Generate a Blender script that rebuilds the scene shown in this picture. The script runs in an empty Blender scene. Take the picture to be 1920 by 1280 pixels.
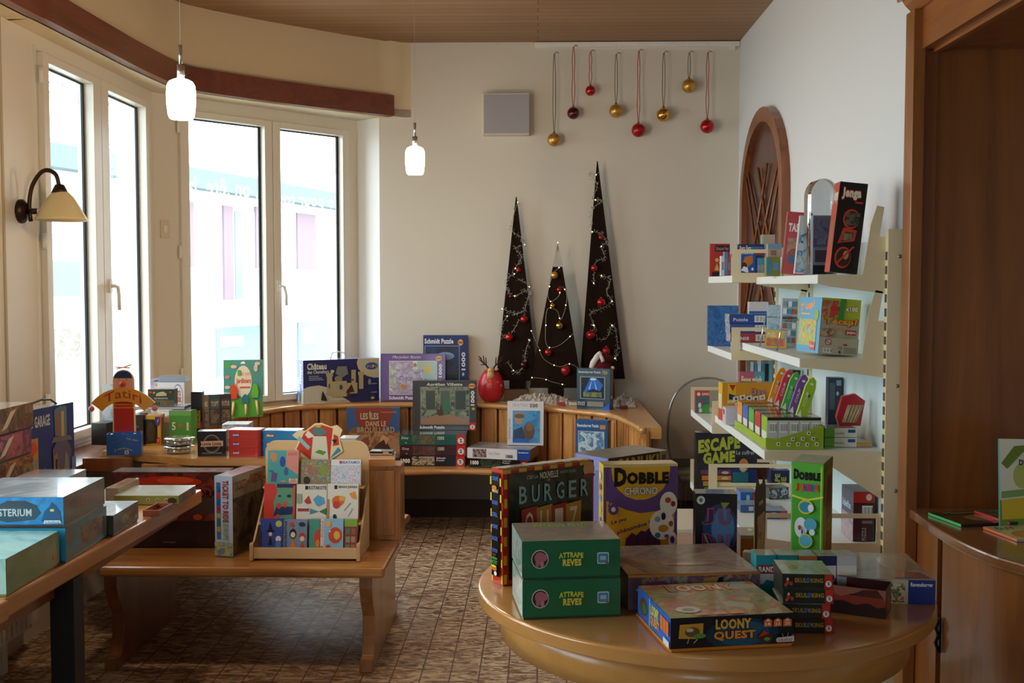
import bpy, math, random
from mathutils import Vector, Matrix
random.seed(7)
sc = bpy.context.scene
COL = sc.collection
R = math.radians
# ------------------------------------------------------------------ camera
F = 2050.0; CH = 1.5
PITCH = math.atan(104 / F); YAW = math.atan(48 / F)
cam_d = bpy.data.cameras.new('camera'); cam = bpy.data.objects.new('camera', cam_d); COL.objects.link(cam)
cam_d.lens = 36 * F / 1920; cam_d.sensor_width = 36; cam_d.clip_start = .05
cam.location = (0, 0, CH); cam.rotation_euler = (R(90) - PITCH, 0, YAW)
sc.camera = cam
sc.view_settings.view_transform = 'Standard'; sc.view_settings.look = 'None'
sc.view_settings.gamma = 1; sc.view_settings.use_curve_mapping = False
sc.view_settings.exposure = 0.72
# ------------------------------------------------------------------ daylight
w = bpy.data.worlds.new('sky'); sc.world = w; w.use_nodes = True
nt = w.node_tree; nt.nodes.clear()
wo = nt.nodes.new('ShaderNodeOutputWorld'); bg = nt.nodes.new('ShaderNodeBackground')
sk = nt.nodes.new('ShaderNodeTexSky'); sk.sky_type = 'HOSEK_WILKIE'; sk.turbidity = 8; sk.ground_albedo = .5
sk.sun_direction = Vector((.3, -.5, .8)).normalized()
mx = nt.nodes.new('ShaderNodeMixRGB'); mx.inputs[0].default_value = .85
mx.inputs[2].default_value = (.86, .94, 1.0, 1)
nt.links.new(sk.outputs[0], mx.inputs[1]); nt.links.new(mx.outputs[0], bg.inputs[0])
bg.inputs[1].default_value = 5.0
nt.links.new(bg.outputs[0], wo.inputs[0])
sc.cycles.max_bounces = 8; sc.cycles.transparent_max_bounces = 12
sc.cycles.sample_clamp_indirect = 6; sc.cycles.caustics_reflective = False; sc.cycles.caustics_refractive = False
sc.cycles.use_denoising = True

def portal(loc, rot, sx, sy):
    l = bpy.data.lights.new('window_daylight', 'AREA'); l.shape = 'RECTANGLE'; l.size = sx; l.size_y = sy
    l.cycles.is_portal = True
    o = bpy.data.objects.new('window_daylight', l); COL.objects.link(o); o.location = loc; o.rotation_euler = rot
portal((-2.3, 5.4, 1.65), (0, R(-90), 0), 1.8, 1.4)
portal((-1.75, 6.85, 1.65), (R(90), 0, R(-132 + 180)), 1.25, 1.8)
portal((-2.3, 2.5, 1.65), (0, R(-90), 0), 1.8, 2.6)
portal((-.7, -3.6, 1.6), (R(-90), 0, 0), 1.5, 1.4)

# ------------------------------------------------------------------ pixel <-> place
_F = Vector((-math.sin(YAW) * math.cos(PITCH), math.cos(YAW) * math.cos(PITCH), -math.sin(PITCH)))
_Rt = Vector((math.cos(YAW), math.sin(YAW), 0)); _U = _Rt.cross(_F)
def ray(px, py): return _F * F + _Rt * (px - 960) - _U * (py - 640)
def at_z(px, py, z):
    r = ray(px, py); return Vector((0, 0, CH)) + r * ((z - CH) / r.z)
def at_y(px, py, y):
    r = ray(px, py); return Vector((0, 0, CH)) + r * (y / r.y)
def at_x(px, py, x):
    r = ray(px, py); return Vector((0, 0, CH)) + r * (x / r.x)

# ------------------------------------------------------------------ materials
_m = {}
def lin(h):
    h = h.lstrip('#'); c = [int(h[i:i + 2], 16) / 255 for i in (0, 2, 4)]
    return tuple(((x / 12.92) if x <= .04045 else ((x + .055) / 1.055) ** 2.4) for x in c) + (1,)
def newmat(name):
    m = bpy.data.materials.new(name); m.use_nodes = True; n = m.node_tree
    return m, n, n.nodes['Principled BSDF']
def P(hexc, rough=.45, metal=0, coat=0, em=0, bump=0):
    k = (hexc, rough, metal, coat, em, bump)
    if k in _m: return _m[k]
    m, n, b = newmat('paint_' + hexc.strip('#'))
    b.inputs['Base Color'].default_value = lin(hexc); b.inputs['Roughness'].default_value = rough
    b.inputs['Metallic'].default_value = metal; b.inputs['Coat Weight'].default_value = coat
    b.inputs['Coat Roughness'].default_value = .06; b.inputs['Specular IOR Level'].default_value = .35
    if em:
        b.inputs['Emission Color'].default_value = lin(hexc); b.inputs['Emission Strength'].default_value = em
    if bump:
        tc = n.nodes.new('ShaderNodeTexCoord'); t = n.nodes.new('ShaderNodeTexNoise'); t.inputs['Scale'].default_value = 120
        t.inputs['Detail'].default_value = 4
        bp = n.nodes.new('ShaderNodeBump'); bp.inputs['Strength'].default_value = bump; bp.inputs['Distance'].default_value = .004
        n.links.new(tc.outputs['Object'], t.inputs[0]); n.links.new(t.outputs[0], bp.inputs['Height']); n.links.new(bp.outputs[0], b.inputs['Normal'])
    _m[k] = m; return m
def wood(c1, c2, axis='x', rough=.3, scale=1.0, coat=.3, key=''):
    k = ('wood', c1, c2, axis, rough, scale, coat, key)
    if k in _m: return _m[k]
    m, n, b = newmat('wood_' + c1.strip('#'))
    tc = n.nodes.new('ShaderNodeTexCoord'); mp = n.nodes.new('ShaderNodeMapping')
    s = {'x': (1.2, 14, 14), 'y': (14, 1.2, 14), 'z': (14, 14, 1.2)}[axis]
    mp.inputs['Scale'].default_value = tuple(v * scale for v in s)
    t = n.nodes.new('ShaderNodeTexNoise'); t.inputs['Scale'].default_value = 1; t.inputs['Detail'].default_value = 5
    t.inputs['Roughness'].default_value = .65; t.inputs['Distortion'].default_value = .8
    cr = n.nodes.new('ShaderNodeValToRGB'); e = cr.color_ramp.elements
    e[0].position = .3; e[0].color = lin(c2); e[1].position = .68; e[1].color = lin(c1)
    n.links.new(tc.outputs['Object'], mp.inputs[0]); n.links.new(mp.outputs[0], t.inputs[0])
    n.links.new(t.outputs[0], cr.inputs[0]); n.links.new(cr.outputs[0], b.inputs['Base Color'])
    b.inputs['Roughness'].default_value = rough; b.inputs['Coat Weight'].default_value = coat; b.inputs['Coat Roughness'].default_value = .12
    _m[k] = m; return m
def art(cols, scale=14, rough=.3, coat=.4, dist=1.0, stretch=(1, 1, 1), key=''):
    """printed picture: patches of several inks"""
    k = ('art', tuple(cols), scale, rough, coat, dist, stretch, key)
    if k in _m: return _m[k]
    m, n, b = newmat('print')
    tc = n.nodes.new('ShaderNodeTexCoord'); mp = n.nodes.new('ShaderNodeMapping')
    mp.inputs['Scale'].default_value = stretch; mp.inputs['Location'].default_value = (random.random() * 9, random.random() * 9, random.random() * 9)
    t = n.nodes.new('ShaderNodeTexNoise'); t.inputs['Scale'].default_value = scale; t.inputs['Detail'].default_value = 3.5
    t.inputs['Distortion'].default_value = dist; t.inputs['Roughness'].default_value = .6
    cr = n.nodes.new('ShaderNodeValToRGB'); cr.color_ramp.interpolation = 'EASE'; e = cr.color_ramp.elements
    N = len(cols)
    while len(e) < N: e.new(.5)
    for i, c in enumerate(cols):
        e[i].position = .28 + .44 * i / max(1, N - 1); e[i].color = lin(c)
    n.links.new(tc.outputs['Object'], mp.inputs[0]); n.links.new(mp.outputs[0], t.inputs[0])
    n.links.new(t.outputs[0], cr.inputs[0]); n.links.new(cr.outputs[0], b.inputs['Base Color'])
    b.inputs['Roughness'].default_value = rough; b.inputs['Coat Weight'].default_value = coat; b.inputs['Coat Roughness'].default_value = .05
    _m[k] = m; return m
def glass(tint='#ffffff', refl=.12, rough=0.0, key=''):
    k = ('glass', tint, refl, rough, key)
    if k in _m: return _m[k]
    m, n, b = newmat('clear_glass'); n.nodes.remove(b)
    o = n.nodes['Material Output']
    tr = n.nodes.new('ShaderNodeBsdfTransparent'); tr.inputs[0].default_value = lin(tint)
    gl = n.nodes.new('ShaderNodeBsdfGlossy'); gl.inputs['Roughness'].default_value = rough
    fr = n.nodes.new('ShaderNodeLayerWeight'); fr.inputs[0].default_value = refl
    ms = n.nodes.new('ShaderNodeMixShader')
    n.links.new(fr.outputs['Fresnel'], ms.inputs[0]); n.links.new(tr.outputs[0], ms.inputs[1]); n.links.new(gl.outputs[0], ms.inputs[2])
    n.links.new(ms.outputs[0], o.inputs[0]); _m[k] = m; return m

# ------------------------------------------------------------------ mesh builder
class MB:
    def __init__(s): s.v = []; s.f = []; s.mi = []; s.mats = []; s.sm = []
    def mat(s, m):
        if m not in s.mats: s.mats.append(m)
        return s.mats.index(m)
    def add(s, vs, fs, m, smooth=False):
        o = len(s.v); i = s.mat(m); s.v += [tuple(x) for x in vs]
        for f in fs: s.f.append([o + j for j in f]); s.mi.append(i); s.sm.append(smooth)
        return s
    def box(s, x0, x1, y0, y1, z0, z1, m, M=None):
        vs = [Vector(p) for p in ((x0, y0, z0), (x1, y0, z0), (x1, y1, z0), (x0, y1, z0), (x0, y0, z1), (x1, y0, z1), (x1, y1, z1), (x0, y1, z1))]
        if M: vs = [M @ p for p in vs]
        return s.add(vs, [(3, 2, 1, 0), (4, 5, 6, 7), (0, 1, 5, 4), (1, 2, 6, 5), (2, 3, 7, 6), (3, 0, 4, 7)], m)
    def prism(s, pts, a, b, m, axis='z', smooth=False):
        """2D outline extruded from a to b along axis"""
        def T(p, h):
            return {'z': (p[0], p[1], h), 'x': (h, p[0], p[1]), 'y': (p[0], h, p[1])}[axis]
        n = len(pts); vs = [T(p, a) for p in pts] + [T(p, b) for p in pts]
        s.add(vs, [list(range(n))[::-1], list(range(n, 2 * n))], m)
        o = len(s.v) - 2 * n
        i = s.mat(m)
        for k in range(n):
            s.f.append([o + k, o + (k + 1) % n, o + n + (k + 1) % n, o + n + k]); s.mi.append(i); s.sm.append(smooth)
        return s
    def lathe(s, prof, m, n=24, c=(0, 0, 0), M=None):
        vs = []; fs = []
        for r, z in prof:
            for k in range(n):
                a = 2 * math.pi * k / n; p = Vector((c[0] + r * math.cos(a), c[1] + r * math.sin(a), c[2] + z))
                vs.append(M @ p if M else p)
        for j in range(len(prof) - 1):
            for k in range(n): fs.append((j * n + k, j * n + (k + 1) % n, (j + 1) * n + (k + 1) % n, (j + 1) * n + k))
        return s.add(vs, fs, m, True)
    def sphere(s, c, r, m, n=16, sz=1):
        return s.lathe([(max(1e-4, r * math.sin(math.pi * i / (n // 2 + 2))), -sz * r * math.cos(math.pi * i / (n // 2 + 2))) for i in range(n // 2 + 3)], m, n, c)
    def tube(s, pts, r, m, n=8, rs=None, close=False):
        pts = [Vector(p) for p in pts]; vs = []; fs = []
        up = None
        for i, p in enumerate(pts):
            d = (pts[min(i + 1, len(pts) - 1)] - pts[max(i - 1, 0)]).normalized()
            if up is None: up = Vector((0, 0, 1)) if abs(d.z) < .9 else Vector((1, 0, 0))
            a = d.cross(up).normalized(); b = a.cross(d).normalized(); up = b
            q = rs[i] if rs else r
            for k in range(n):
                t = 2 * math.pi * k / n; vs.append(p + a * (q * math.cos(t)) + b * (q * math.sin(t)))
        for i in range(len(pts) - 1):
            for k in range(n): fs.append((i * n + k, i * n + (k + 1) % n, (i + 1) * n + (k + 1) % n, (i + 1) * n + k))
        if not close:
            fs.append(tuple(range(n))[::-1]); fs.append(tuple((len(pts) - 1) * n + k for k in range(n)))
        return s.add(vs, fs, m, True)
    def build(s, name, parent=None, loc=(0, 0, 0), rz=0, bevel=0):
        me = bpy.data.meshes.new(name); me.from_pydata(s.v, [], s.f)
        for m in s.mats: me.materials.append(m)
        me.polygons.foreach_set('material_index', s.mi); me.polygons.foreach_set('use_smooth', s.sm); me.update()
        o = bpy.data.objects.new(name, me); COL.objects.link(o); o.location = loc; o.rotation_euler = (0, 0, rz)
        if parent: o.parent = parent
        if bevel:
            b = o.modifiers.new('bevel', 'BEVEL'); b.width = bevel; b.segments = 2; b.limit_method = 'ANGLE'; b.angle_limit = R(40)
        return o
def tag(o, label, cat, group=None, kind=None):
    o['label'] = label; o['category'] = cat
    if group: o['group'] = group
    if kind: o['kind'] = kind
    return o
def struct(o): o['kind'] = 'structure'; return o
def thing(name, label, cat, loc=(0, 0, 0), rz=0, group=None):
    o = bpy.data.objects.new(name, None); COL.objects.link(o); o.empty_display_size = .05
    o.location = loc; o.rotation_euler = (0, 0, rz); return tag(o, label, cat, group)
def copy_tree(o, parent=None):
    c = o.copy(); COL.objects.link(c)
    if parent: c.parent = parent
    for ch in list(o.children): copy_tree(ch, c)
    return c
def spline(pts, n=8):
    P_ = [Vector(p) for p in pts]; out = []
    for i in range(len(P_) - 1):
        p0 = P_[max(0, i - 1)]; p1 = P_[i]; p2 = P_[i + 1]; p3 = P_[min(len(P_) - 1, i + 2)]
        for k in range(n):
            t = k / n
            out.append(.5 * ((2 * p1) + (p2 - p0) * t + (2 * p0 - 5 * p1 + 4 * p2 - p3) * t * t + (3 * p1 - p0 - 3 * p2 + p3) * t ** 3))
    out.append(P_[-1]); return out
def rrect(x0, y0, x1, y1, r, n=4):
    out = []
    for cx, cy, a0 in ((x1 - r, y0 + r, -90), (x1 - r, y1 - r, 0), (x0 + r, y1 - r, 90), (x0 + r, y0 + r, 180)):
        for k in range(n + 1):
            a = R(a0 + 90 * k / n); out.append((cx + r * math.cos(a), cy + r * math.sin(a)))
    return out
# ------------------------------------------------------------------ print on faces
_tx = {}
def text_mesh(s, bold=0.0, shear=0.0):
    k = (s, bold, shear)
    if k in _tx: return _tx[k]
    c = bpy.data.curves.new('lettering', 'FONT'); c.body = s; c.offset = bold; c.shear = shear; c.resolution_u = 2; c.fill_mode = 'FRONT'
    c.space_character = 1.0 + bold * 2
    o = bpy.data.objects.new('lettering', c); COL.objects.link(o)
    dg = bpy.context.evaluated_depsgraph_get(); me = bpy.data.meshes.new_from_object(o.evaluated_get(dg))
    vs = [(v.co.x, v.co.y) for v in me.vertices]; fs = [tuple(p.vertices) for p in me.polygons]
    bpy.data.objects.remove(o); bpy.data.curves.remove(c); bpy.data.meshes.remove(me)
    if not vs: vs = [(0, 0), (1, 1)]
    x0 = min(v[0] for v in vs); x1 = max(v[0] for v in vs); y0 = min(v[1] for v in vs); y1 = max(v[1] for v in vs)
    vs = [((v[0] - x0) / (x1 - x0), (v[1] - y0) / (y1 - y0)) for v in vs]
    _tx[k] = (vs, fs); return _tx[k]
def draw(mb, O, U, V, w, h, ops, eps=.0004, coat=.4, rough=.3):
    """ops in unit face coordinates: r rect, e ellipse, p polygon, a art patch, t text, l line, bar barcode"""
    O = Vector(O); U = Vector(U).normalized(); V = Vector(V).normalized(); N = U.cross(V)
    def mk(c):
        if isinstance(c, (list, tuple)): return art(list(c[0]) if isinstance(c[0], (list, tuple)) else list(c), *(c[1:] if isinstance(c[0], (list, tuple)) else ()))
        return P(c, rough, 0, coat)
    def clip(pts):
        for ax, lim, sg in ((0, 0, 1), (0, 1, -1), (1, 0, 1), (1, 1, -1)):
            out = []
            for i in range(len(pts)):
                a, b = pts[i - 1], pts[i]; da, db = sg * (a[ax] - lim), sg * (b[ax] - lim)
                if (da < 0) != (db < 0):
                    q = da / (da - db); out.append((a[0] + (b[0] - a[0]) * q, a[1] + (b[1] - a[1]) * q))
                if db >= 0: out.append(b)
            pts = out
            if len(pts) < 3: return None
        return pts
    def poly(pts, c, T):
        pts = clip(pts)
        if pts: mb.add([T(u, v) for u, v in pts], [tuple(range(len(pts)))], mk(c))
    for i, op in enumerate(ops):
        e = N * (eps * (i + 1)); k = op[0]
        def T(u, v): return O + U * (u * w) + V * (v * h) + e
        if k == 'r' or k == 'a':
            x0, y0, x1, y1, c = op[1:6]; poly([(x0, y0), (x1, y0), (x1, y1), (x0, y1)], c, T)
        elif k == 'e':
            cx, cy, rx, ry, c = op[1:6]
            poly([(cx + rx * math.cos(a * math.pi / 9), cy + ry * math.sin(a * math.pi / 9)) for a in range(18)], c, T)
        elif k == 'o':   # circle, radius as fraction of height
            cx, cy, r, c = op[1:5]
            mb.add([T(cx + r * h / w * math.cos(a * math.pi / 10), cy + r * math.sin(a * math.pi / 10)) for a in range(20)], [tuple(range(20))], mk(c))
        elif k == 'p':
            poly(op[1], op[2], T)
        elif k == 'l':
            x0, y0, x1, y1, t, c = op[1:7]; a = Vector((x0 * w, y0 * h)); b = Vector((x1 * w, y1 * h)); d = (b - a).normalized(); q = Vector((-d.y, d.x)) * t * h / 2
            mb.add([O + U * p.x + V * p.y + e for p in (a - q, b - q, b + q, a + q)], [(0, 1, 2, 3)], mk(c))
        elif k == 't':
            s, x0, y0, x1, y1, c = op[1:7]; opt = op[7] if len(op) > 7 else {}
            vs, fs = text_mesh(s, opt.get('b', 0), opt.get('sh', 0)); rot = opt.get('rot', 0); tilt = opt.get('tilt', 0)
            out = []
            for a, b in vs:
                if opt.get('mir'): a = 1 - a
                if rot == 90: a, b = 1 - b, a
                elif rot == -90: a, b = b, 1 - a
                arc = opt.get('arc', 0)
                u = x0 + a * (x1 - x0); v = y0 + b * (y1 - y0) + arc * (1 - (2 * a - 1) ** 2) + tilt * (a - .5)
                out.append(T(u, v))
            if opt.get('mir'): fs = [f[::-1] for f in fs]
            mb.add(out, fs, mk(c))
        elif k == 'bar':
            x0, y0, x1, y1 = op[1:5]; mb.add([T(x0, y0), T(x1, y0), T(x1, y1), T(x0, y1)], [(0, 1, 2, 3)], mk('#f2f2ee'))
            nn = 9
            for j in range(nn):
                a = x0 + (x1 - x0) * (j + .35) / nn; b = a + (x1 - x0) * (.25 + .3 * ((j * 7) % 3) / 2) / nn
                e2 = e + N * eps * .5; y2 = y0 + (y1 - y0) * .12; y3 = y1 - (y1 - y0) * .1
                mb.add([O + U * (u * w) + V * (v * h) + e2 for u, v in ((a, y2), (b, y2), (b, y3), (a, y3))], [(0, 1, 2, 3)], mk('#222222'))
# ================================================================== ROOM
ZC = 3.05; XL = -2.15; YB = 7.05; XR = 1.28; ZS = 2.577; ZL = .77; ZSEAT = .42
m_wall = P('#d9d2c4', .85, bump=.15); m_wallr = P('#dfe3e6', .85, bump=.15); m_grey = P('#85837c', .8)
m_pvc = P('#e2dccd', .35, 0, .2); m_white = P('#ecebe6', .4)
m_oak = wood('#bd7c40', '#8f5526', 'x'); m_oakd = wood('#8a4d22', '#5f3014', 'y')
# floor
m, n, b = newmat('floor_tiles'); 
tc = n.nodes.new('ShaderNodeTexCoord'); br = n.nodes.new('ShaderNodeTexBrick')
br.offset = 0.5; br.inputs['Scale'].default_value = 1; br.inputs['Brick Width'].default_value = .19; br.inputs['Row Height'].default_value = .112
br.inputs['Mortar Size'].default_value = .0035; br.inputs['Mortar Smooth'].default_value = .4; br.inputs['Bias'].default_value = 0
br.offset = .35
mp = n.nodes.new('ShaderNodeMapping'); mp.inputs['Rotation'].default_value = (0, 0, R(90))
nz = n.nodes.new('ShaderNodeTexNoise'); nz.inputs['Scale'].default_value = 10; nz.inputs['Detail'].default_value = 6; nz.inputs['Distortion'].default_value = 2.2; nz.inputs['Roughness'].default_value = .62
m2 = n.nodes.new('ShaderNodeMapping'); m2.inputs['Scale'].default_value = (1, 2.4, 1)
cr = n.nodes.new('ShaderNodeValToRGB'); e = cr.color_ramp.elements; e[0].position = .36; e[0].color = lin('#6e5040'); e[1].position = .62; e[1].color = lin('#e0cdb0')
x = e.new(.45); x.color = lin('#8c6a50'); x = e.new(.53); x.color = lin('#c4aa8c')
mx = n.nodes.new('ShaderNodeMixRGB'); mx.inputs[2].default_value = lin('#674b38')
n.links.new(tc.outputs['Object'], mp.inputs[0]); n.links.new(mp.outputs[0], br.inputs[0]); n.links.new(tc.outputs['Object'], m2.inputs[0]); n.links.new(m2.outputs[0], nz.inputs[0])
n.links.new(nz.outputs[0], cr.inputs[0]); n.links.new(cr.outputs[0], mx.inputs[1]); n.links.new(br.outputs['Fac'], mx.inputs[0]); n.links.new(mx.outputs[0], b.inputs['Base Color'])
b.inputs['Roughness'].default_value = .38
bp = n.nodes.new('ShaderNodeBump'); bp.inputs['Strength'].default_value = .25; bp.inputs['Distance'].default_value = .004; n.links.new(nz.outputs[0], bp.inputs['Height']); n.links.new(bp.outputs[0], b.inputs['Normal'])
m_floor = m
struct(MB().box(-2.4, 4.2, -3.7, 7.6, -.1, 0, m_floor).build('floor'))
# ceiling of narrow boards
m, n, b = newmat('ceiling_boards'); tc = n.nodes.new('ShaderNodeTexCoord'); br = n.nodes.new('ShaderNodeTexBrick')
br.inputs['Scale'].default_value = 1; br.inputs['Brick Width'].default_value = 4; br.inputs['Row Height'].default_value = .085; br.inputs['Mortar Size'].default_value = .003
br.inputs['Color1'].default_value = lin('#a07a58'); br.inputs['Color2'].default_value = lin('#936d4b'); br.inputs['Mortar'].default_value = lin('#5e4029')
n.links.new(tc.outputs['Object'], br.inputs[0]); n.links.new(br.outputs[0], b.inputs['Base Color']); b.inputs['Roughness'].default_value = .5
struct(MB().box(-2.4, 4.2, -3.7, 7.6, ZC, ZC + .1, m).build('ceiling'))
# right wall with cabinet recess (wall plane stops at the cabinet)
struct(MB().box(XR, XR + .2, 3.72, YB + .2, 0, ZC, m_wallr).box(XR + .01, 4.2, 3.73, 3.9, 0, ZC, m_wallr).box(XR + .02, 4.2, 1.0, 3.72, 2.62, ZC, m_wallr).build('wall_right'))
struct(MB().box(3.4, 3.6, -3.7, 3.74, 0, ZC, m_wallr).build('wall_right_rear'))
# back wall
struct(MB().box(-1.018, XR, YB, YB + .3, 0, ZC, m_wall).box(-1.018, XR, YB - .006, YB, 0, .385, m_grey).build('wall_back'))
struct(MB().box(-1.0, XR, YB - .02, YB - .006, 0, .115, P('#3a281d', .5)).build('baseboard_back'))
# wall behind the camera with a wide shop window
mb = MB().box(-2.35, -1.5, -3.7, -3.5, 0, ZC, m_wall).box(.1, 3.6, -3.7, -3.5, 0, ZC, m_wall).box(-1.5, .1, -3.7, -3.5, 0, .9, m_wall).box(-1.5, .1, -3.7, -3.5, 2.3, ZC, m_wall)
struct(mb.build('wall_front'))
# ------- curved beam / soffit
beam_pts = [(-2.0, -3.5), (-2.0, 3.5), (-1.985, 4.5), (-1.975, 5.1), (-1.965, 5.5)]
beam_pts += [tuple(at_z(x, y, 2.705)[:2]) for x, y in ((342, 119), (390, 130), (436, 137.5), (500, 147.5), (561, 156), (650, 168), (739, 179))]
bc = [Vector(p) for p in spline(beam_pts, 6)]
def offs(curve, d):
    out = []
    for i, p in enumerate(curve):
        t = (curve[min(i + 1, len(curve) - 1)] - curve[max(i - 1, 0)]).normalized()
        out.append(p + Vector((-t.y, t.x)) * d)
    return out
bo = offs(bc, .06)
m_beam = wood('#7d4228', '#5f2d19', 'y', .35)
mb = MB()
def ribbon(mb, a, b, z0, z1, m, smooth=True):
    n_ = len(a)
    vs = [(p.x, p.y, z0) for p in a] + [(p.x, p.y, z1) for p in a] + [(p.x, p.y, z0) for p in b] + [(p.x, p.y, z1) for p in b]
    A, B, C, D = 0, n_, 2 * n_, 3 * n_
    f1 = []; f2 = []
    for i in range(n_ - 1):
        f1 += [(A + i, A + i + 1, B + i + 1, B + i)]; f2 += [(B + i, B + i + 1, D + i + 1, D + i), (D + i, D + i + 1, C + i + 1, C + i), (A + i + 1, A + i, C + i, C + i + 1)]
    f2 += [(A, B, D, C), (A + n_ - 1, C + n_ - 1, D + n_ - 1, B + n_ - 1)]
    # separate vertices so the edges stay crisp
    mb.add(vs, f1, m, smooth); mb.add(vs, f2, m)
ribbon(mb, bc, bo, ZS, 2.705, m_beam); struct(mb.build('trim_beam'))
# upper curved wall
up = offs(bc, .05); i0 = len(up)
up = up[:-1] + [Vector((-.93, 6.985)), Vector((-.87, 7.04)), Vector((-.8, 7.052))]
up2 = offs(up, .12)
mb = MB(); ribbon(mb, up, up2, ZS, ZC, P('#dccba8', .85, bump=.15)); struct(mb.build('wall_bay'))
# soffit above the windows
WA = Vector((XL, 6.10)); WB = Vector((-2.05, 6.24)); WC = Vector((-1.186, 7.19)); WD = Vector((-1.018, 7.05))
mb = MB(); ribbon(mb, up, offs(up, .42), ZS + .001, ZS + .05, m_wall); struct(mb.build('ceiling_soffit'))
# left wall pieces
mb = MB()
mb.box(XL - .2, XL, -3.5, 4.68, 0, .76, m_wall).box(XL - .2, XL, 4.68, 6.12, 0, .755, m_wall)
for a, b_ in ((-3.5, 1.2), (3.8, 4.66)): mb.box(XL - .2, XL, a, b_, .76, ZS, m_pvc)
for a, b_ in ((1.2, 3.8),): mb.box(XL - .2, XL, a, b_, 2.525, ZS, m_pvc)
mb.box(XL - .2, XL, 4.66, 6.11, 2.53, ZS + .02, m_pvc)
struct(mb.build('wall_left'))
dW = (WC - WB).normalized(); nW = Vector((-dW.y, dW.x))
mb = MB()
q = [WB, WC, WC + nW * .2, WB + nW * .2]
mb.prism([tuple(p) for p in q], 0, .755, m_wall).prism([tuple(p) for p in q], 2.53, ZS + .02, m_pvc)
mb.prism([tuple(p) for p in (WA, WB, WB + nW * .2, Vector((XL - .2, 6.1)))], 0, ZS + .02, m_pvc)
mb.prism([tuple(p) for p in (WC, WD, Vector((-1.018, 7.3)), WC + nW * .2)], 0, ZS + .02, m_white)
struct(mb.build('wall_window_bay'))
# vertical seams of the panelling
mb = MB(); mb.box(XL, XL + .006, 4.36, 4.375, .76, ZS, P('#b5a88e', .6)); struct(mb.build('trim_seam'))
# ------- windows
m_glass = glass('#f6fbfb', .04); m_seal = P('#20242a', .5); m_alu = P('#b9c4cc', .3, .3)
m_vinyl, n, b = newmat('white_vinyl'); tl = n.nodes.new('ShaderNodeBsdfTranslucent'); n.links.new(tl.outputs[0], n.nodes['Material Output'].inputs[0])
def window(nm, A, B, zb, zt, panes, handle_at=None, writing=None, hinges=True):
    """A,B: frame ends on the inside face, seen left to right from the room; panes: (x0,x1) clear glass along A->B"""
    d = (B - A); L = d.length; d.normalize(); ang = math.atan2(d.y, d.x)
    e = bpy.data.objects.new(nm, None); COL.objects.link(e); e.location = (A.x, A.y, 0); e.rotation_euler = (0, 0, ang); e['kind'] = 'structure'
    gb, gt = zb + .07, zt - .065
    mid = (panes[0][1] + panes[1][0]) / 2
    mb = MB(); D = .07
    mb.box(0, L, 0, D, zb, zb + .03, m_pvc).box(0, L, 0, D, zt - .025, zt, m_pvc).box(0, panes[0][0] - .055, 0, D, zb + .03, zt - .025, m_pvc).box(panes[1][1] + .055, L, 0, D, zb + .03, zt - .025, m_pvc)
    mb.build('window_frame', e)
    ss = [(panes[0][0] - .053, mid - .002, panes[0]), (mid + .002, panes[1][1] + .053, panes[1])]
    for k, (a, b_, (g0, g1)) in enumerate(ss):
        s = MB(); z0, z1 = zb + .032, zt - .027; f0 = -.028; f1 = .055
        s.box(a, g0, f0, f1, z0, z1, m_pvc).box(g1, b_, f0, f1, z0, z1, m_pvc).box(g0, g1, f0, f1, z0, gb, m_pvc).box(g0, g1, f0, f1, gt, z1, m_pvc)
        # inner rebate and black seal around the glass
        s.box(g0, g0 + .004, .024, .03, gb, gt, m_seal).box(g1 - .016, g1, .018, .03, gb, gt, m_seal).box(g0, g1, .022, .03, gt - .008, gt, m_seal).box(g0, g1, .022, .03, gb, gb + .006, m_seal)
        so = s.build('window_sash', e, bevel=.004)
        g = MB(); g.box(g0, g1, .031, .035, gb, gt, m_glass); go = g.build('pane', so)
        if writing and writing[k]:
            wm = MB(); draw(wm, (g0, .030, writing[k][1]), (1, 0, 0), (0, 0, 1), g1 - g0, writing[k][2], [('t', writing[k][0], .03, .1, .97, .9, '#f4f6f6', {'mir': 1, 'tilt': 0, 'b': .01})]); wm.mats = [m_vinyl]; wm.build('pane_lettering', so)
    if handle_at:
        h = MB(); hx, hz = handle_at
        h.box(hx - .014, hx + .014, -.036, -.026, hz - .035, hz + .035, m_white); h.tube([(hx, -.025, hz), (hx, -.055, hz), (hx + .02, -.06, hz - .005), (hx + .032, -.06, hz - .05), (hx + .034, -.06, hz - .12)], .009, m_white)
        h.build('window_handle', e)
    if hinges:
        for hz in (zt - .16, 1.66, zb + .2):
            MB().lathe([(0.001, 0), (.009, 0), (.009, .07), (.001, .07)], m_white, 10, (-.0 + panes[0][0] - .06, -.02, hz)).build('hinge', e)
    return e
def tpar(px, A, d):  # distance along A->d where image column px falls
    r = ray(px, 560); k = r.x / r.y
    return (k * A.y - A.x) / (d.x - k * d.y)
A1 = Vector((XL, 4.68)); B1 = Vector((XL, 6.10)); d1 = Vector((0, 1))
window('window_1', A1, B1, .76, 2.53, [(tpar(89, A1, d1), tpar(172, A1, d1)), (tpar(200, A1, d1), tpar(270, A1, d1))], (tpar(199, A1, d1) - .02, 1.5))
window('window_2', WB, WC, .76, 2.53, [(tpar(354, WB, dW), tpar(495, WB, dW)), (tpar(524, WB, dW), tpar(640, WB, dW))], (tpar(518, WB, dW), 1.5),
       writing=[('. on .ête .la', 2.02, .13), ("'o pour tou", 1.97, .13)])
w1 = [o for o in COL.objects if o.name == 'window_1'][0]; w2 = [o for o in COL.objects if o.name == 'window_2'][0]
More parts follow.
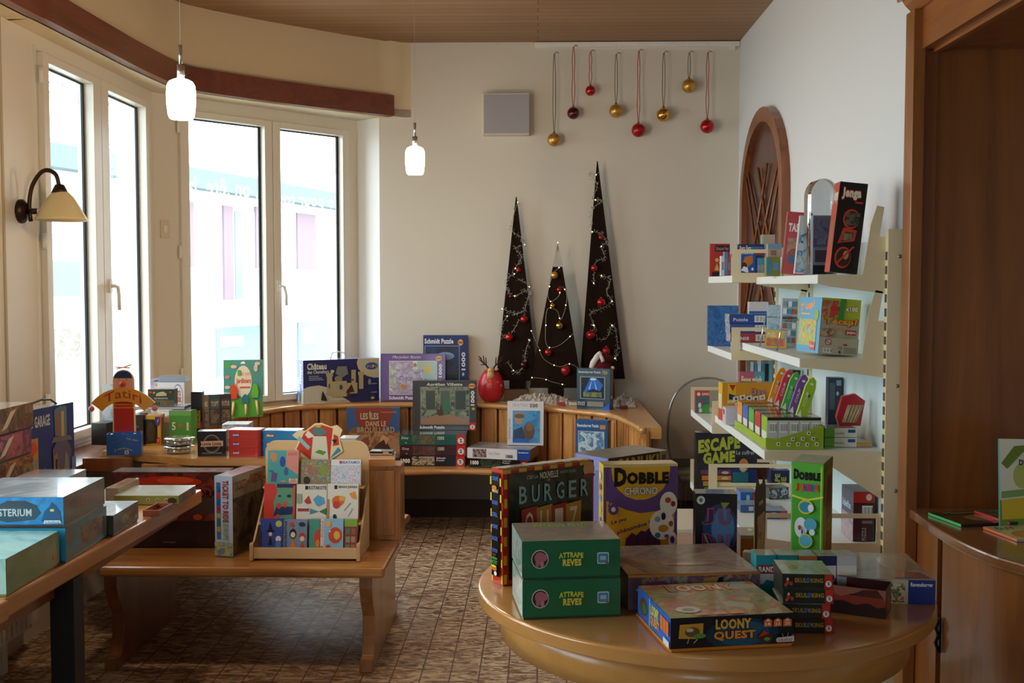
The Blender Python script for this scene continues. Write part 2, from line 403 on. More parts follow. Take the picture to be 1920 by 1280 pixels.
def lace(e_, x0, x1, z0, z1, nx, nz, nm='pane_garland'):
    g = MB(); random.seed(nx * 31 + nz)
    for i in range(nx):
        for j in range(nz):
            cx = x0 + (x1 - x0) * (i + .5) / nx + random.uniform(-.004, .004); cz = z0 + (z1 - z0) * (j + .5) / nz + random.uniform(-.006, .006); r_ = random.uniform(.008, .014)
            pr = [(cx + r_ * math.cos(a * .7), cz + r_ * 1.3 * math.sin(a * .7)) for a in range(9)]
            g.tube([(x, .028, z) for x, z in pr], .0022, m_vinyl, 4)
    g.build(nm, e_)
lace(w1, tpar(100, A1, d1), tpar(168, A1, d1), 2.33, 2.43, 9, 2)
lace(w1, tpar(207, A1, d1), tpar(238, A1, d1), 1.95, 2.44, 3, 12)
lace(w2, tpar(622, WB, dW), tpar(636, WB, dW), 1.2, 2.43, 1, 30)
window('window_3', Vector((XL, 1.2)), Vector((XL, 3.8)), .76, 2.53, [(.1, 1.25), (1.35, 2.5)], None, hinges=False)
window('window_4', Vector((.1, -3.5)), Vector((-1.5, -3.5)), .9, 2.3, [(.1, .75), (.85, 1.5)], None, hinges=False)
# sill boards between windows and ledge
struct(MB().box(XL, -1.93, 3.9, 6.1, .7, .745, m_oakd).build('trim_sill'))
# arched wooden niche on the right wall
m_arch = wood('#9a5a30', '#6c3818', 'z', .35); m_archin = wood('#5a2a15', '#3c1a0d', 'z', .4)
ya, yb_ = 5.60, 6.76; zc = 2.0; cy = (ya + yb_) / 2; hw = (yb_ - ya) / 2
def archo(h, top): 
    return [(cy - h, 0.02)] + [(cy - h * math.cos(R(a)), zc + (top - zc) * math.sin(R(a))) for a in range(0, 181, 10)] + [(cy + h, 0.02)]
ou = archo(hw, 2.49); inn = archo(hw - .075, 2.41)
mb = MB(); n_ = len(ou); x0, x1 = XR - .045, XR
vs = [(x0, *p) for p in ou] + [(x0, *p) for p in inn] + [(x1, *p) for p in ou] + [(x1 + .0, *p) for p in inn]
fs = []
for i in range(n_ - 1): fs += [(i, i + 1, n_ + i + 1, n_ + i), (i, 2 * n_ + i, 2 * n_ + i + 1, i + 1), (n_ + i, n_ + i + 1, 3 * n_ + i + 1, 3 * n_ + i)]
mb.add(vs, fs, m_arch); fr = mb.build('trim_arch'); struct(fr)
mb = MB(); mb.prism(inn, XR - .012, XR - .002, m_archin, 'x')
for k in range(-1, 2):   # crossed lattice of thin laths
    for s_ in (1, -1):
        yy = cy + k * .3; zz = 1.75
        t = .42
        a = (yy - s_ * t, zz - .42), (yy + s_ * t, zz + .42)
        a = [(min(max(p[0], cy - hw + .09), cy + hw - .09), p[1]) for p in a]
        mb.tube([(XR - .025, *a[0]), (XR - .025, *a[1])], .008, m_arch, 4)
struct(mb.build('door_niche'))
# white hook rail high on the back wall
mb = MB(); mb.box(-.02, XR - .005, YB - .022, YB, ZC - .035, ZC - .006, m_white).box(1.215, 1.245, YB - .03, YB, ZC - .06, ZC - .03, m_white)
struct(mb.build('trim_picture_rail'))

# ================================================================== OUTSIDE
m_fac = P('#e9e9e6', .9); m_pink = P('#8b737c', .7); m_bl = P('#7e8e94', .5); m_stone = art(['#8d857b', '#a39a8c', '#7d756b', '#999082'], 6, .9, 0)  # m_pink: red shutters greyed, the window glare is put into their colour
GZ = -2.4
gr = MB().box(-40, 30, -14, 50, GZ - .1, GZ, P('#a9a9a6', .9)).build('ground_street'); struct(gr)
# house across the street, facing the corner windows
hd = Vector((.28, .96)); hA = Vector((-8.3, 26)) - hd * 9; hang = math.atan2(hd.y, hd.x); GZ = -2.4
hs = thing('street_house', 'white house with glare-paled red shutters and a balcony, across the street outside the windows', 'house', (hA.x, hA.y, GZ), hang)
MB().box(0, 24, 0, 6, 0, 3.95 - GZ, m_fac).build('house_wall', hs)
rf = MB(); rf.prism([(-.45, 3.8 - GZ), (-.45, 4.25 - GZ), (3, 5.0 - GZ), (6.5, 3.95 - GZ)], -.3, 24.3, P('#727d83', .8), 'x').build('house_roof', hs)
def hx(px):
    r = ray(px, 560); k = r.x / r.y; return (k * hA.y - hA.x) / (hd.x - k * hd.y)
def hz(px, py):
    t = hx(px); p = hA + hd * t; r = ray(px, py); return CH + r.z * (p.y / r.y) - GZ
def hbox(name, px0, py0, px1, py1, m, d0=-.06, d1=0, par=None):
    x0, x1 = hx(px0), hx(px1); pm = (px0 + px1) / 2
    return MB().box(x0, x1, d0, d1, hz(pm, py1), hz(pm, py0), m).build(name, par or hs)
hbox('shutter', 330, 377, 362, 500, m_pink); hbox('shutter', 418, 386, 435, 562, m_pink); hbox('shutter', 478, 388, 492, 505, m_pink); hbox('shutter', 556, 401, 590, 505, m_pink)
hbox('window', 441, 396, 453, 560, m_bl, -.03); hbox('window', 453, 396, 478, 560, P('#cfdde0', .4), -.02)
hbox('balcony_slab', 416, 572, 560, 590, m_white, -.8); 
rail = MB(); bx0, bx1 = hx(416), hx(556); z0 = hz(480, 572); z1 = hz(480, 508)
for k in range(26):
    x_ = bx0 + (bx1 - bx0) * k / 25; rail.box(x_ - .012, x_ + .012, -.8, -.77, z0, z1, P('#b8bec2', .5))
rail.box(bx0, bx1, -.82, -.76, z1, z1 + .05, P('#c8ccd0', .5)); rail.build('balcony_rail', hs)
hbox('garage_door', 403, 612, 500, 700, m_bl, -.05); hbox('garage_door', 556, 602, 622, 690, m_bl, -.05)
hbox('garage_pane', 408, 630, 450, 650, P('#dde8ea', .4), -.08); hbox('garage_pane', 562, 614, 590, 645, P('#dde8ea', .4), -.08)
m_dk = P('#7b868d', .6)
hbox('shutter', 92, 490, 163, 555, m_dk); hbox('house_base', 80, 615, 175, 860, m_stone, -.04); hbox('window', 98, 675, 142, 830, P('#c3d4da', .4), -.1); hbox('door', 212, 560, 240, 860, P('#c5d5d8', .5), -.05)
# ================================================================== FURNITURE
m_bo = wood('#d6a05c', '#b67d42', 'x', .28, 1, .5); m_by = wood('#d6a05c', '#b67d42', 'y', .28, 1, .5); m_bz = wood('#cd9553', '#96592b', 'z', .3, 1, .45)
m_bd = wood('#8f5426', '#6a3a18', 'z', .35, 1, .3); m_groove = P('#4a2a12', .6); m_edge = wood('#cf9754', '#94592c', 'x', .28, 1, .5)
# inner rail curve of the horseshoe booth
cp = [at_z(742, 846, ZL), at_z(600, 846, ZL), at_z(440, 846, ZL), at_z(385, 832, ZL), at_z(372, 812, ZL), at_z(381, 796, ZL), at_z(430, 780, ZL), at_z(490, 768, ZL), at_z(545, 760.5, ZL),
      at_z(640, 756, ZL), at_z(760, 754.5, ZL), at_z(900, 755.5, ZL), at_z(1024, 761.5, ZL), at_z(1071, 766, ZL), at_z(1141, 773, ZL), at_z(1176, 785, ZL), at_z(1207, 801.5, ZL)]
crv = [Vector((p.x, p.y)) for p in spline([Vector((p.x, p.y, 0)) for p in cp], 6)]
def resample(c, step):
    out = [c[0]]; acc = 0
    for i in range(1, len(c)):
        a = c[i - 1]; d = (c[i] - a).length; pos = 0
        while acc + (d - pos) >= step:
            pos += step - acc; out.append(a + (c[i] - a) * (pos / d)); acc = 0
        acc += d - pos
    out.append(c[-1]); return out
booth = thing('booth_bench', 'horseshoe oak booth with panelled backrest and wide ledge along the bay windows', 'bench', (0, 0, 0))
# ledge: horizontal surface between the curve and the walls
XE = at_z(1235, 800, ZL).x; YE = at_z(1235, 800, ZL).y
yf = at_z(500, 860, ZL).y; xf = at_z(742, 858, ZL).x
led = MB()
c0 = resample(crv, .05)
led_in = offs(c0, 0)
outer = []
ctr = Vector((-.55, 5.3))
def wall_hit(p):
    """from the curve straight outwards to the nearest wall or outer edge"""
    d = (p - ctr)
    if p.y < 4.9 and p.x > -1.5: return Vector((p.x, yf))
    best = None
    for a, b_ in ((Vector((xf, yf)), Vector((-1.93, yf))), (Vector((-1.93, yf)), Vector((-1.93, 6.1))), (Vector((-1.93, 6.1)), WB), (WB, WC), (WC, WD), (WD, Vector((XE, YB))), (Vector((XE, YB)), Vector((XE, YE)))):
        e_ = b_ - a; den = d.x * e_.y - d.y * e_.x
        if abs(den) < 1e-9: continue
        t = ((a.x - ctr.x) * e_.y - (a.y - ctr.y) * e_.x) / den; u = ((a.x - ctr.x) * d.y - (a.y - ctr.y) * d.x) / den
        if t > .95 and -.001 <= u <= 1.001 and (best is None or t < best): best = t
    return ctr + d * best if best else p
outer = [wall_hit(p) for p in led_in]
outer[-1] = Vector((XE, YE)); outer[0] = Vector((xf, yf))
n_ = len(led_in); T_ = .03
vs = [(p.x, p.y, ZL) for p in led_in] + [(p.x, p.y, ZL) for p in outer] + [(p.x, p.y, ZL - T_) for p in led_in] + [(p.x, p.y, ZL - T_) for p in outer]
f1 = [(i, i + 1, n_ + i + 1, n_ + i) for i in range(n_ - 1)]; f2 = [(2 * n_ + i, i, n_ + i + 0, 3 * n_ + i) for i in (0, n_ - 1)]
f3 = [(i, i + 1, 2 * n_ + i + 1, 2 * n_ + i) for i in range(n_ - 1)] + [(n_ + i, n_ + i + 1, 3 * n_ + i + 1, 3 * n_ + i) for i in range(n_ - 1)] + [(2 * n_ + i, 2 * n_ + i + 1, 3 * n_ + i + 1, 3 * n_ + i) for i in range(n_ - 1)]
led.add(vs, f1 + f2 + f3, m_bo)
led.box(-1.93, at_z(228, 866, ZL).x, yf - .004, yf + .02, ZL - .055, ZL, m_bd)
led.box(XE - .004, XE + .012, YE, YB - .01, ZL - .06, ZL + .001, m_by); led.box(XE - .1, XE + .012, YE - .02, YE + .02, ZL - .06, ZL + .001, m_bo)
led.build('ledge', booth)
# rounded rail on top of the backrest
rail = MB(); rl = [(p.x, p.y, ZL - .0165) for p in offs(c0, -.002)]
rail.tube(rl, .016, m_bo, 8); rail.build('backrest_rail', booth)
# backrest boards
step = .112; bd = resample(crv, step)
def board(mb, a, b_, z0, z1, out):
    t = (b_ - a); L = t.length; t.normalize(); nn = Vector((-t.y, t.x)) * out
    def Q(s, d, z): q_ = a + t * s + nn * d; return (q_.x, q_.y, z)
    g = .007; 
    mb.add([Q(0, .03, z0), Q(L, .03, z0), Q(L, .03, z1), Q(0, .03, z1)], [(0, 1, 2, 3)], m_groove)
    f = [Q(g, .012, z0), Q(L - g, .012, z0), Q(L - g, .012, z1), Q(g, .012, z1)]
    f += [Q(g, .03, z0), Q(L - g, .03, z0), Q(L - g, .03, z1), Q(g, .03, z1)]
    mb.add(f, [(0, 1, 2, 3), (0, 4, 5, 1), (1, 5, 6, 2), (2, 6, 7, 3), (3, 7, 4, 0)], m_bz)
    h = .02
    mb.add([Q(g + h, .006, z0 + .03), Q(L - g - h, .006, z0 + .03), Q(L - g - h, .006, z1 - .035), Q(g + h, .006, z1 - .035), Q(g + h - .006, .012, z0 + .024), Q(L - g - h + .006, .012, z0 + .024), Q(L - g - h + .006, .012, z1 - .029), Q(g + h - .006, .012, z1 - .029)],
           [(0, 1, 2, 3), (0, 4, 5, 1), (1, 5, 6, 2), (2, 6, 7, 3), (3, 7, 4, 0)], m_bz)
br_ = MB()
for i in range(len(bd) - 1):
    if (bd[i + 1] - bd[i]).length > .04: board(br_, bd[i], bd[i + 1], ZSEAT - .02, ZL - T_ + .01, 1)
br_.box(XE - .03, XE, YE + .02, YE + .07, ZL - .18, ZL - T_, m_bd)
br_.build('backrest', booth)
# curved seat
si = []; k0 = [i for i, p in enumerate(c0)]
sout = c0; 
sin_ = [at_z(x, y, ZSEAT) for x, y in ((766, 964), (600, 948), (500, 935), (430, 912), (440, 898), (520, 891), (620, 884), (744, 880.5), (850, 878.5), (960, 882), (1050, 890), (1110, 902), (1140, 915), (1160, 925))]
sin_c = [Vector((p.x, p.y)) for p in spline([Vector((p.x, p.y, 0)) for p in sin_], 8)]
def byfrac(c, n):
    L = [0]
    for i in range(1, len(c)): L.append(L[-1] + (c[i] - c[i - 1]).length)
    out = []
    for k in range(n):
        s_ = L[-1] * k / (n - 1); j = 1
        while j < len(L) - 1 and L[j] < s_: j += 1
        out.append(c[j - 1] + (c[j] - c[j - 1]) * ((s_ - L[j - 1]) / max(1e-9, L[j] - L[j - 1])))
    return out
N_ = 70; o_ = byfrac([c0[0]] + c0[1:], N_); i_ = byfrac(sin_c, N_)
st = MB(); vs = []
for z in (ZSEAT, ZSEAT - .035):
    vs += [(p.x, p.y, z) for p in i_] + [(p.x, p.y, z) for p in o_]
fs = [(k, k + 1, N_ + k + 1, N_ + k) for k in range(N_ - 1)] + [(2 * N_ + k, 2 * N_ + k + 1, 3 * N_ + k + 1, 3 * N_ + k) for k in range(N_ - 1)] + [(k, k + 1, 2 * N_ + k + 1, 2 * N_ + k) for k in range(N_ - 1)]
fs += [(0, N_, 3 * N_, 2 * N_), (N_ - 1, 2 * N_ - 1, 4 * N_ - 1, 3 * N_ - 1)]
st.add(vs, fs, m_edge)
st.tube([(p.x, p.y, ZSEAT - .018) for p in i_], .017, m_edge, 8); st.build('curved_seat', booth)
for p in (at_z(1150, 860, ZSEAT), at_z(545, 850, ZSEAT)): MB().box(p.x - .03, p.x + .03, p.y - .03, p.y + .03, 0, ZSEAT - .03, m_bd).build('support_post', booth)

# straight front bench (its backrest shares the plank)
fb = booth
yf0 = at_z(718, 1066, ZSEAT).y; xr = -.585; xl = at_z(192, 1058, ZSEAT).x; ybk = yf + .03
MB().box(xl, xr, yf0, ybk, ZSEAT - .04, ZSEAT, m_edge).build('front_seat', fb, bevel=.012)
bk = MB(); L = xr - .17 - xl; nb = int(L / .15)
for i in range(nb): board(bk, Vector((xl + L * i / nb, ybk)), Vector((xl + L * (i + 1) / nb, ybk)), ZSEAT, ZL - .03, 1)
bk.box(xl, xr - .17, ybk - .004, ybk + .03, ZL - .075, ZL - .03, m_bz)
bk.build('front_backrest', fb)
ep = MB(); ep.box(xr - .17, xr + .005, ybk - .01, ybk + .13, ZSEAT - .001, ZL - .03, m_bz).box(xr - .15, xr - .02, ybk - .018, ybk - .01, ZSEAT + .02, ZL - .05, m_bz)
ep.build('end_post', fb, bevel=.004)
prof = [(ybk + .32, 0), (ybk + .32, .06), (ybk + .26, .07), (ybk + .25, ZSEAT - .04), (yf0 + .05, ZSEAT - .04), (yf0 + .045, .33), (yf0 + .07, .27), (yf0 + .12, .2), (yf0 + .12, .12), (yf0 + .09, .05), (yf0 + .04, .05), (yf0 + .035, 0)]
for xx in (xr - .055, xl + .05):
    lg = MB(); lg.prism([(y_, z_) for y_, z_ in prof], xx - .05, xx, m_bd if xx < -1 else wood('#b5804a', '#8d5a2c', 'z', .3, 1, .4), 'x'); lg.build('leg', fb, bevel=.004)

# round table
RT = Vector((at_z(1332, 1128, .72).x, 2.86)); TR = .585; ZT = .72
rt = thing('round_table', 'round oak display table in the right foreground, loaded with board games', 'table', (RT.x, RT.y, 0))
m_top = wood('#cb9152', '#b97f42', 'x', .22, .35, .6)
MB().lathe([(.001, ZT - .034), (TR - .004, ZT - .034), (TR - .001, ZT - .033), (TR, ZT - .031), (TR, ZT - .030), (TR, ZT - .006), (TR, ZT - .005), (TR - .002, ZT - .002), (TR - .005, ZT - .0003), (TR - .008, ZT), (TR - .02, ZT), (.001, ZT)], m_top, 96).build('table_top', rt)
MB().lathe([(TR - .09, ZT - .036), (TR - .06, ZT - .036), (TR - .06, ZT - .125), (TR - .09, ZT - .125)], wood('#d39a52', '#b97d3c', 'x', .35, .4, .3), 96).build('apron', rt)
for a in (45, 135, 225, 315):
    MB().lathe([(.028, 0), (.03, ZT - .12)], m_bd, 12, (.4 * math.cos(R(a)), .4 * math.sin(R(a)), 0)).build('leg', rt)

# two tables at the left edge
ZA = .75
pA = at_z(350, 958, ZA); pB = at_z(36, 1130, ZA)
def long_table(nm_lab, x1, y0, y1, z, legs):
    t = thing('display_table', nm_lab, 'table', (0, 0, 0))
    MB().box(x1 - .78, x1, y0, y1, z - .045, z, wood('#c0854a', '#9f6632', 'y', .28, 1, .5)).build('table_top', t, bevel=.006)
    MB().box(x1 - .74, x1 - .03, y0 + .04, y1 - .04, z - .1, z - .045, m_bd).build('apron', t)
    for lx, ly in legs: MB().box(lx - .03, lx + .03, ly - .03, ly + .03, 0, z - .05, P('#1c1a1a', .45)).build('leg', t)
    return t
pA = at_z(269, 978, ZA); pB = at_z(13, 1120, ZA); YF = 3.98
def ex(y): return pB.x + (pA.x - pB.x) * (y - pB.y) / (pA.y - pB.y)
def long_table(lab, y0, y1, z, legs, dx=0):
    t = thing('display_table', lab, 'table', (0, 0, 0))
    MB().prism([(ex(y0) - .78, y0), (ex(y0) + dx, y0), (ex(y1) + dx, y1), (ex(y1) - .78, y1)], z - .05, z, wood('#c0854a', '#9f6632', 'y', .28, 1, .5)).build('table_top', t, bevel=.006)
    MB().box(ex(y0) - .74, ex(y0) - .04, y0 + .04, y1 - .04, z - .1, z - .05, m_bd).build('apron', t)
    for lx, ly in legs: MB().box(lx - .033, lx + .033, ly - .033, ly + .033, 0, z - .05, P('#1c1a1a', .45)).build('leg', t)
    return t
lp = at_y(127, 1200, 2.95)
tA = long_table('long wooden table with black legs along the left window, holding game boxes', at_z(16, 1121, ZA).y, YF, ZA, [(lp.x, 2.95), (ex(3) - .7, 2.95), (ex(3) - .7, 3.75)])
tB = long_table('wooden table cut by the lower left corner of the picture, touching the longer table', 1.3, at_z(16, 1121, ZA).y - .008, ZA, [(ex(2) - .7, 1.4), (ex(1.4) - .1, 1.4), (ex(2) - .7, 2.3)], .012)

# radiator under the left window
rd = thing('radiator', 'white ribbed panel radiator on the wall beneath the left tables', 'radiator', (XL + .03, 2.6, .12))
mb = MB(); mb.box(0, .07, 0, 1.75, 0, .5, m_pvc)
for k in range(44): mb.box(.07, .083, .02 + k * .04, .042 + k * .04, .02, .48, m_pvc)
mb.build('radiator_panel', rd); MB().box(0, .09, 0, 1.75, .5, .515, m_white).build('top_grille', rd)
MB().box(-.03, .06, .2, .24, -.12, 0, m_white).build('foot', rd); MB().box(-.03, .06, 1.5, 1.54, -.12, 0, m_white).build('foot', rd)

# ------------------------------------------------------------------ gondola shelving
YG0 = 3.77; YG1 = 4.82; YG2 = 5.5; XU = 1.262
m_met = P('#e2d2ac', .4, 0, .1); m_metw = P('#dfe2df', .4, 0, .1); m_panel = P('#cfdcdc', .5)
gon = thing('gondola_shelving', 'cream metal shop shelving with two bays of game shelves against the right wall', 'shelf', (0, 0, 0))
mb = MB()
for y0 in (YG0, YG1 + .005, YG2 + .01):
    u = MB(); zt = at_y(1670, 430, y0).z if y0 == YG0 else 1.69
    u.box(1.186, XU, y0 - .03, y0, 0, zt, m_met)
    for k in range(32): u.box(1.184, 1.1865, y0 - .024, y0 - .006, .1 + k * .048, .128 + k * .048, P('#4c4a46', .6))
    for z in (.45, .8, 1.16, 1.6):
        u.lathe([(.001, .003), (.006, .002), (.007, 0)], P('#8a867c', .3, .6), 10, (0, 0, 0), Matrix.Translation((1.225, y0 - .031, z)) @ Matrix.Rotation(R(90), 4, 'X'))
    u.build('upright', gon)
MB().box(1.2, 1.215, YG0, YG1, .1, 1.66, m_panel).box(1.2, 1.215, YG1 + .006, YG2, .1, 1.66, m_panel).build('back_panel', gon)
S1 = [at_y(1533, 515, YG0).z, at_y(1500, 672, YG0).z, at_y(1437, 845, YG0).z, .60, .2]       # shelf surfaces, near bay
SX = [at_y(1534, 520, YG0).x, at_y(1500, 690, YG0).x, at_y(1434, 860, YG0).x, .76, .74]
S2 = [at_y(1328, 519, YG2).z, at_y(1328, 647, YG2).z, at_y(1295, 768, YG2).z, at_y(1300, 906, 5.45).z, .2]
SX2 = [.857, .857, .775, .775, .775]
LIP = [.012, .012, .012, .012, .012]
def shelf(y0, y1, x0, z, drop, fin):
    s = MB(); s.box(x0, 1.2, y0, y1, z - .012, z, m_metw).box(x0 - .002, x0 + .004, y0, y1, z - drop, z + .0003, m_metw)
    o = s.build('shelf_board', gon)
    for ye in (y0 - .002, y1 - .0):
        if fin == 'fin': pr = [(x0, z - .03), (1.0, z - .04), (1.19, z - .065), (1.19, z + .13), (1.165, z + .13), (1.18, z + .23), (1.155, z + .235), (1.135, z + .17), (1.11, z + .0), (1.0, z), (x0, z)]
        elif fin == 'bracket': pr = [(x0, z - .03), (1.0, z - .045), (1.1, z - .11), (1.19, z - .17), (1.19, z), (x0, z)]
        if fin in ('fin', 'bracket'):
            MB().prism(pr, ye, ye + .003, m_met, 'y').build('end_bracket', o)
        else:  # open frame bracket
            hgt = .115; w_ = .012; x1_ = 1.19
            q = MB(); q.box(x0 - .003, x1_, ye, ye + .003, z - .03, z + .012, m_met).box(x0 - .003, x1_, ye, ye + .003, z + hgt - .016, z + hgt, m_met).box(x0 - .003, x0 + .035, ye, ye + .003, z + .012, z + hgt - .016, m_met).box(x1_ - .02, x1_, ye, ye + .003, z + .012, z + hgt - .016, m_met)
            q.build('end_bracket', o)
    return o
for i, (x0, z) in enumerate(zip(SX, S1)): shelf(YG0, YG1, x0, z, .03 if i < 4 else .1, ['fin', 'fin', 'bracket', 'frame', 'bracket'][i])
for i, (x0, z) in enumerate(zip(SX2, S2)): shelf(YG1 + .012, YG2, x0, z, .03 if i < 4 else .1, ['frame', 'frame', 'frame', 'frame', 'bracket'][i])
# ------------------------------------------------------------------ cabinet on the right
m_cab = wood('#a5652f', '#7d4819', 'z', .3, .6, .4); m_cabd = wood('#9c5c26', '#703a15', 'z', .3, .55, .4); m_caby = wood('#a5652f', '#7d4819', 'y', .3, .6, .4)
cb = thing('display_cabinet', 'tall dark oak cabinet with open niche above a bowed cupboard, at the right edge', 'cabinet', (0, 0, 0))
YC = 3.66
MB().box(1.222, 1.262, YC - .03, YC + .05, 0, 2.40, m_cab).box(1.262, 1.31, YC - .01, YC + .03, 0, 2.28, m_cabd).build('corner_stile', cb, bevel=.003)
MB().box(1.3, 2.6, YC, YC + .03, .7, 2.3, m_cabd).build('side_panel', cb)
MB().box(1.3, 2.6, 2.2, YC, 2.275, 2.3, m_cabd).build('niche_top', cb)
MB().box(2.5, 2.53, 2.2, YC, .7, 2.3, m_cabd).build('back_panel', cb)
MB().box(1.25, 1.31, 2.0, YC - .03, 2.27, 2.41, m_caby).box(1.29, 1.31, 2.0, YC, 2.26, 2.27, m_caby).build('top_rail', cb)
co = MB(); pr = [(1.3, 2.40), (1.24, 2.40), (1.215, 2.425), (1.205, 2.44), (1.19, 2.435), (1.185, 2.45), (1.15, 2.455), (1.135, 2.475), (1.13, 2.5), (1.10, 2.51), (1.10, 2.56), (1.3, 2.56)]
co.prism(pr, 1.9, YC + .04, m_caby, 'y'); co.box(1.3, 2.6, 1.9, YC + .04, 2.38, 2.56, m_caby); co.build('cornice', cb)
ctp = [at_z(1712, 958, .76), at_z(1750, 985, .76), at_z(1800, 1014, .76), at_z(1860, 1040, .76), at_z(1920, 1058, .76)]
cpts = [(p.x, p.y) for p in ctp] + [(1.36, 2.72), (1.45, 2.5), (1.6, 2.3), (2.5, 2.25)]
cc = [(p.x, p.y) for p in spline([Vector((x, y, 0)) for x, y in cpts[:-1]], 5)]
top_poly = cc + [(2.5, 2.25), (2.5, YC), (cc[0][0], YC)]
MB().prism(top_poly, .728, .76, wood('#8f6038', '#6d4223', 'y', .22, .6, .6), 'z').build('counter_top', cb, bevel=.006)
inner_c = [Vector((x + .03, y)) for x, y in cc]
yd = at_z(1765, 1000, .73).y
post = [p for p in inner_c if p.y > yd] ; door = [p for p in inner_c if p.y <= yd - .015]
def curtain(name, pts, z0, z1, m, par):
    mb = MB(); n_ = len(pts)
    vs = [(p.x, p.y, z0) for p in pts] + [(p.x, p.y, z1) for p in pts] + [(p.x + .02, p.y, z0) for p in pts] + [(p.x + .02, p.y, z1) for p in pts]
    fs = [(i, i + 1, n_ + i + 1, n_ + i) for i in range(n_ - 1)]
    mb.add(vs, fs, m, True); mb.add(vs, [(0, n_, 3 * n_, 2 * n_), (n_ - 1, 2 * n_ - 1, 4 * n_ - 1, 3 * n_ - 1)] + [(n_ + i, n_ + i + 1, 3 * n_ + i + 1, 3 * n_ + i) for i in range(n_ - 1)], m)
    return mb.build(name, par)
m_door = wood('#96602f', '#6f421c', 'z', .3, .8, .4)
dk = MB(); dk.prism([(p.x + .035, p.y) for p in inner_c] + [(2.4, 2.3), (2.4, YC - .01)], .08, .727, P('#1d120b', .8), 'z').build('carcass', cb)
curtain('front_post', [Vector((1.262, YC))] + post, .05, .728, m_cab, cb)
dd = curtain('door', door, .1, .722, m_door, cb)
kp = door[2] if len(door) > 2 else door[0]
kz = at_y(1774, 1205, kp.y).z
k = MB(); k.box(-.006, 0, -.008, .008, -.055, .055, P('#2a231c', .4, .6)); k.tube([(-.004, 0, .05), (-.016, 0, .02), (-.006, 0, 0), (-.016, 0, -.025), (-.004, 0, -.055)], .005, P('#2a231c', .4, .6), 6); k.build('key_plate', dd, (kp.x - .003, at_z(1773, 1000, .73).y - .03, kz))

# ------------------------------------------------------------------ lamps
m_lampglass, n, b = newmat('lit_opal_glass'); b.inputs['Base Color'].default_value = (1, .95, .88, 1)
b.inputs['Emission Color'].default_value = (1, .82, .6, 1); b.inputs['Emission Strength'].default_value = 7
m_steel = P('#c9c6c0', .25, .9)
def pendant(px, pyt, pyb, hw_, y, label):
    top = at_y(px, pyt, y); bot = at_y(px, pyb, y); r = hw_ * y / F; h = top.z - bot.z
    t = thing('pendant_lamp', label, 'lamp', (top.x, y, bot.z), 0, None)
    prof = [(.001, h), (r * .5, h * .985), (r * .8, h * .93), (r * .95, h * .83), (r, h * .65), (r * .99, h * .4), (r * .9, h * .1), (r * .82, .004), (r * .76, 0), (.001, .004)]
    MB().lathe(prof[::-1], m_lampglass, 28).build('lamp_shade', t)
    MB().lathe([(.001, h), (r * .26, h), (r * .26, h + .045), (.001, h + .045)], m_steel, 16).tube([(0, 0, h + .04), (0, 0, h + .11)], .006, m_steel).build('socket', t)
    MB().tube([(0, 0, h + .1), (0, 0, ZC - bot.z - .02)], .0009, P('#b5ada0', .6), 6).build('cord', t)
    MB().lathe([(.001, ZC - bot.z - .03), (.04, ZC - bot.z - .03), (.05, ZC - bot.z), (.001, ZC - bot.z)], m_white, 20).build('ceiling_rose', t)
    l = bpy.data.lights.new('lamp_glow', 'POINT'); l.energy = 11; l.color = (1, .68, .38); l.shadow_soft_size = r
    lo = bpy.data.objects.new('lamp_glow', l); COL.objects.link(lo); lo.location = (0, 0, -.04); lo.parent = t
pendant(339, 148, 223, 27, 3.6, 'lit white glass pendant lamp hanging in front of the left windows')
pendant(778, 274, 327, 18.5, 5.2, 'smaller lit white glass pendant lamp hanging before the back wall')
# wall lamp
yl = 4.52; wl = at_x(38, 396, XL); 
t = thing('wall_lamp', 'bronze gooseneck wall lamp with a cream glass bell shade, beside the left window', 'lamp', (XL, wl.y, wl.z))
m_brz = P('#3b2e26', .4, .7)
M90 = Matrix.Rotation(R(90), 4, 'Y')
MB().lathe([(.001, 0), (.05, 0), (.05, .012), (.03, .03), (.001, .03)], m_brz, 24, (0, 0, 0), M90).tube([(.03, 0, 0), (.07, 0, 0)], .012, m_brz).build('wall_plate', t)
def LP(px, py): p = at_y(px, py, wl.y); return (p.x - XL, 0, p.z - wl.z)
MB().tube(spline([LP(58, 415), LP(55, 385), LP(60, 350), LP(75, 325), LP(90, 319), LP(105, 328), LP(111, 350)], 5), .009, m_brz).build('arm', t)
sx, _, sz = LP(112, 360); h = .115
m_sh, n, b = newmat('cream_glass'); b.inputs['Base Color'].default_value = lin('#d9c9a0'); b.inputs['Roughness'].default_value = .35; b.inputs['Subsurface Weight'].default_value = .3
shd = MB(); shd.lathe([(.03, sz), (.05, sz - .02), (.075, sz - .06), (.1, sz - .105), (.108, sz - .118), (.104, sz - .118), (.09, sz - .09), (.05, sz - .03)], m_sh, 32, (sx + .004, 0, 0)); shd.build('lamp_shade', t)
MB().lathe([(.001, sz + .035), (.018, sz + .03), (.028, sz + .01), (.034, sz - .004), (.001, sz - .004)], m_brz, 20, (sx, 0, 0)).build('shade_cap', t)
# switch on the pilaster
pz = at_y(306, 429, 6.15)
dpl = (WB - WA).normalized(); sw = thing('light_switch', 'small cream switch plate on the post between the two windows', 'switch', (WA.x + dpl.x * .07, WA.y + dpl.y * .07, pz.z), math.atan2(dpl.y, dpl.x))
MB().box(-.03, .03, -.008, 0, -.05, .05, P('#d8ceb6', .4)).build('switch_plate', sw, bevel=.002); MB().box(-.012, .012, -.012, -.008, -.02, .02, P('#ece5d2', .4)).build('rocker', sw)
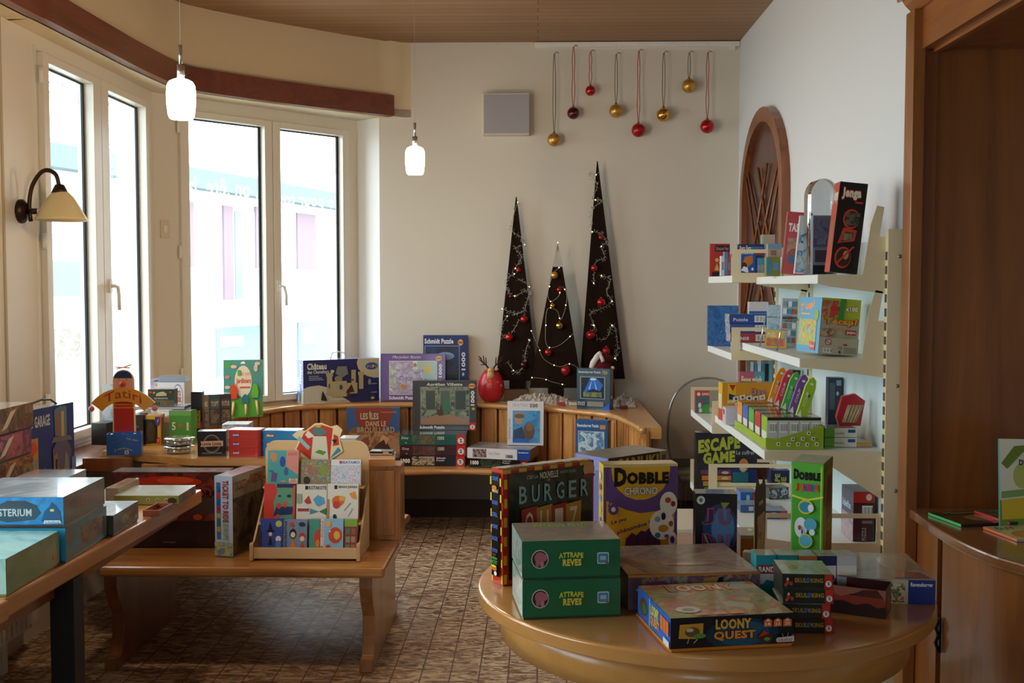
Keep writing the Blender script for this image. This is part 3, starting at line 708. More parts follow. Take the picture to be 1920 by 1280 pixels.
# wall speaker
a = at_y(905, 252, YB - .1); b_ = at_y(993, 174, YB - .1)
sp = thing('wall_speaker', 'flat grey square loudspeaker with a cream frame, high on the back wall', 'speaker', ((a.x + b_.x) / 2, YB - .1, (a.z + b_.z) / 2))
w2, h2_ = (b_.x - a.x) / 2, (b_.z - a.z) / 2
MB().box(-w2, w2, 0, .1, -h2_, h2_, P('#d8cdb8', .5)).build('housing', sp, bevel=.004); MB().box(-w2 + .008, w2 - .006, -.006, 0, -h2_ + .006, h2_ - .01, P('#a5a3a8', .8)).build('grille', sp)
# acrylic chair beyond the shelves
ac = thing('acrylic_chair', 'clear acrylic chair with rounded back standing against the back wall beside the shelving', 'chair', (1.0, 6.25, 0))
m_acr = glass('#f2f3f2', .12, .1)
bkp = [(-.2, 0.42), (-.23, .6), (-.21, .8), (-.13, .92), (0, .96), (.13, .92), (.21, .8), (.23, .6), (.2, .42)]
MB().prism(bkp, .2, .212, m_acr, 'y').build('backrest', ac)
MB().tube([(x, .206, z) for x, z in [(p.x, p.y) for p in spline([Vector((x, z, 0)) for x, z in bkp], 5)]], .007, glass('#d9dbd9', .3, .1), 6).build('back_rim', ac)
MB().box(-.2, .2, -.2, .2, .41, .43, m_acr).build('seat', ac)
for sx_ in (-.18, .18):
    for sy_ in (-.18, .18): MB().tube([(sx_, sy_, .41), (sx_ * 1.1, sy_ * 1.1, 0)], .014, m_acr).build('leg', ac)
# ================================================================== BOXES OF GAMES
ST = {}
def gbox(name, label, z, L, xr=None, yt=None, D=.05, yaw=0, Y=None, W=None, H=None, side='L', A=None, col='#888888', f={}, group=None, tilt=0, roll=0, cat='board game', lid=None, rough=.3, coat=.25, eps=.0004, up=None, open_top=0):
    """L = picture point of the front base corner, xr = column of the other corner, yt = row of the top edge"""
    t = Vector((math.cos(R(yaw)), math.sin(R(yaw))))
    if A is None:
        p = at_y(L[0], L[1], Y) if Y else at_z(L[0], L[1], z); A = Vector((p.x, p.y))
    else: A = Vector(A)
    if W is None:
        r = ray(xr, L[1]); W = (A.x * r.y - A.y * r.x) / (t.y * r.x - t.x * r.y)
    if H is None:
        r = ray(L[0], yt); H = CH + r.z * (A.y / r.y) - z
    if side == 'R': A = A - t * W
    zq = z; z = z + .0008
    n = Vector((-t.y, t.x)); c = A + t * (W / 2) + n * (D / 2)
    x0, x1, y0, y1 = -W / 2, W / 2, -D / 2, D / 2
    M = Matrix.Translation((c.x, c.y, z)) @ Matrix.Rotation(R(yaw), 4, 'Z')
    if tilt: M = M @ Matrix.Translation((0, y1, 0)) @ Matrix.Rotation(R(-tilt), 4, 'X') @ Matrix.Translation((0, -y1, 0))
    if roll: M = M @ Matrix.Translation((x1, 0, 0)) @ Matrix.Rotation(R(roll), 4, 'Y') @ Matrix.Translation((-x1, 0, 0))
    m = P(col, rough, 0, coat); mb = MB(); zb = 0
    if lid: zb = min(.006, H * .08)
    if open_top:
        th = .003
        mb.box(x0, x1, y0, y0 + th, 0, H, m).box(x0, x1, y1 - th, y1, 0, H, m).box(x0, x0 + th, y0 + th, y1 - th, 0, H, m).box(x1 - th, x1, y0 + th, y1 - th, 0, H, m).box(x0 + th, x1 - th, y0 + th, y1 - th, 0, .003, m)
    else: mb.box(x0, x1, y0, y1, zb, H, m)
    FR = {'front': ((x0, y0, zb), (1, 0, 0), (0, 0, 1), W, H - zb), 'left': ((x0, y1, zb), (0, -1, 0), (0, 0, 1), D, H - zb), 'right': ((x1, y0, zb), (0, 1, 0), (0, 0, 1), D, H - zb),
          'top': ((x0, y0, H), (1, 0, 0), (0, 1, 0), W, D)}
    for k, ops in f.items(): draw(mb, *FR[k], ops, eps=eps, coat=max(coat, .8) if k == 'top' and coat > .2 else coat, rough=min(rough, .2) if k == 'top' else rough)
    if lid:
        o = bpy.data.objects.new(name, None); COL.objects.link(o); o.empty_display_size = .03
        mb.build('lid', o); e = .0025; MB().box(x0 + e, x1 - e, y0 + e, y1 - e, 0, H * .5, P(lid, rough, 0, coat)).build('base_tray', o)
    else: o = mb.build(name)
    o.matrix_world = M
    tag(o, label, cat, group)
    ST['A'] = A; ST['z'] = z + H; ST['W'] = W; ST['H'] = H; ST['t'] = t; ST['n'] = n; ST['D'] = D
    return o
def T(s, x0, y0, x1, y1, c='#f4f2ea', **k): return ('t', s, x0, y0, x1, y1, c, k)
def Rr(x0, y0, x1, y1, c): return ('r', x0, y0, x1, y1, c)
def Ap(x0, y0, x1, y1, cols, sc_=14, *a): return ('r', x0, y0, x1, y1, [tuple(cols), sc_, *a])
def E(cx, cy, rx, ry, c): return ('e', cx, cy, rx, ry, c)
def Pg(pts, c): return ('p', pts, c)
def Ln(x0, y0, x1, y1, t, c): return ('l', x0, y0, x1, y1, t, c)
S_LOGO = lambda x0, y0, x1, y1: [Rr(x0, y0, x1, y1, '#c8281e'), E((x0 + x1) / 2, y0 + (y1 - y0) * .42, (x1 - x0) * .36, (y1 - y0) * .3, '#f3f1ec'), T('S', x0 + (x1 - x0) * .34, y0 + (y1 - y0) * .24, x1 - (x1 - x0) * .34, y0 + (y1 - y0) * .62, '#20355c', b=.03)]
# ------------------------------------------------------------------ on the round table
G = 'board games on the round table'
BQ = '#15130f'
ops = [Rr(0, 0, 1, 1, '#c2371f')]
for k in range(7): ops += [Rr(0, k / 7, .12, (k + .5) / 7, '#e2b83a'), Rr(.88, k / 7, 1, (k + .5) / 7, '#e2b83a')]
sp_ops = ops + [Rr(.16, .06, .84, .97, BQ)]
for i, (tx, c) in enumerate([('SOUPE', '#5b79c9'), ('MENU', '#e8d9a0'), ('BURGER', '#5b79c9'), ('SEL', '#5b79c9'), ('POIVRE', '#5b79c9'), ('SUCRE', '#5b79c9'), ("L'ADDITION", '#5b79c9'), ('MORT', '#4fb04a')]):
    sp_ops.append(T(tx, .24, .9 - i * .105, .76, .935 - i * .105, c, b=.02))
sp_ops += [E(.5, .84, .22, .02, '#d9772c'), E(.5, .22, .3, .012, '#3f8f3a'), Rr(.3, .245, .7, .26, '#8b2a20'), E(.5, .13, .26, .02, '#d9772c'), E(.5, .15, .24, .01, '#f0d23a'), E(.66, .09, .12, .02, '#f2f0ea')]
cv = [Rr(0, 0, 1, 1, '#c2371f')] + [Rr(k / 6, .965, (k + .5) / 6, 1, '#e2b83a') for k in range(6)] + [Rr(.0, (k) / 6, .035, (k + .5) / 6, '#e2b83a') for k in range(6)]
cv += [Rr(.05, .03, .97, .965, BQ), Ap(.05, .55, .97, .965, ['#15130f', '#1a1812', '#3d3a1c', '#15130f'], 9), T("C'EST LA", .24, .9, .36, .93, '#e8dcc0'), T('NOUVELLE', .38, .89, .58, .95, '#f0e4c8', b=.02), T('SORTE DE JEU', .6, .91, .78, .94, '#c9bfa8'), T('DE', .46, .865, .49, .885, '#d8cdb5'),
       E(.925, .93, .065, .07, '#d89a62'), E(.925, .87, .07, .02, '#8b3a20')]
for i, ch in enumerate('BURGER'): cv.append(T(ch, .15 + i * .135, .69, .235 + i * .135, .845, '#8fb3b8', b=.012))
for i, (ch, c) in enumerate(zip('QUIZ', ['#b5361f', '#c98f2e', '#b5361f', '#c98f2e'])):
    x = .2 + i * .16; cv += [Pg([(x - .02, .3), (x + .13, .3), (x + .145, .66), (x - .03, .64)], c), T(ch, x + .01, .38, x + .1, .61, '#f3d9b0', b=.01)]
gbox('game_box', 'standing black quiz game box with red and yellow checked edges, on the round table', ZT, (943, 1100), 1112, 882, .052, 35.6, col='#c2371f', f={'front': cv, 'left': sp_ops, 'top': [Rr(0, 0, 1, 1, '#c9a23a')] + [Rr(k / 6, 0, (k + .5) / 6, 1, '#c2371f') for k in range(6)] + [Rr(.02, .2, .98, .8, '#b9b2a2')]}, group=G, lid='#b33520')
PU = '#6b4a86'; YE = '#eeb42c'
gbox('game_box', 'upright yellow and purple box with a big purple hand, behind the green boxes', ZT, (1131, 1052), 1269, 872, .065, 8, Y=3.07, col='#d9a632', group=G, lid='#6b4a86', f={
    'front': [Rr(0, 0, 1, 1, PU), Pg([(.04, .02), (.96, .02), (.96, .55), (.75, .5), (.5, .48), (.3, .52), (.04, .62)], YE), E(.5, .86, .43, .36, PU), E(.5, .95, .4, .33, YE), Rr(0, .975, 1, 1, '#d9c27a'), Rr(0, .62, .03, .97, PU), Rr(.97, .6, 1, .97, PU),
              T('D', .14, .77, .31, .97, '#1c1814', b=.06), T('OBBLE', .31, .79, .88, .92, '#1c1814', b=.07), T('CHRONO', .27, .675, .73, .765, '#6a5a4a', b=.09), T('CHRONO', .275, .68, .725, .76, '#f4efe2', b=.03),
              E(.13, .53, .07, .06, PU), E(.13, .53, .03, .025, '#f4efe2'), Ln(.06, .56, .1, .64, .015, PU), Ln(.12, .58, .13, .66, .015, PU), Ln(.17, .57, .2, .63, .015, PU), T('Le jeu', .1, .38, .3, .43, '#4d2f66', b=.03, tilt=.04), T('phénomène !', .18, .3, .62, .36, '#4d2f66', b=.03, tilt=.1),
              Pg([(.26, .02), (.3, .22), (.38, .28), (.44, .25), (.5, .3), (.56, .29), (.62, .33), (.7, .31), (.76, .2), (.8, .02)], '#523056'), Ln(.44, .12, .46, .26, .008, '#2a1a34'), Ln(.58, .12, .6, .28, .008, '#2a1a34'), Ln(.68, .14, .7, .28, .008, '#2a1a34'),
              E(.87, .58, .12, .13, '#f2ead8'), E(.78, .36, .17, .16, '#f2ead8'), E(.93, .18, .06, .1, '#f2ead8'), E(.86, .62, .04, .03, '#c9452a'), E(.93, .58, .03, .03, '#a8231a'), E(.8, .32, .07, .04, '#c9892a'), E(.72, .42, .04, .03, '#8fb0c0'), E(.8, .45, .03, .04, '#222222'), E(.9, .37, .03, .03, '#b3521f'), E(.72, .25, .04, .03, '#2f8fa8'), E(.84, .24, .03, .02, PU), E(.92, .2, .03, .04, '#5a2a86'), E(.06, .12, .1, .08, '#a86a3a'), E(.06, .12, .05, .04, PU)],
    'left': [Rr(0, 0, 1, 1, '#cdb23a'), Rr(.2, .08, .8, .92, '#b39f45')] + [E(.5, .15 + k * .12, .22, .035, c) for k, c in enumerate(['#5a6ea8', '#d9d2b0', '#6b4a86', '#c9b23a', '#7d95a8', '#8a6a3a', '#d9d2b0'])], 'top': [Rr(0, 0, 1, 1, '#d8bf7c')]})
GR = '#1d6b46'
def green(label, z, A=None):
    return gbox('game_box', label, z, (979.7, 1162.7), 1163, 1090 if A is None else None, .2, 8, A=A, H=None if A is None else ST['H'], W=None if A is None else ST['W'], col=GR, group=G, lid='#164f34', coat=.35, f={
        'front': [E(.18, .5, .088, .26, '#e3d9cf'), E(.18, .5, .08, .235, '#3d2a2e'), E(.18, .54, .055, .16, '#b5707c'), E(.155, .38, .02, .09, '#b5707c'), E(.2, .36, .02, .09, '#c98390'), E(.225, .55, .03, .1, '#b5707c'),
                  T('ATTRAPE', .37, .5, .62, .66, '#8fbf3a', b=.06, arc=.03), T('ATTRAPE', .37, .52, .62, .65, '#d9d84a', b=.03, arc=.03), T('REVES', .41, .3, .6, .5, '#c9b53a', b=.06), T('REVES', .41, .31, .6, .49, '#e6e05a', b=.03),
                  Pg(rrect(.76, .34, .88, .66, .03), '#cfe0e8'), Pg(rrect(.768, .37, .872, .63, .025), '#4f8fc0'), Rr(.79, .45, .85, .56, '#a8cbe0'), E(.86, .38, .015, .05, '#b55a4a')],
        'left': [Rr(0, 0, 1, 1, '#8aa59a'), Ap(.1, .12, .9, .88, ['#6f8f8a', '#b9c9c4', '#3f7a62', '#c9b9b0', '#2d5a48'], 30)], 'top': [Ap(0, 0, 1, 1, ['#4f6a58', '#7a8a6c', '#8f8070', '#a58a7a', '#5f7a88'], 16), T('ATTRAPE REVES', .2, .68, .8, .9, '#a8b85a', b=.05)]})
green('lower green game box with a pink elephant, on the round table edge', ZT); g0 = ST['A']
green('upper green game box with a pink elephant, stacked on its twin', ST['z'] + .0005, A=g0 + Vector((-.001, .001)))
gbox('game_box', 'large flat plum and orange game box between the green boxes and the playing-card stack', ZT, (1177.5, 1148), 1424, 1079, .29, 8, col='#574150', group=G, lid='#3a2a36', coat=.45, f={
    'front': [Ap(0, 0, 1, 1, ['#4d3a4a', '#5a4656', '#453340'], 8), Rr(0, .93, 1, 1, '#c9813c'), Ap(.1, .55, 1, .93, ['#7f7a64', '#a09a84', '#7a4a6a', '#8f8a70', '#8a3a34', '#6f8076'], 26), E(.22, .72, .08, .1, '#8a4a78'), Pg([(.55, .55), (.57, .86), (.68, .88), (.66, .6)], '#c98a3c'), Pg([(.66, .6), (.68, .85), (.72, .9), (.7, .55)], '#1a1614'), T('T', .06, .2, .11, .6, '#d8ccc4')],
    'top': [Ap(0, 0, 1, 1, ['#6a5a50', '#94826f', '#a7957e', '#8a6a60', '#b3a48c'], 9), Pg([(0, 0), (.16, 0), (.06, .35), (0, .5)], '#c98a3c'), E(.55, .3, .2, .05, '#c9a58c')], 'left': [Rr(0, 0, 1, 1, '#4d3f34')]})
lqf = [Rr(0, 0, 1, 1, '#14161f'), E(.58, .4, .3, .5, '#153a50'), E(.58, .42, .22, .4, '#1f5a78'), Rr(0, 0, 1, .03, '#e08a2c')]
for s_, a_, b_2, c_, bb in (('LOONY', .36, .56, .66, .0, ), ('QUEST', .34, .22, .66, .0)):
    lqf += [T(s_, .355 if s_ == 'LOONY' else .34, .56 if s_ == 'LOONY' else .2, .655 if s_ == 'LOONY' else .69, .93 if s_ == 'LOONY' else .55, '#0b1a2a', b=.12), T(s_, .36 if s_ == 'LOONY' else .345, .58 if s_ == 'LOONY' else .22, .65 if s_ == 'LOONY' else .685, .91 if s_ == 'LOONY' else .53, '#ef9a3a' if s_ == 'QUEST' else '#f0b84a', b=.05)]
lqf += [Pg([(.06, .36), (.07, .8), (.26, .82), (.255, .4), (.2, .33)], '#d9a03c'), E(.17, .55, .06, .16, '#6f5a3a'), E(.23, .42, .05, .08, '#5f9a3a'), E(.15, .62, .03, .06, '#e3d2a0'), Ln(.13, .2, .14, .34, .02, '#e8dfd0'), Ln(.18, .2, .21, .33, .02, '#e8dfd0'),
        E(.76, .28, .06, .13, '#5a2a1c'), E(.775, .22, .025, .06, '#6fae3a'), Pg([(.7, .3), (.75, .5), (.79, .4)], '#c93a24')]
for k, s_ in enumerate(('14', '2-5', '20')):
    x = .745 + k * .078; lqf += [Pg([(x, .62), (x + .068, .62), (x + .068, .82), (x + .034, .9), (x, .82)], '#e2743a'), T(s_, x + .014, .66, x + .054, .76, '#f5e9d8', b=.03), E(x + .034, .82, .014, .03, '#f5e9d8')]
lqf += [Pg([(.85, .12), (.99, .12), (.99, .3), (.85, .27), (.84, .2)], '#eadfd6'), T('Libellud', .86, .15, .97, .24, '#6a5a58'), Ln(.9, .28, .89, .4, .012, '#d0cac4'), Ln(.93, .28, .94, .42, .012, '#d0cac4'), Ln(.96, .28, .98, .36, .012, '#d0cac4')]
gbox('game_box', 'flat black and blue family game box at the front of the round table', ZT, (1257, 1224), 1487, 1160, .256, 10.3, col='#17181f', group=G, lid='#e08a2c', coat=.45, f={'front': lqf,
    'left': [Rr(0, 0, 1, 1, '#2f66c0'), E(.2, .5, .12, .3, '#6a4a2c'), E(.22, .45, .07, .18, '#4f7a3a'), Rr(.38, .0, .41, 1, '#7fb0e8'), T('LOONY', .43, .5, .68, .88, '#e8d04a', b=.05), T('QUEST', .43, .15, .7, .5, '#e8a83a', b=.05)] + [Pg([(.74 + k * .085, .4), (.81 + k * .085, .4), (.81 + k * .085, .85), (.74 + k * .085, .85)], '#e2743a') for k in range(3)] + [Rr(.84, .05, 1, .25, '#d9e2ea'), Rr(0, 0, 1, .04, '#e08a2c')],
    'top': [Ap(0, 0, 1, 1, ['#6f8a8c', '#8fa39a', '#a8a06a', '#a3624a', '#8f9a58', '#7a6a60', '#5f7a8c'], 11), T('LOONY', .2, .74, .8, .95, '#4a3a3a', b=.09), T('LOONY', .21, .75, .79, .94, '#e0934a', b=.04), E(.2, .2, .1, .09, '#c9bdb0'), E(.2, .2, .05, .045, '#7a8a5a')] + [Rr(.22 + k * .14, .02, .33 + k * .14, .09, '#d0764a') for k in range(3)]})
# card decks
skf = [Rr(0, 0, 1, 1, '#1c211d'), Rr(.83, 0, .99, 1, '#c02a1e'), E(.91, .35, .06, .22, '#efe9e0'), T('S', .885, .25, .935, .5, '#20355c', b=.03), T('SKULL KING', .24, .42, .8, .74, '#b58f3a', b=.03), E(.51, .62, .05, .16, '#2a5aa8'), E(.1, .5, .035, .25, '#b53a2c'), E(.1, .66, .02, .1, '#e0c9a8'), E(.17, .35, .03, .14, '#a84a34'), E(.06, .25, .03, .12, '#b0502c')]
zz = ZT; A_sk = at_z(1478, 1193, ZT)
A0 = Vector((.553, 2.44)); names = ['lowest of four black pirate card decks with red stripe, on the round table', 'second from the bottom of the four black pirate card decks', 'third from the bottom of the four black pirate card decks', 'topmost of four black pirate card decks, its pale back facing up']
for k in range(4):
    dx = (.0, -.007, .001, -.001)[k]
    gbox('card_deck_box', names[k], zz, None, A=A0 + Vector((dx, .002 * k)), W=.112, H=.0322, D=.125, yaw=-3 + (1.5, -1, .5, 0)[k], col='#1c211d', group='black pirate card decks', cat='card game', coat=.45, f={'front': skf, 'top': [Ap(0, 0, 1, 1, ['#6a7a64', '#9aa58a', '#7f8f7a', '#b0a890'], 22), E(.3, .5, .1, .14, '#a85a5a')], 'left': [Rr(0, 0, 1, 1, '#2c302c')]})
    zz = ST['z'] + .0004
# teal display with small boxes
ty = Vector((.537, 2.665)); xs = 0
for k, (w_, c, lab, txt) in enumerate([(.052, '#2f9aa8', 'teal small card box with a red banner, left end of its row', 1), (.052, '#2fa3a8', 'second teal small card box in the row behind the card decks', 0), (.047, '#c9763a', 'orange topped small card box in the row behind the card decks', 0), (.047, '#27355f', 'navy small card box in the row behind the card decks', 0), (.05, '#c9c7cc', 'white small card box at the right end of its row', 0)]):
    fr_ = [Rr(0, 0, 1, .32, '#1f8a96'), Rr(0, .68, 1, .74, '#e3e0d8'), Rr(0, .0, 1, .06, '#8a3020')] if k < 2 else [Rr(0, .0, 1, .8, '#e3e0dc'), Rr(.1, .3, .9, .6, c)]
    if txt: fr_ = [Rr(0, .4, 1, .62, '#d9e3e0'), Rr(.08, .62, 1, .8, '#9a2c20'), T('BANDI', .12, .65, .98, .77, '#f2eee4', b=.05), Pg([(0, .0), (1, .0), (1, .12), (.5, .1), (0, .2)], '#8a3020'), Pg([(0, .2), (.5, .5), (1, .45), (1, .12), (.5, .1)], '#1f8a96')]
    gbox('card_deck_box', lab, ZT, None, A=ty + Vector((xs, xs * .02)), W=w_ - .002, H=.12 if k < 2 else .118, D=.062, yaw=1, col=c, cat='card game', group='row of small boxes on the round table', f={'front': fr_, 'top': [Ap(0, 0, 1, 1, [c, '#8a9a84', '#b0a890', '#6f8a88'], 25)]})
    xs += w_
hc = thing('header_card', 'dark brown display header card with pointed top, seen edge-on beside the teal boxes', 'sign', (.585, 2.86, ZT), R(66))
MB().prism([(-.05, 0), (.05, 0), (.052, .1), (.06, .2), (.055, .25), (.04, .275), (.03, .26), (-.02, .262), (-.035, .285), (-.045, .262), (-.06, .24), (-.052, .12)], -.002, .002, P('#2a1c14', .4), 'y').prism([(-.05, 0), (.05, 0), (.052, .1), (.058, .2), (.052, .245), (-.052, .24), (-.05, .12)], .002, .0045, P('#b59a70', .6), 'y').build('card_face', hc)
mb = MB(); draw(mb, (-.05, -.0022, 0), (1, 0, 0), (0, 0, 1), .1, .26, [Ap(.05, .15, .95, .7, ['#2a1c14', '#8a5a30', '#c9a060', '#4a2c1a'], 22), Rr(.2, .8, .7, .84, '#b5954a'), Rr(.3, .08, .7, .13, '#c9542c')]); mb.build('card_print', hc)
djf = [Rr(0, 0, 1, 1, '#4fa338'), Pg([(0, .75), (.25, .72), (.75, .72), (1, .75), (1, 1), (0, 1)], '#5cae3c'), Pg([(0, .735), (.5, .705), (1, .735), (1, .75), (.5, .72), (0, .75)], '#d9d94a'), T('D', .08, .87, .24, .95, '#171410', b=.07), T('OBBLE', .24, .865, .92, .93, '#171410', b=.08)]
for i, (ch, c) in enumerate(zip('JUNIOR', ['#c9302a', '#d9702a', '#7a3a9a', '#c92a5a', '#2a6ac0', '#d9502a'])): djf.append(T(ch, .14 + i * .125, .78, .25 + i * .125, .84, c, b=.06))
djf += [E(.47, .66, .24, .055, '#d9c93a'), E(.47, .66, .2, .042, '#3a8fa8'), E(.63, .655, .09, .03, '#e8e8ee'), E(.33, .5, .2, .08, '#e6e6ea'), E(.62, .53, .2, .05, '#5aa8c0'), E(.48, .4, .22, .055, '#d9c93a'), E(.48, .4, .19, .045, '#5ab0c8'), E(.68, .47, .09, .025, '#e8e8ee'),
        E(.5, .27, .24, .05, '#d99ab0'), E(.5, .27, .19, .035, '#e8e0d0'), E(.24, .27, .08, .025, '#e8e8ee'), E(.42, .12, .27, .09, '#e6e6ea'), E(.68, .16, .2, .06, '#d9dccf'), E(.3, .5, .05, .02, '#a8452a'), E(.38, .47, .03, .02, '#2a5a9a'), E(.28, .13, .04, .02, '#3a8a4a'), E(.45, .1, .05, .015, '#a83a6a'), E(.6, .14, .04, .02, '#c98a2a'), Rr(.03, 0, .06, .98, '#8fc24a'), Rr(.94, 0, .97, .98, '#c9d94a')]
gbox('game_box', 'tall bright green game box with windowed side, on the round table', ZT, (1481, 1111), 1541, 866, .14, -24, Y=2.79, col='#6f7a2c', group=G, f={'front': djf, 'right': [Rr(0, 0, 1, 1, '#8a8f34'), Pg([(.35, .52), (.8, .56), (.85, .88), (.45, .86), (.3, .7)], '#3a2f22'), Pg([(.35, .12), (.8, .08), (.88, .42), (.45, .44), (.3, .3)], '#3f3226'), E(.15, .75, .1, .09, '#a8702c'), E(.15, .2, .1, .08, '#a8802c'), Rr(.1, .9, .9, .94, '#a89a4a'), Rr(.4, .475, .9, .485, '#4fc23a')], 'top': [Ap(0, 0, 1, 1, ['#7f8558', '#9a9a68', '#6f7a50'], 20)]})
# small open carton with landscape print
ob = gbox('card_box', 'small open carton printed with a red desert landscape, on the round table', ZT, None, A=Vector((.70, 2.60)), W=.128, H=.066, D=.09, yaw=-25, col='#5a2f2a', group=G, cat='card game', open_top=1, f={'front': [Rr(0, 0, 1, .45, '#33201f'), Pg([(0, .45), (.25, .5), (.45, .38), (.7, .5), (.85, .35), (1, .42), (1, .7), (0, .72)], '#a34534'), Pg([(0, .72), (.2, .65), (.45, .8), (.6, .95), (.85, 1), (1, .6), (1, 1), (0, 1)], '#b5705c')], 'right': [Rr(0, 0, 1, 1, '#5a2a28'), E(.5, .4, .3, .3, '#b0452c')]})
MB().add([(-.064, .045, .066), (.064, .045, .066), (.064, -.0, .078), (-.064, -.0, .078)], [(0, 1, 2, 3)], P('#c98f52', .6)).add([(-.064, .045, .068), (.064, .045, .068), (.064, 0, .08), (-.064, 0, .08)], [(3, 2, 1, 0)], P('#d9a568', .6)).build('flap', ob)
gbox('puzzle_box', 'flat game box with dark blue corner panel, at the right rim of the table', ZT, (1753, 1133.7), None, 1088.5, .27, -4, W=.19, side='R', col='#c9c0b0', group=G, coat=.45, f={'front': [Rr(0, 0, 1, 1, '#c9bda8'), Ap(.42, .05, .62, .85, ['#c23a2c', '#e3d3a8', '#3a5a3a', '#d9b03a'], 60), Rr(.66, 0, 1, 1, '#1c3a86'), T('Ravensburger', .69, .68, .97, .9, '#f2f2f4', b=.03)], 'top': [Ap(0, 0, 1, 1, ['#8f9a94', '#b3aea0', '#a59684', '#8a6a66'], 7), E(.72, .6, .24, .3, '#b5a384'), E(.72, .6, .2, .25, '#96907e'), Pg([(.5, .05), (.98, .05), (.9, .25), (.6, .3)], '#a06a62')]})
jd = [Rr(0, 0, 1, 1, '#10121c'), E(.6, .5, .42, .36, '#1f3f6c'), E(.66, .52, .28, .28, '#4f7fae'), E(.13, .91, .1, .06, '#d9d6d2'), E(.13, .91, .04, .03, '#4a6a5a'), Pg([(.6, .88), (.82, .88), (.68, .78)], '#8f8f3a')]
for s_, x0, y0 in (('J', .15, .56), ('U', .54, .56), ('D', .16, .2), ('U', .54, .2)):
    jd += [T(s_, x0, y0, x0 + .3, y0 + .24, '#b03a62', b=.05), T(s_, x0 + .02, y0 + .018, x0 + .28, y0 + .222, '#1f2f50' if s_ != 'U' else '#41699a', b=.0)]
jd += [T('MO', .15, -.0, .84, .12, '#b03a62', b=.02), Ln(.22, .42, .34, .25, .02, '#8fae4a')]
gbox('game_box', 'black party game box with neon pink letters, at the round table rear', ZT, (1303, 1056), 1381, 925.6, .07, -3, Y=3.05, col='#1d1a1c', group=G, f={'front': jd, 'right': [Rr(0, 0, 1, 1, '#3a3228')], 'top': [Rr(0, 0, 1, 1, '#4a4038')]})
gbox('game_box', 'grey topped box with yellow capital letters, tucked behind the yellow and purple box', ZT, (1140, 1026), 1250, 860, .145, 41, Y=3.2, col='#2c2a28', group=G, f={'front': [Rr(0, 0, 1, 1, '#2c2826'), Rr(.86, 0, 1, 1, '#b0a878'), T('SANUKI', .15, .87, .84, .98, '#c9b82a', b=.05), Rr(.9, .9, .96, .96, '#2f7a5a'), Rr(.9, .8, .96, .86, '#3a6a8a')], 'left': [Rr(0, 0, 1, 1, '#6a6a9a'), Rr(.05, .85, .95, 1, '#7a86b8')], 'top': [Ap(0, 0, 1, 1, ['#6a6660', '#8a857c', '#787470'], 12)]})
gbox('game_box', 'cream game box with an orange front, behind the black neon letter box', ZT, (1388, 1060), 1432, 1004, .11, -2, Y=3.13, col='#a89c84', group=G, f={'front': [Rr(0, 0, 1, 1, '#c47a2a'), Rr(0, .85, 1, 1, '#b0a488')], 'top': [Ap(0, 0, 1, 1, ['#a09a80', '#b9ae94', '#8f8a74'], 10), Rr(.4, .5, .65, .8, '#d98a7a')]})
gbox('card_box', 'small pale folded card standing beside the teal boxes', ZT, (1392, 1085), 1424, 1035, .03, -20, Y=2.95, col='#b0a690', cat='card game', f={'front': [Ap(0, 0, 1, 1, ['#a59b86', '#c0b59c', '#8f8674'], 18)]})
# low side table behind
lt = thing('side_table', 'low cream topped side table with rounded corners, half hidden behind the round table', 'table', (.585, 4.42, 0))
MB().prism(rrect(-.12, -.2, .12, .2, .05), .53, .555, P('#cfc4b0', .4), 'z').build('table_top', lt); MB().prism(rrect(-.115, -.195, .115, .195, .05), .46, .53, m_bd, 'z').build('apron', lt)
for sx_ in (-.1, .1):
    for sy_ in (-.15, .15): MB().box(sx_ - .015, sx_ + .015, sy_ - .015, sy_ + .015, 0, .46, m_bd).build('leg', lt)
# ------------------------------------------------------------------ front bench seat
gbox('game_box', 'large black game box with a glowing red volcano picture, standing on the front bench', ZSEAT, (212, 1028), 428, 885, .11, 1, Y=4.42, col='#1c1416', lid='#241a1a', coat=.3, f={
    'front': [Ap(0, 0, 1, 1, ['#120d10', '#1f1518', '#2c1614', '#140f12'], 7), Ap(.0, .35, 1, 1, ['#2a1414', '#5a1f16', '#3a2420', '#8a2c18', '#4a3a3a', '#2a1a1c'], 10), E(.5, .87, .28, .08, '#b5341c'), E(.55, .89, .16, .045, '#d9502a'), E(.8, .56, .18, .12, '#4a3530'), E(.74, .4, .04, .04, '#a8401f'), T('YGGDRASIL', .62, .66, .98, .76, '#120d0d', b=.03), T('matagot', .44, .05, .55, .075, '#9a9088')], 'top': [Ap(0, 0, 1, 1, ['#8a8f96', '#6a6a74', '#a8adb3'], 12)]})
ttr = [Rr(0, 0, 1, 1, '#b8c4d8'), Rr(.1, .2, .34, .92, '#4a6a9a')] + [Rr(.12, .3 + k * .085, .32, .36 + k * .085, c) for k, c in enumerate(['#c2962c', '#2a7a4a', '#b0a030', '#a83040', '#2a5aa8', '#c93a34', '#2a6aa0'])]
ttr += [T('TICKET TO RIDE', .46, .42, .78, .95, '#9a2c22', rot=-90, b=.03), T('EUROPE', .48, .2, .76, .4, '#7f9a3a', rot=-90, b=.02), Ap(.0, 0, 1, .17, ['#2f5a9a', '#c9b83a', '#4a8ac0', '#8a7a3a'], 40)]
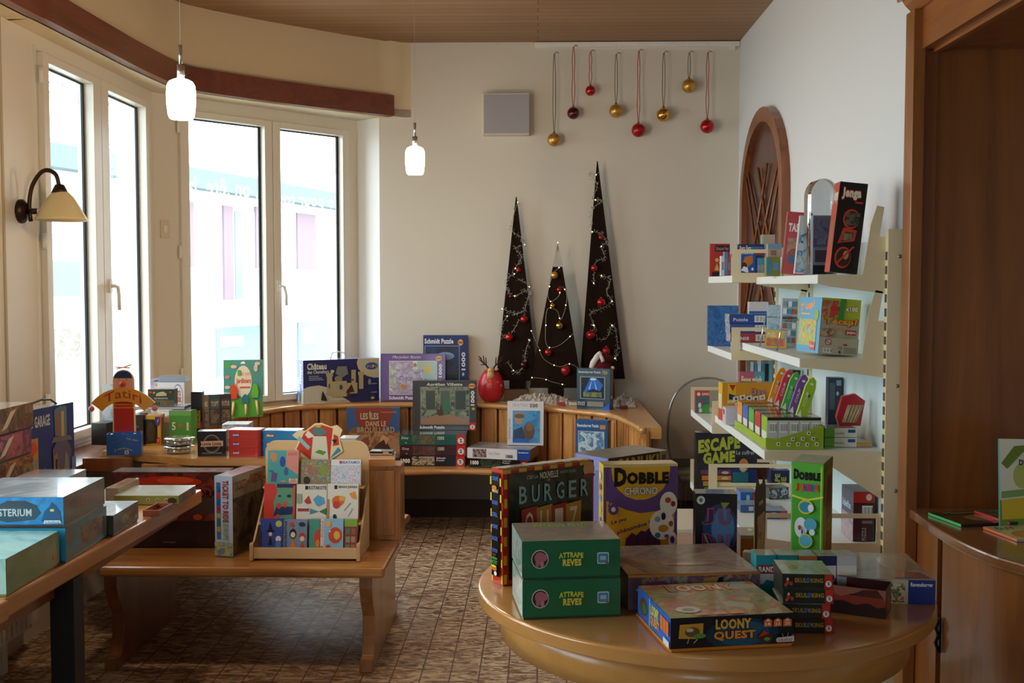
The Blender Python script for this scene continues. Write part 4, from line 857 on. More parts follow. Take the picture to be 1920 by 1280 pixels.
gbox('game_box', 'standing railway game box with pale blue spine, beside the wooden card display', ZSEAT, (437.5, 1045.5), None, 893.7, .079, 77, W=.26, col='#4a4438', lid='#8a94a4', f={'left': ttr, 'front': [Ap(0, 0, 1, 1, ['#1f1c18', '#3a342c', '#6a5c48', '#2c2822'], 8), Ap(0, .72, 1, 1, ['#7a705f', '#948872', '#5f5a50'], 10), T('TICKET', .06, .8, .42, .92, '#8a3a2a', b=.03), T('TO', .46, .84, .53, .89, '#8a3a2a', b=.03), T('RIDE', .56, .83, .92, .95, '#8a3a2a', b=.03)], 'top': [Ap(0, 0, 1, 1, ['#7a7486', '#a8a0b0', '#8f8898'], 18)]})
# wooden counter display
m_ply = P('#dcb887', .5, bump=.1); dA = at_z(470.5, 1051, ZSEAT); dW_ = .429; dD = .25
ds = thing('card_display_stand', 'pale plywood counter display with rounded back board, holding small games on the front bench', 'display stand', (dA.x, dA.y, ZSEAT + .0008))
MB().prism(rrect(0, 0, dW_, .44, .05)[0:15] + [(0, 0)] if False else [(0, 0)] + [(dW_, 0)] + [(dW_ - .045 + .045 * math.cos(R(a)), .395 + .045 * math.sin(R(a))) for a in range(0, 91, 15)] + [(.045 + .045 * math.cos(R(a)), .395 + .045 * math.sin(R(a))) for a in range(90, 181, 15)], dD, dD + .006, m_ply, 'y').build('back_board', ds)
MB().box(0, dW_, 0, .006, .008, .052, m_ply).build('front_lip', ds, bevel=.002)
for xx in (0, dW_ - .008):
    MB().prism([(-.008, .0), (dD, 0), (dD, .26), (dD - .02, .24), (.03, .07), (-.008, .07)], xx, xx + .008, m_ply, 'x').build('side_panel', ds, bevel=.002)
    MB().prism([(-.014, 0.004), (.0, .0), (.0, .072), (-.01, .07), (-.014, .062)], xx - .002, xx + .012, P('#cda673', .5), 'x').build('side_cap', ds)
for yy, zz_ in ((0.006, .03), (.085, .13), (.165, .262)): MB().box(.008, dW_ - .008, yy, yy + .078, zz_ - .006, zz_, m_ply).build('shelf_step', ds)
# header artwork of the display
hd_ = MB(); hx0 = (547 - 470.5) / (692 - 500) * .0
def hp(px, py, dy=0): q = at_y(px, py, dA.y + dD - .006); return (q.x - dA.x, q.z - ZSEAT)
outl = [hp(x, y) for x, y in ((566, 862), (553, 842), (560, 826), (548, 816), (560, 806), (572, 808), (590, 794), (603, 793), (620, 800), (632, 797), (642, 806), (636, 822), (643, 846), (617, 864))]
hd_.prism(outl, dD - .006, dD - .002, P('#f0dcae', .5), 'y')
def hpoly(pts, c, k): hd_.add([(p[0], dD - .006 - .0005 * k, p[1]) for p in [hp(*q) for q in pts]], [tuple(range(len(pts)))], P(c, .4))
hpoly([(592, 797), (602, 796), (624, 803), (618, 862), (582, 862), (556, 842), (570, 812)], '#cf3f2a', 1); hpoly([(572, 815), (578, 807), (590, 818), (578, 822)], '#efe6da', 2); hpoly([(588, 800), (606, 802), (614, 812), (600, 818), (586, 814)], '#5f8080', 3)
hpoly([(587, 818), (612, 818), (616, 862), (583, 862)], '#e6dcc4', 2); hpoly([(590, 848), (598, 843), (612, 847), (606, 853)], '#5fa03a', 3); hpoly([(626, 814), (634, 818), (636, 834), (624, 836)], '#cf3f2a', 2); hpoly([(618, 860), (640, 845), (634, 838)], '#3a93ae', 2); hpoly([(622, 824), (632, 824), (628, 832)], '#2a2a2c', 4)
hpoly([(556, 822), (562, 818), (582, 838), (578, 844)], '#9ac4c4', 3); hpoly([(594, 796), (604, 797), (600, 802), (590, 800)], '#e8a83a', 4)
hd_.build('header_panel', ds)
GC = 'small card games in the plywood display'
def cardbox(label, x0, x1, yt, yb, Yo, ops, col, D=.03, tilt=8):
    z = {0: .0305, 1: .1305, 2: .2625}[Yo]; Y_ = dA.y + (.012, .092, .172)[Yo]
    gbox('card_game_box', label, ZSEAT + z, (x0, yb), x1, yt, D, 0, Y=Y_, col=col, tilt=tilt, cat='card game', group=GC, f={'front': ops}, eps=.0003)
cardbox('teal and coral patterned card box, left of the top row of the display', 501, 559, 847, 907, 2, [Rr(0, 0, 1, 1, '#4aa3a3'), Pg([(.6, .55), (1, .3), (1, 1), (.6, 1)], '#d98d80'), T('cartatoto', .65, .86, .95, .94, '#c93a3a'), Pg([(.1, .96), (.3, .9), (.3, .7), (.2, .65), (.08, .8)], '#c98a5a'), E(.48, .68, .09, .15, '#2a4a9a'), E(.6, .4, .07, .12, '#3a6a9a'), Pg([(.12, .12), (.14, .4), (.3, .35), (.28, .12)], '#6a4a8a'), Ap(.7, .05, .98, .2, ['#c93a2a', '#e8e0d0'], 40), Rr(.05, .4, .18, .43, '#1f6a7a'), Rr(.45, .1, .6, .14, '#d9a050')], '#d9d2c4')
cardbox('green jungle animal card box, middle of the top row of the display', 564, 619, 864, 907, 2, [Ap(0, 0, 1, 1, ['#4a5a2c', '#8a9a50', '#a8703a', '#5a7a8a', '#b5b05a', '#3a2c24'], 45), E(.3, .6, .1, .2, '#a8685a'), E(.75, .6, .12, .2, '#7f9a3a'), E(.2, .2, .12, .15, '#3a2418')], '#4a5a3a')
cardbox('white sketch patterned card box, right of the top row of the display', 620, 676, 864, 907, 2, [Rr(0, 0, 1, 1, '#e3e6ec'), Rr(.28, .84, .38, .95, '#c9455a'), T('BATAMO', .4, .84, .96, .95, '#6a7aa8', b=.03), Ap(.02, .05, .98, .78, ['#e3e6ec', '#dfe2ea', '#c9a0a8', '#e6e8ee', '#8fa8c9', '#e3e6ec', '#b8c99a'], 60)], '#c9b59a')
cardbox('red and green card box with balloons, left of middle row of the display', 494, 553, 910, 973, 1, [Rr(0, 0, 1, 1, '#5f9a78'), Pg([(0, 0), (.38, 0), (.3, .5), (.42, .8), (.35, 1), (0, 1)], '#cf3a2a'), Rr(.4, .9, 1, 1, '#1f2a50'), Pg([(.3, .15), (.9, .2), (.95, .4), (.4, .4)], '#22305a'), E(.48, .42, .07, .08, '#d9402c'), E(.68, .46, .06, .09, '#d9402c'), E(.46, .14, .06, .06, '#d9402c'), Rr(.93, .0, 1, .95, '#cf4a34'), E(.5, .68, .05, .03, '#22302a'), E(.8, .68, .07, .04, '#22302a')], '#cf3a2a')
cardbox('white card box with a blue rhino, middle of middle row of the display', 555, 612, 911, 974, 1, [Rr(0, 0, 1, 1, '#e3dccb'), Rr(.28, .86, .38, .96, '#22242a'), T('KOTAKOTE', .4, .86, .98, .96, '#22242a', b=.04), Pg([(.55, .6), (.7, .72), (.9, .65), (.95, .5), (.75, .4), (.65, .45)], '#5aa8d0'), Rr(.05, .28, .42, .36, '#a83020'), Pg([(.45, .36), (.75, .28), (.45, .2)], '#3a8f96'), Pg([(1, .38), (.75, .28), (1, .18)], '#2f7a50'), Pg([(.25, .55), (.4, .7), (.5, .5), (.35, .48)], '#b0402c'), Rr(0, .5, .18, .75, '#8fae8a'), Rr(.2, 0, .45, .08, '#d98a5a'), Rr(.6, 0, .8, .08, '#5aa8b8')], '#d9d2c0')
cardbox('white card box with orange foxes, right of middle row of the display', 613, 671, 910, 974, 1, [Rr(0, 0, 1, 1, '#e6e0d2'), Rr(.22, .86, .32, .96, '#22242a'), T('BINGO JUNGLE', .36, .87, .96, .95, '#3a3a38', b=.04), E(.35, .55, .2, .14, '#d9702c'), E(.3, .45, .12, .1, '#cf3a24'), E(.48, .62, .1, .07, '#e8b04a'), Pg([(.7, .75), (.9, .8), (.95, .6), (.8, .62)], '#e89a3a'), E(.25, .14, .06, .07, '#1f1f20'), Ln(.55, .3, .75, .5, .012, '#2a2a28'), Ln(.68, .15, .82, .35, .012, '#2a2a28'), Rr(0, .02, .06, .6, '#c98a50')], '#d9c9a0')
cardbox('violet card box with a witch hat girl, left end of bottom row of the display', 487, 530, 976, 1026, 0, [Rr(0, 0, 1, 1, '#3a4a98'), E(.8, .85, .14, .1, '#c2c95a'), Pg([(.35, .65), (.42, .92), (.55, .65)], '#15131c'), Pg([(.25, .65), (.65, .65), (.6, .6), (.3, .6)], '#15131c'), E(.45, .53, .08, .06, '#e8d2c0'), Pg([(.36, .2), (.45, .48), (.56, .2)], '#15131c'), E(.8, .38, .12, .1, '#e8e4e0'), E(.8, .2, .12, .14, '#5a7ac0'), Rr(.03, .05, .08, .6, '#1c2250')], '#2a3a86')
cardbox('slate blue card box with two cartoon queens, second in bottom row of the display', 531, 575, 977, 1026, 0, [Rr(0, 0, 1, 1, '#7f90a8'), Rr(.02, .02, .1, .12, '#15161a'), T('SQUELETTOS', .04, .14, .16, .95, '#22242c', rot=90, b=.04), E(.4, .55, .15, .16, '#1f1a1c'), E(.4, .52, .1, .09, '#e8dcc0'), Pg([(.25, .02), (.4, .42), (.58, .02)], '#d98a3a'), E(.8, .45, .13, .13, '#c23a2c'), E(.8, .4, .1, .08, '#e8dcc0'), Pg([(.66, .02), (.8, .32), (.96, .02)], '#cf3a2a'), E(.35, .85, .1, .07, '#cf4a30'), E(.78, .85, .14, .07, '#22305a')], '#6f809a')
cardbox('narrow teal card box with orange fish edge, middle of bottom row of the display', 579, 599, 976, 1026, 0, [Rr(0, 0, 1, 1, '#4a9a88'), E(.85, .4, .4, .28, '#cf4a2a'), E(.8, .25, .2, .12, '#e8883a')], '#c98a4a')
cardbox('light blue card box with a big red fish, fourth in bottom row of the display', 600, 643, 976, 1026, 0, [Rr(0, 0, 1, 1, '#8fbcd4'), Rr(0, 0, .16, 1, '#e8d0cc'), T('PUZZLE', .03, .45, .13, .95, '#b05a5a', rot=90), E(.65, .5, .3, .25, '#cf4830'), E(.72, .5, .14, .13, '#e8c23a'), E(.42, .62, .03, .03, '#f4f4f0'), E(.35, .85, .13, .1, '#e8a85a'), E(.35, .14, .1, .08, '#c23a2c'), E(.8, .04, .16, .06, '#cf4830'), E(.07, .12, .05, .06, '#c23a2c')], '#8fbcd4')
cardbox('red and lime photo grid card box, right end of the bottom display row', 645, 669, 977, 1026, 0, [Rr(0, 0, 1, 1, '#8f3a30'), Rr(0, .78, 1, 1, '#7fae3a')] + [Rr(.12 + .42 * (k % 2), .04 + .25 * (k // 2), .44 + .42 * (k % 2), .22 + .25 * (k // 2), ['#6a8a5a', '#a86a50', '#8a9a6a', '#b58a6a', '#5a7a5a', '#9a5a48'][k]) for k in range(6)], '#7a3028')
# ------------------------------------------------------------------ small things on the ledge, left to right
GL = 'small games on the booth ledge'
tat = gbox('card_holder_box', 'blue open wooden box with colourful lettering, holding the striped wooden figure sign', ZL, (200, 854.5), 265.5, 815, .07, 14, col='#2a5fb0', cat='box', group=GL, open_top=1, coat=.1, f={
    'front': [T('Les petits', .18, .62, .4, .72, '#a8485a', tilt=.1), T('grands jeux', .3, .44, .56, .56, '#3a8a5a', tilt=.12), T('Fait pays', .58, .68, .9, .78, '#b9b84a', tilt=-.1, b=.03), T('de poche', .62, .42, .9, .54, '#8a4a6a', tilt=-.2), T('A vous de jouer', .22, .14, .74, .26, '#b9b84a', arc=.12, b=.03), Rr(.52, .05, .63, .22, '#d9d9d0'), Rr(.55, .08, .6, .19, '#6a6a64')]})
for k in range(7): MB().box(-.06 + k * .016, -.052 + k * .016, -.025, .025, .003, .088 - (k % 3) * .004, P(['#d9d9d2', '#4a6a50', '#c9c9c0', '#2a3a5a', '#dcdcd6', '#7a8a7a', '#c8c8c8'][k], .5)).build('card_bundle', tat)
fp = at_y(221, 838, 4.72)
fg = thing('wooden_figure_sign', 'striped red wooden figure sign with blue cap and curved yellow arms, behind the blue box', 'sign', (fp.x, 4.80, ZL + .0008), R(6))
k = 4.8 / F; Hh = (at_y(221, 693, 4.8).z - ZL); hw_ = .05
m_red = P('#b5301f', .4); m_skin = P('#d9a08a', .5); m_yel = P('#d9962a', .4)
top = Hh - hw_
body = [(-hw_, 0), (hw_, 0), (hw_ * .92, top)] + [(hw_ * .92 * math.cos(R(a)), top + hw_ * math.sin(R(a))) for a in range(15, 180, 15)] + [(-hw_ * .92, top)]
MB().prism(body, -.006, .006, P('#e2cfa6', .5), 'y').build('body_board', fg)
mb = MB(); q = hw_ * .9
draw(mb, (-q, -.0062, 0), (1, 0, 0), (0, 0, 1), 2 * q, Hh, [Rr(0.02, 0, .98, .52, '#b5301f'), Rr(.04, .52, .96, .72, '#d9722c'), Rr(.04, .54, .96, .56, '#b5301f'), Rr(.04, .58, .96, .6, '#b5301f'), Rr(.04, .68, .96, .7, '#b5301f'), Rr(.04, .72, .96, .9, '#d9a08a'), Rr(.04, .71, .96, .72, '#b5301f'), Pg([(.06, .895), (.94, .895), (.9, .94), (.75, .975), (.5, .99), (.25, .975), (.1, .94)], '#1f2f5c'), E(.3, .88, .03, .006, '#222222'), E(.68, .88, .03, .006, '#222222')])
mb.build('body_paint', fg)
MB().sphere((0, -.016, Hh * .83), .013, P('#c9402c', .35), 14).build('nose', fg)
MB().tube([(-.03, 0, Hh + .004), (0, -.004, Hh + .01), (.035, 0, Hh + .022)], .003, m_skin, 6).tube([(-.035, 0, Hh + .012), (.03, -.006, Hh + .008)], .003, m_skin, 6).build('propeller', fg)
def ap_(a, r): return (r * math.sin(R(a)), r * math.cos(R(a)))
ro, ri = .175, .115; cz = Hh * .735 - ro + .015
arc = [ap_(a, ro) for a in range(-52, 53, 8)] + [ap_(a, ri) for a in range(52, -53, -8)]
am = MB().prism([(x * 1.0, cz + z) for x, z in arc], -.016, -.009, m_yel, 'y'); am.build('arm_banner', fg)
tm = MB(); vs, fs = text_mesh('Tatiri', .01)
tm.add([((a - .5) * .16, -.0165, cz + .13 + b * .04 - (2 * a - 1) ** 2 * .028) for a, b in vs], fs, P('#a8401f', .4)); tm.build('banner_lettering', fg)
for sg in (-1, 1): MB().sphere((sg * .137, -.014, cz + .083), .013, P('#c9706a', .5), 12).build('hand', fg)
gbox('storage_bowl', 'black angular holder against the sill, behind the blue wooden box', ZL, (172, 842), 200, 793, .1, -10, Y=4.95, col='#141312', cat='holder', f={}, roll=0)
gbox('silver_card', 'pale grey cardboard display panel leaning near the left window, behind the striped figure', ZL, (190, 838), 238, 722, .02, 8, Y=5.08, col='#8f9296', cat='display panel', tilt=8, coat=.4, f={'front': [Ap(0, 0, 1, 1, ['#85888c', '#a8abae', '#75787c'], 12)]})
gbox('game_box', 'black cube-shaped game box with a fine white title, right behind the blue wooden box', ZL, (234, 838), 269, 778, .08, 4, Y=4.92, col='#1c1a1a', group=GL, f={'front': [Rr(0, 0, 1, 1, '#1e1b1b'), T('cartes des tontons', .1, .6, .75, .66, '#a09a92'), Rr(.82, 0, 1, .5, '#8a3a2a')]})
gbox('game_box', 'yellow cornered box with a dark brown picture window, beside the two round tins', ZL, (271, 837), 302, 779, .07, 4, Y=4.95, col='#c98a2c', group=GL, f={'front': [Rr(0, 0, 1, 1, '#d9b82c'), Pg([(0, .02), (0, .88), (.7, .86), (.8, .8), (.8, .06)], '#2c2416'), E(.4, .45, .26, .32, '#4a3c1f'), Pg([(.66, .95), (.98, .95), (.96, .7), (.84, .62), (.68, .7)], '#5a4a9a'), T('?', .8, .76, .88, .86, '#f4f2ea'), Rr(0, .9, .12, 1, '#5a4a9a'), E(.86, .15, .12, .12, '#c9562c'), T('?', .83, .1, .9, .2, '#f4f2ea')], 'right': [Rr(0, 0, 1, 1, '#c27a2a'), Rr(.3, .1, .6, .9, '#a8602a')]})
gbox('game_box', 'lime green box marked 5 in 1 with silvery top, on the booth ledge', ZL + .0, (318, 838), 359, 779, .07, -3, Y=4.98, col='#4f9a3a', group=GL, H=.155, f={'front': [Rr(0, 0, 1, 1, '#4f9a3a'), Rr(0, .86, 1, 1, '#6fae5a'), Rr(0, 0, 1, .3, '#5faa3a'), T('5', .12, .42, .3, .66, '#f0e8dc', b=.02), T('en', .4, .5, .62, .6, '#c9604a', b=.03), T('1', .8, .42, .9, .66, '#e8c8b8', b=.02)], 'left': [Rr(0, 0, 1, 1, '#8a8f86'), Rr(.7, 0, 1, 1, '#6fae3a')], 'top': [Rr(0, 0, 1, 1, '#b9bcb4')]})
gbox('game_box', 'greyish side-on box with pink corner, between the yellow cornered and lime boxes', ZL, (308, 838), 319, 782, .07, 2, Y=4.99, col='#8f9188', group=GL, f={'front': [Rr(0, 0, 1, .8, '#7a7c74'), Rr(0, .8, 1, 1, '#d98a80')]})
tp = at_z(331, 850, ZL)
for kk, (dx, dz, lab) in enumerate(((0, 0, 'lower flat round silver tin on the ledge in front of the lime box'), (.004, .036, 'upper flat round silver tin on the ledge in front of the lime box'))):
    ti = thing('round_tin', lab, 'tin', (tp.x + dx, tp.y + .03, ZL + dz + .0008), 0, 'round silver tins on the booth ledge')
    mt = P('#b9bcb2', .18, .8); MB().lathe([(.001, 0), (.05, 0), (.056, .004), (.056, .02), (.001, .02)], mt, 32).build('tin_base', ti)
    MB().lathe([(.001, .032), (.05, .033), (.066, .03), (.066, .024), (.057, .0201), (.001, .0201)][::-1], P('#c9ccc4', .12, .85), 32).build('tin_lid', ti)
gbox('booklet', 'thin blue and white booklet lying under the dark green box', ZL + .158, (252, 778), 346, 768, .14, 3, Y=5.0, H=.012, col='#3a5a8a', cat='booklet', group=GL, f={'front': [Rr(0, .2, 1, .8, '#c9d0d8')], 'top': [Rr(0, 0, 1, 1, '#8f9aa8')]})
zt = ST['z']
gbox('game_box', 'small dark green box with a cream cloud title, on top of the booklet', zt, (278, 772), 327, 730, .06, 3, Y=5.03, col='#2f4640', group=GL, f={'front': [Rr(0, 0, 1, 1, '#2f4843'), Rr(0, 0, 1, .36, '#6a6a58'), Pg([(.3, .6), (.34, .76), (.45, .82), (.58, .86), (.7, .76), (.72, .62)], '#e0cfae'), T('LE JEU DU LOUP', .36, .66, .66, .76, '#5a5040'), T('LES MONSTRES', .24, .42, .76, .5, '#d9d4c4', b=.03), E(.1, .82, .06, .07, '#c9402c'), E(.86, .84, .05, .06, '#c9402c'), E(.24, .8, .05, .06, '#d9932c')] + [Pg([(.1 + k * .1, .08), (.13 + k * .1, .28), (.17 + k * .1, .1)], '#1f1c18') for k in range(4)] + [E(.68, .14, .05, .07, '#c9502c')], 'top': [Rr(0, 0, 1, 1, '#c9ced2')]})
kb = [Rr(0, 0, 1, 1, '#e0dee0'), E(.78, .5, .17, .44, '#6a7ab8'), E(.78, .5, .155, .4, '#ece8ea'), T('LOTO', .68, .52, .88, .72, '#c9505a', b=.05), T('COOK', .66, .3, .9, .5, '#c9505a', b=.05), E(.05, .92, .03, .06, '#d9a03a'), E(.93, .1, .03, .06, '#d9a03a')]
gbox('game_box', 'lower white box with a round pink and blue emblem, near the window post', ZL, (291, 786), 346, 752, .1, 2, Y=5.35, col='#d5d3d2', group=GL, H=.11, f={'front': kb})
gbox('game_box', 'upper white box with a round pink and blue emblem, near the window post', ST['z'] + .0005, (290, 752), 346, 717, .12, 2, Y=5.35, col='#d5d3d2', group=GL, f={'front': kb, 'top': [Rr(0, 0, 1, 1, '#b5b7ba')]})
gbox('game_box', 'thin grey-blue box lying on top of the white emblem boxes', ST['z'] + .0005, (297, 717), 347, 706, .1, 6, Y=5.37, col='#8f9aa8', group=GL, f={'top': [Rr(0, 0, 1, 1, '#7f8a96')]})
gbox('game_box', 'slim violet and white box standing at the left of the white emblem boxes', ZL, (283, 776), 290, 712, .1, 0, Y=5.37, col='#a8a0c4', group=GL, f={'front': [Rr(0, .1, 1, .9, '#b5aed0')]})
gbox('game_box', 'tall narrow black card box with gold characters, behind the black round-emblem box', ZL, (359, 806), 380, 735, .05, 6, Y=5.1, col='#17161a', group=GL, f={'front': [Rr(0, 0, 1, 1, '#1b191b'), Ap(.2, .25, .8, .62, ['#1b191b', '#c9973a', '#8a6a2c', '#1b191b'], 60), E(.9, .3, .12, .08, '#8a1f3a')], 'top': [Rr(0, 0, 1, 1, '#c9ccce')], 'left': [Rr(0, 0, 1, 1, '#7a8288')]})
gbox('game_box', 'upright black box with a white round emblem and ribbon title, front of the ledge', ZL, (371, 855.6), 424, 809, .06, 8, col='#1b1519', group=GL, f={
    'front': [Rr(0, 0, 1, 1, '#1d161a'), E(.5, .5, .3, .36, '#c9b5a4'), E(.5, .5, .285, .34, '#1d161a'), E(.5, .5, .25, .3, '#8f8078'), E(.5, .5, .24, .29, '#1d161a'), Pg([(.1, .38), (.9, .4), (.9, .62), (.1, .6), (.14, .49)], '#d9ab8a'), T('Limite Limite', .16, .43, .84, .57, '#241a1a', b=.03), T("N'EST PAS POUR TOUT LE MONDE", .15, .1, .85, .15, '#c9b5a4')], 'left': [Rr(0, 0, 1, 1, '#7f9ac0'), Rr(0, .1, .8, .3, '#dfe6ee'), Rr(0, .6, 1, .95, '#aebfd8')], 'top': [Rr(0, 0, 1, 1, '#dfe4e8')]})
gbox('game_box', 'white topped box with blue dots, behind the red tins', ZL, (417, 843), 466, 796, .12, 4, Y=4.92, col='#b5bcc9', group=GL, f={'front': [Ap(0, 0, 1, 1, ['#c9ced9', '#8f9cc0', '#dfe2e6', '#b0a0b0'], 50)], 'top': [Rr(0, 0, 1, 1, '#d9dde0')]})
def tin(label, z, x0, x1, yb, A, col, txt, H, group, W=None):
    if A is None: p = at_z(x0, yb, ZL); A = Vector((p.x, p.y)); W = (at_y(x1, yb, p.y).x - p.x)
    o = thing('game_tin', label, 'tin', (A.x, A.y, z + .0008), R(-3), group)
    MB().prism(rrect(0, 0, W, .09, .018), 0, H * .62, P(col, .35, .2, .3), 'z').build('tin_base', o)
    mb = MB().prism(rrect(-.002, -.002, W + .002, .092, .019), H * .62, H, P(col, .3, .2, .4), 'z')
    draw(mb, (.008, -.0022, 0), (1, 0, 0), (0, 0, 1), W * .5, H, [Rr(.22, .25, .62, .6, '#6a4a9a' if col[1] in 'bc' else '#c95a4a'), T(txt, .24, .3, .6, .56, '#f2ece6', b=.04)])
    draw(mb, (.01, .008, H), (1, 0, 0), (0, 1, 0), W - .02, .075, [Rr(0, 0, 1, 1, '#d9d9dc')])
    mb.build('tin_lid', o); return A, W
A = None; W = None
for k, nm in enumerate(('lowest', 'middle', 'topmost')): A, W = tin(nm + ' of the three red tins on the ledge', ZL + k * .0385, 427, 488, 856, A, '#c23a30', 'speed', .038, 'red game tins', W)
A = None; W = None
for k, nm in enumerate(('lowest', 'middle', 'topmost')): A, W = tin(nm + ' of the three blue tins behind the plywood display', ZL + k * .037, 489, 562, 855, A, '#2f86c0', 'duo', .0365, 'blue game tins', W)
gbox('game_box', 'thin white topped box behind the plywood display board', ZL, (636, 852), 668, 822, .1, 0, Y=4.7, col='#b9c4cc', group=GL, f={'top': [Rr(0, 0, 1, 1, '#dfe4e8')]})
gbox('notebook', 'thin dark notebook lying at the right end of the ledge', ZL, (693, 853), 735, 848, .06, -3, H=.016, col='#1f2430', cat='notebook', f={'front': [Rr(0, .1, 1, .4, '#d9d9d4'), Rr(.6, .1, .85, .9, '#c9b8a8')], 'top': [Rr(0, 0, 1, 1, '#2c3444')]})
tlf = [Rr(0, 0, 1, 1, '#5a524c')]
for k, c in enumerate(['#b5a03a', '#6a6260', '#50484a']):
    x = k / 3; tlf += [Rr(x, 0, x + .32, 1, ['#7f7468', '#3f5a66', '#4a3f40'][k]), Rr(x + .03, .55, x + .29, .85, ['#8a7c6a', '#5a6a6a', '#5f5152'][k]), T(['TIME', 'TOPT', 'FUTUR'][k], x + .05, .62, x + .28, .78, '#c9c0b0', b=.03), Ap(x + .03, .08, x + .29, .5, ['#6a6458', '#8a8272', '#4a4642', '#a85a5a'], 50)]
gbox('game_box', 'long grey-brown box in three illustrated sections, on the ledge beside the gardening card', ZL, (372, 791), 434, 741, .1, 28, Y=5.62, col='#6a625a', group=GL, f={'front': tlf, 'top': [Rr(0, 0, 1, 1, '#c0c6ca')], 'left': [Rr(0, 0, 1, 1, '#b5a03a')]})
gp = at_y(418, 768, 6.08)
gc = gbox('garden_tool_card', 'green gardening set card with three child trowels, leaning against the window', ZL, (419, 770), 493, 675, .006, 12, Y=6.0, col='#3f8a78', cat='toy set', tilt=10, f={'front': [Rr(0, 0, 1, 1, '#3f8a7c'), Pg([(0, 0), (1, 0), (1, .25), (.6, .36), (.3, .3), (0, .22)], '#4f9a2c'), Rr(.04, .86, .17, .97, '#3f9a3a'), Pg([(.42, .93), (.48, .97), (.52, .97), (.56, .93)], '#f4f4f0'), E(.5, .62, .22, .28, '#e0cdb0'), T('Mes petits', .4, .7, .72, .8, '#c97a6a'), T('Jardiniers', .32, .56, .7, .68, '#c9503a', b=.03), Rr(.42, .5, .68, .53, '#c9503a'), E(.26, .88, .08, .03, '#d9b8a0'), E(.86, .93, .07, .03, '#d9b8a0'), E(.1, .52, .07, .03, '#d9b8a0'), E(.1, .7, .06, .03, '#c9806a'), E(.82, .85, .05, .06, '#e0cdb0'), T('3+', .79, .82, .85, .88, '#c9503a'), Rr(.36, .72, .44, .82, '#4fa03a')]})
W_, H_ = ST['W'], ST['H']
for k, (u, v0, v1, c) in enumerate(((.26, .2, .58, '#cf3f24'), (.55, .16, .4, '#1f6a72'), (.8, .22, .58, '#5aa82c'))):
    x_ = (u - .5) * W_; t_ = MB(); zb_, ze_ = v0 * H_, v1 * H_
    pts = [(x_ - .016, zb_ + (ze_ - zb_) * .3), (x_ - .02, zb_ + (ze_ - zb_) * .6), (x_ - .012, ze_ - .01), (x_, ze_), (x_ + .012, ze_ - .01), (x_ + .02, zb_ + (ze_ - zb_) * .6), (x_ + .016, zb_ + (ze_ - zb_) * .3)]
    t_.prism(pts, -.014, -.004, P(c, .35), 'y').tube([(x_ + .012 * (k - .5) , -.01, .01), (x_ + .004 * k, -.01, zb_ + .02)], .007, P('#d9b87c', .5)).build('toy_trowel', gc)
# ------- big boxes on the ledge at the back
chf = [Rr(0, 0, 1, 1, '#2b2a60'), Pg([(0, 0), (.62, 0), (.5, .14), (.36, .34), (.2, .42), (.08, .4), (0, .36)], '#c9c2b0'), E(.98, .9, .28, .36, '#c9bc9a'), E(.9, .82, .085, .085, '#2a5a9a')]
chf += [T('Château', .05, .78, .3, .93, '#e0dccf', b=.04), T('des Chevaliers', .05, .69, .33, .77, '#d0ccc0', b=.03), E(.375, .73, .025, .035, '#e0dccf'), T('4+', .362, .71, .388, .75, '#2b2a60'), Rr(.07, .62, .2, .64, '#9a98a8'), Rr(.07, .58, .24, .6, '#9a98a8'), Rr(.07, .54, .26, .56, '#9a98a8')]
for i, (ch, c) in enumerate(zip('papo', ['#5ab0d8', '#d9502a', '#e8b83a', '#5fb05a'])): chf.append(T(ch, .835 + i * .035, .78, .865 + i * .035, .85, c, b=.05))
cs = '#b3a67c'; cd = '#988b64'
chf += [Rr(.3, .2, .37, .68, cs), Rr(.29, .62, .38, .7, cs), Rr(.42, .25, .5, .62, cd), Pg([(.41, .68), (.44, .84), (.56, .84), (.58, .66), (.5, .58)], '#7f8078'), Rr(.36, .14, .56, .5, cs), Rr(.56, .2, .7, .45, cs), Rr(.62, .4, .68, .75, cs), Rr(.72, .3, .78, .68, cs), Rr(.71, .62, .79, .7, cs), Rr(.56, .14, .6, .3, '#5a3a24'), Pg([(.54, .22), (.62, .42), (.66, .24)], '#4a2c20'), Rr(.4, .52, .44, .6, cd), E(.48, .36, .02, .06, '#3a4a7a'), Rr(.32, .35, .335, .45, '#5a5038'), Rr(.6, .5, .65, .54, '#8a3a2c'), Pg([(.22, .08), (.24, .3), (.28, .16), (.3, .06)], '#2a2420'), E(.86, .46, .02, .07, '#8f9088'), Rr(.88, .4, .96, .42, '#9a98a8'), Rr(.88, .2, .96, .22, '#9a98a8'), E(.9, .08, .025, .03, '#c9c03a'), T('www.papo-france.com', .34, .03, .56, .06, '#3a3a50')]
gbox('castle_toy_box', 'large dark blue toy box with a knights castle picture, on the ledge by the window', ZL, (569, 758.5), 711, 676, .13, 30, col='#2b2a60', cat='toy box', coat=.15, f={'front': chf, 'left': [Rr(0, 0, 1, 1, '#4a5aa8'), Pg([(0, 0), (1, 0), (1, .3), (.3, .2)], '#c9c4bc'), T('Schloss', .5, .45, .85, .92, '#e6e8f0', rot=-90, b=.04), Ap(.1, .3, .5, .6, ['#6a8a5a', '#4a5aa8', '#a8a890'], 40), E(.55, .2, .14, .16, '#2a7a9a')], 'top': [Rr(0, 0, 1, 1, '#8f94c4')]})
hnd = MB(); hnd.tube([(-.05, 0, ST['H']), (-.04, 0, ST['H'] + .035), (0, 0, ST['H'] + .045), (.04, 0, ST['H'] + .035), (.05, 0, ST['H'])], .004, m_white); hnd.build('carry_handle', bpy.data.objects['castle_toy_box'])
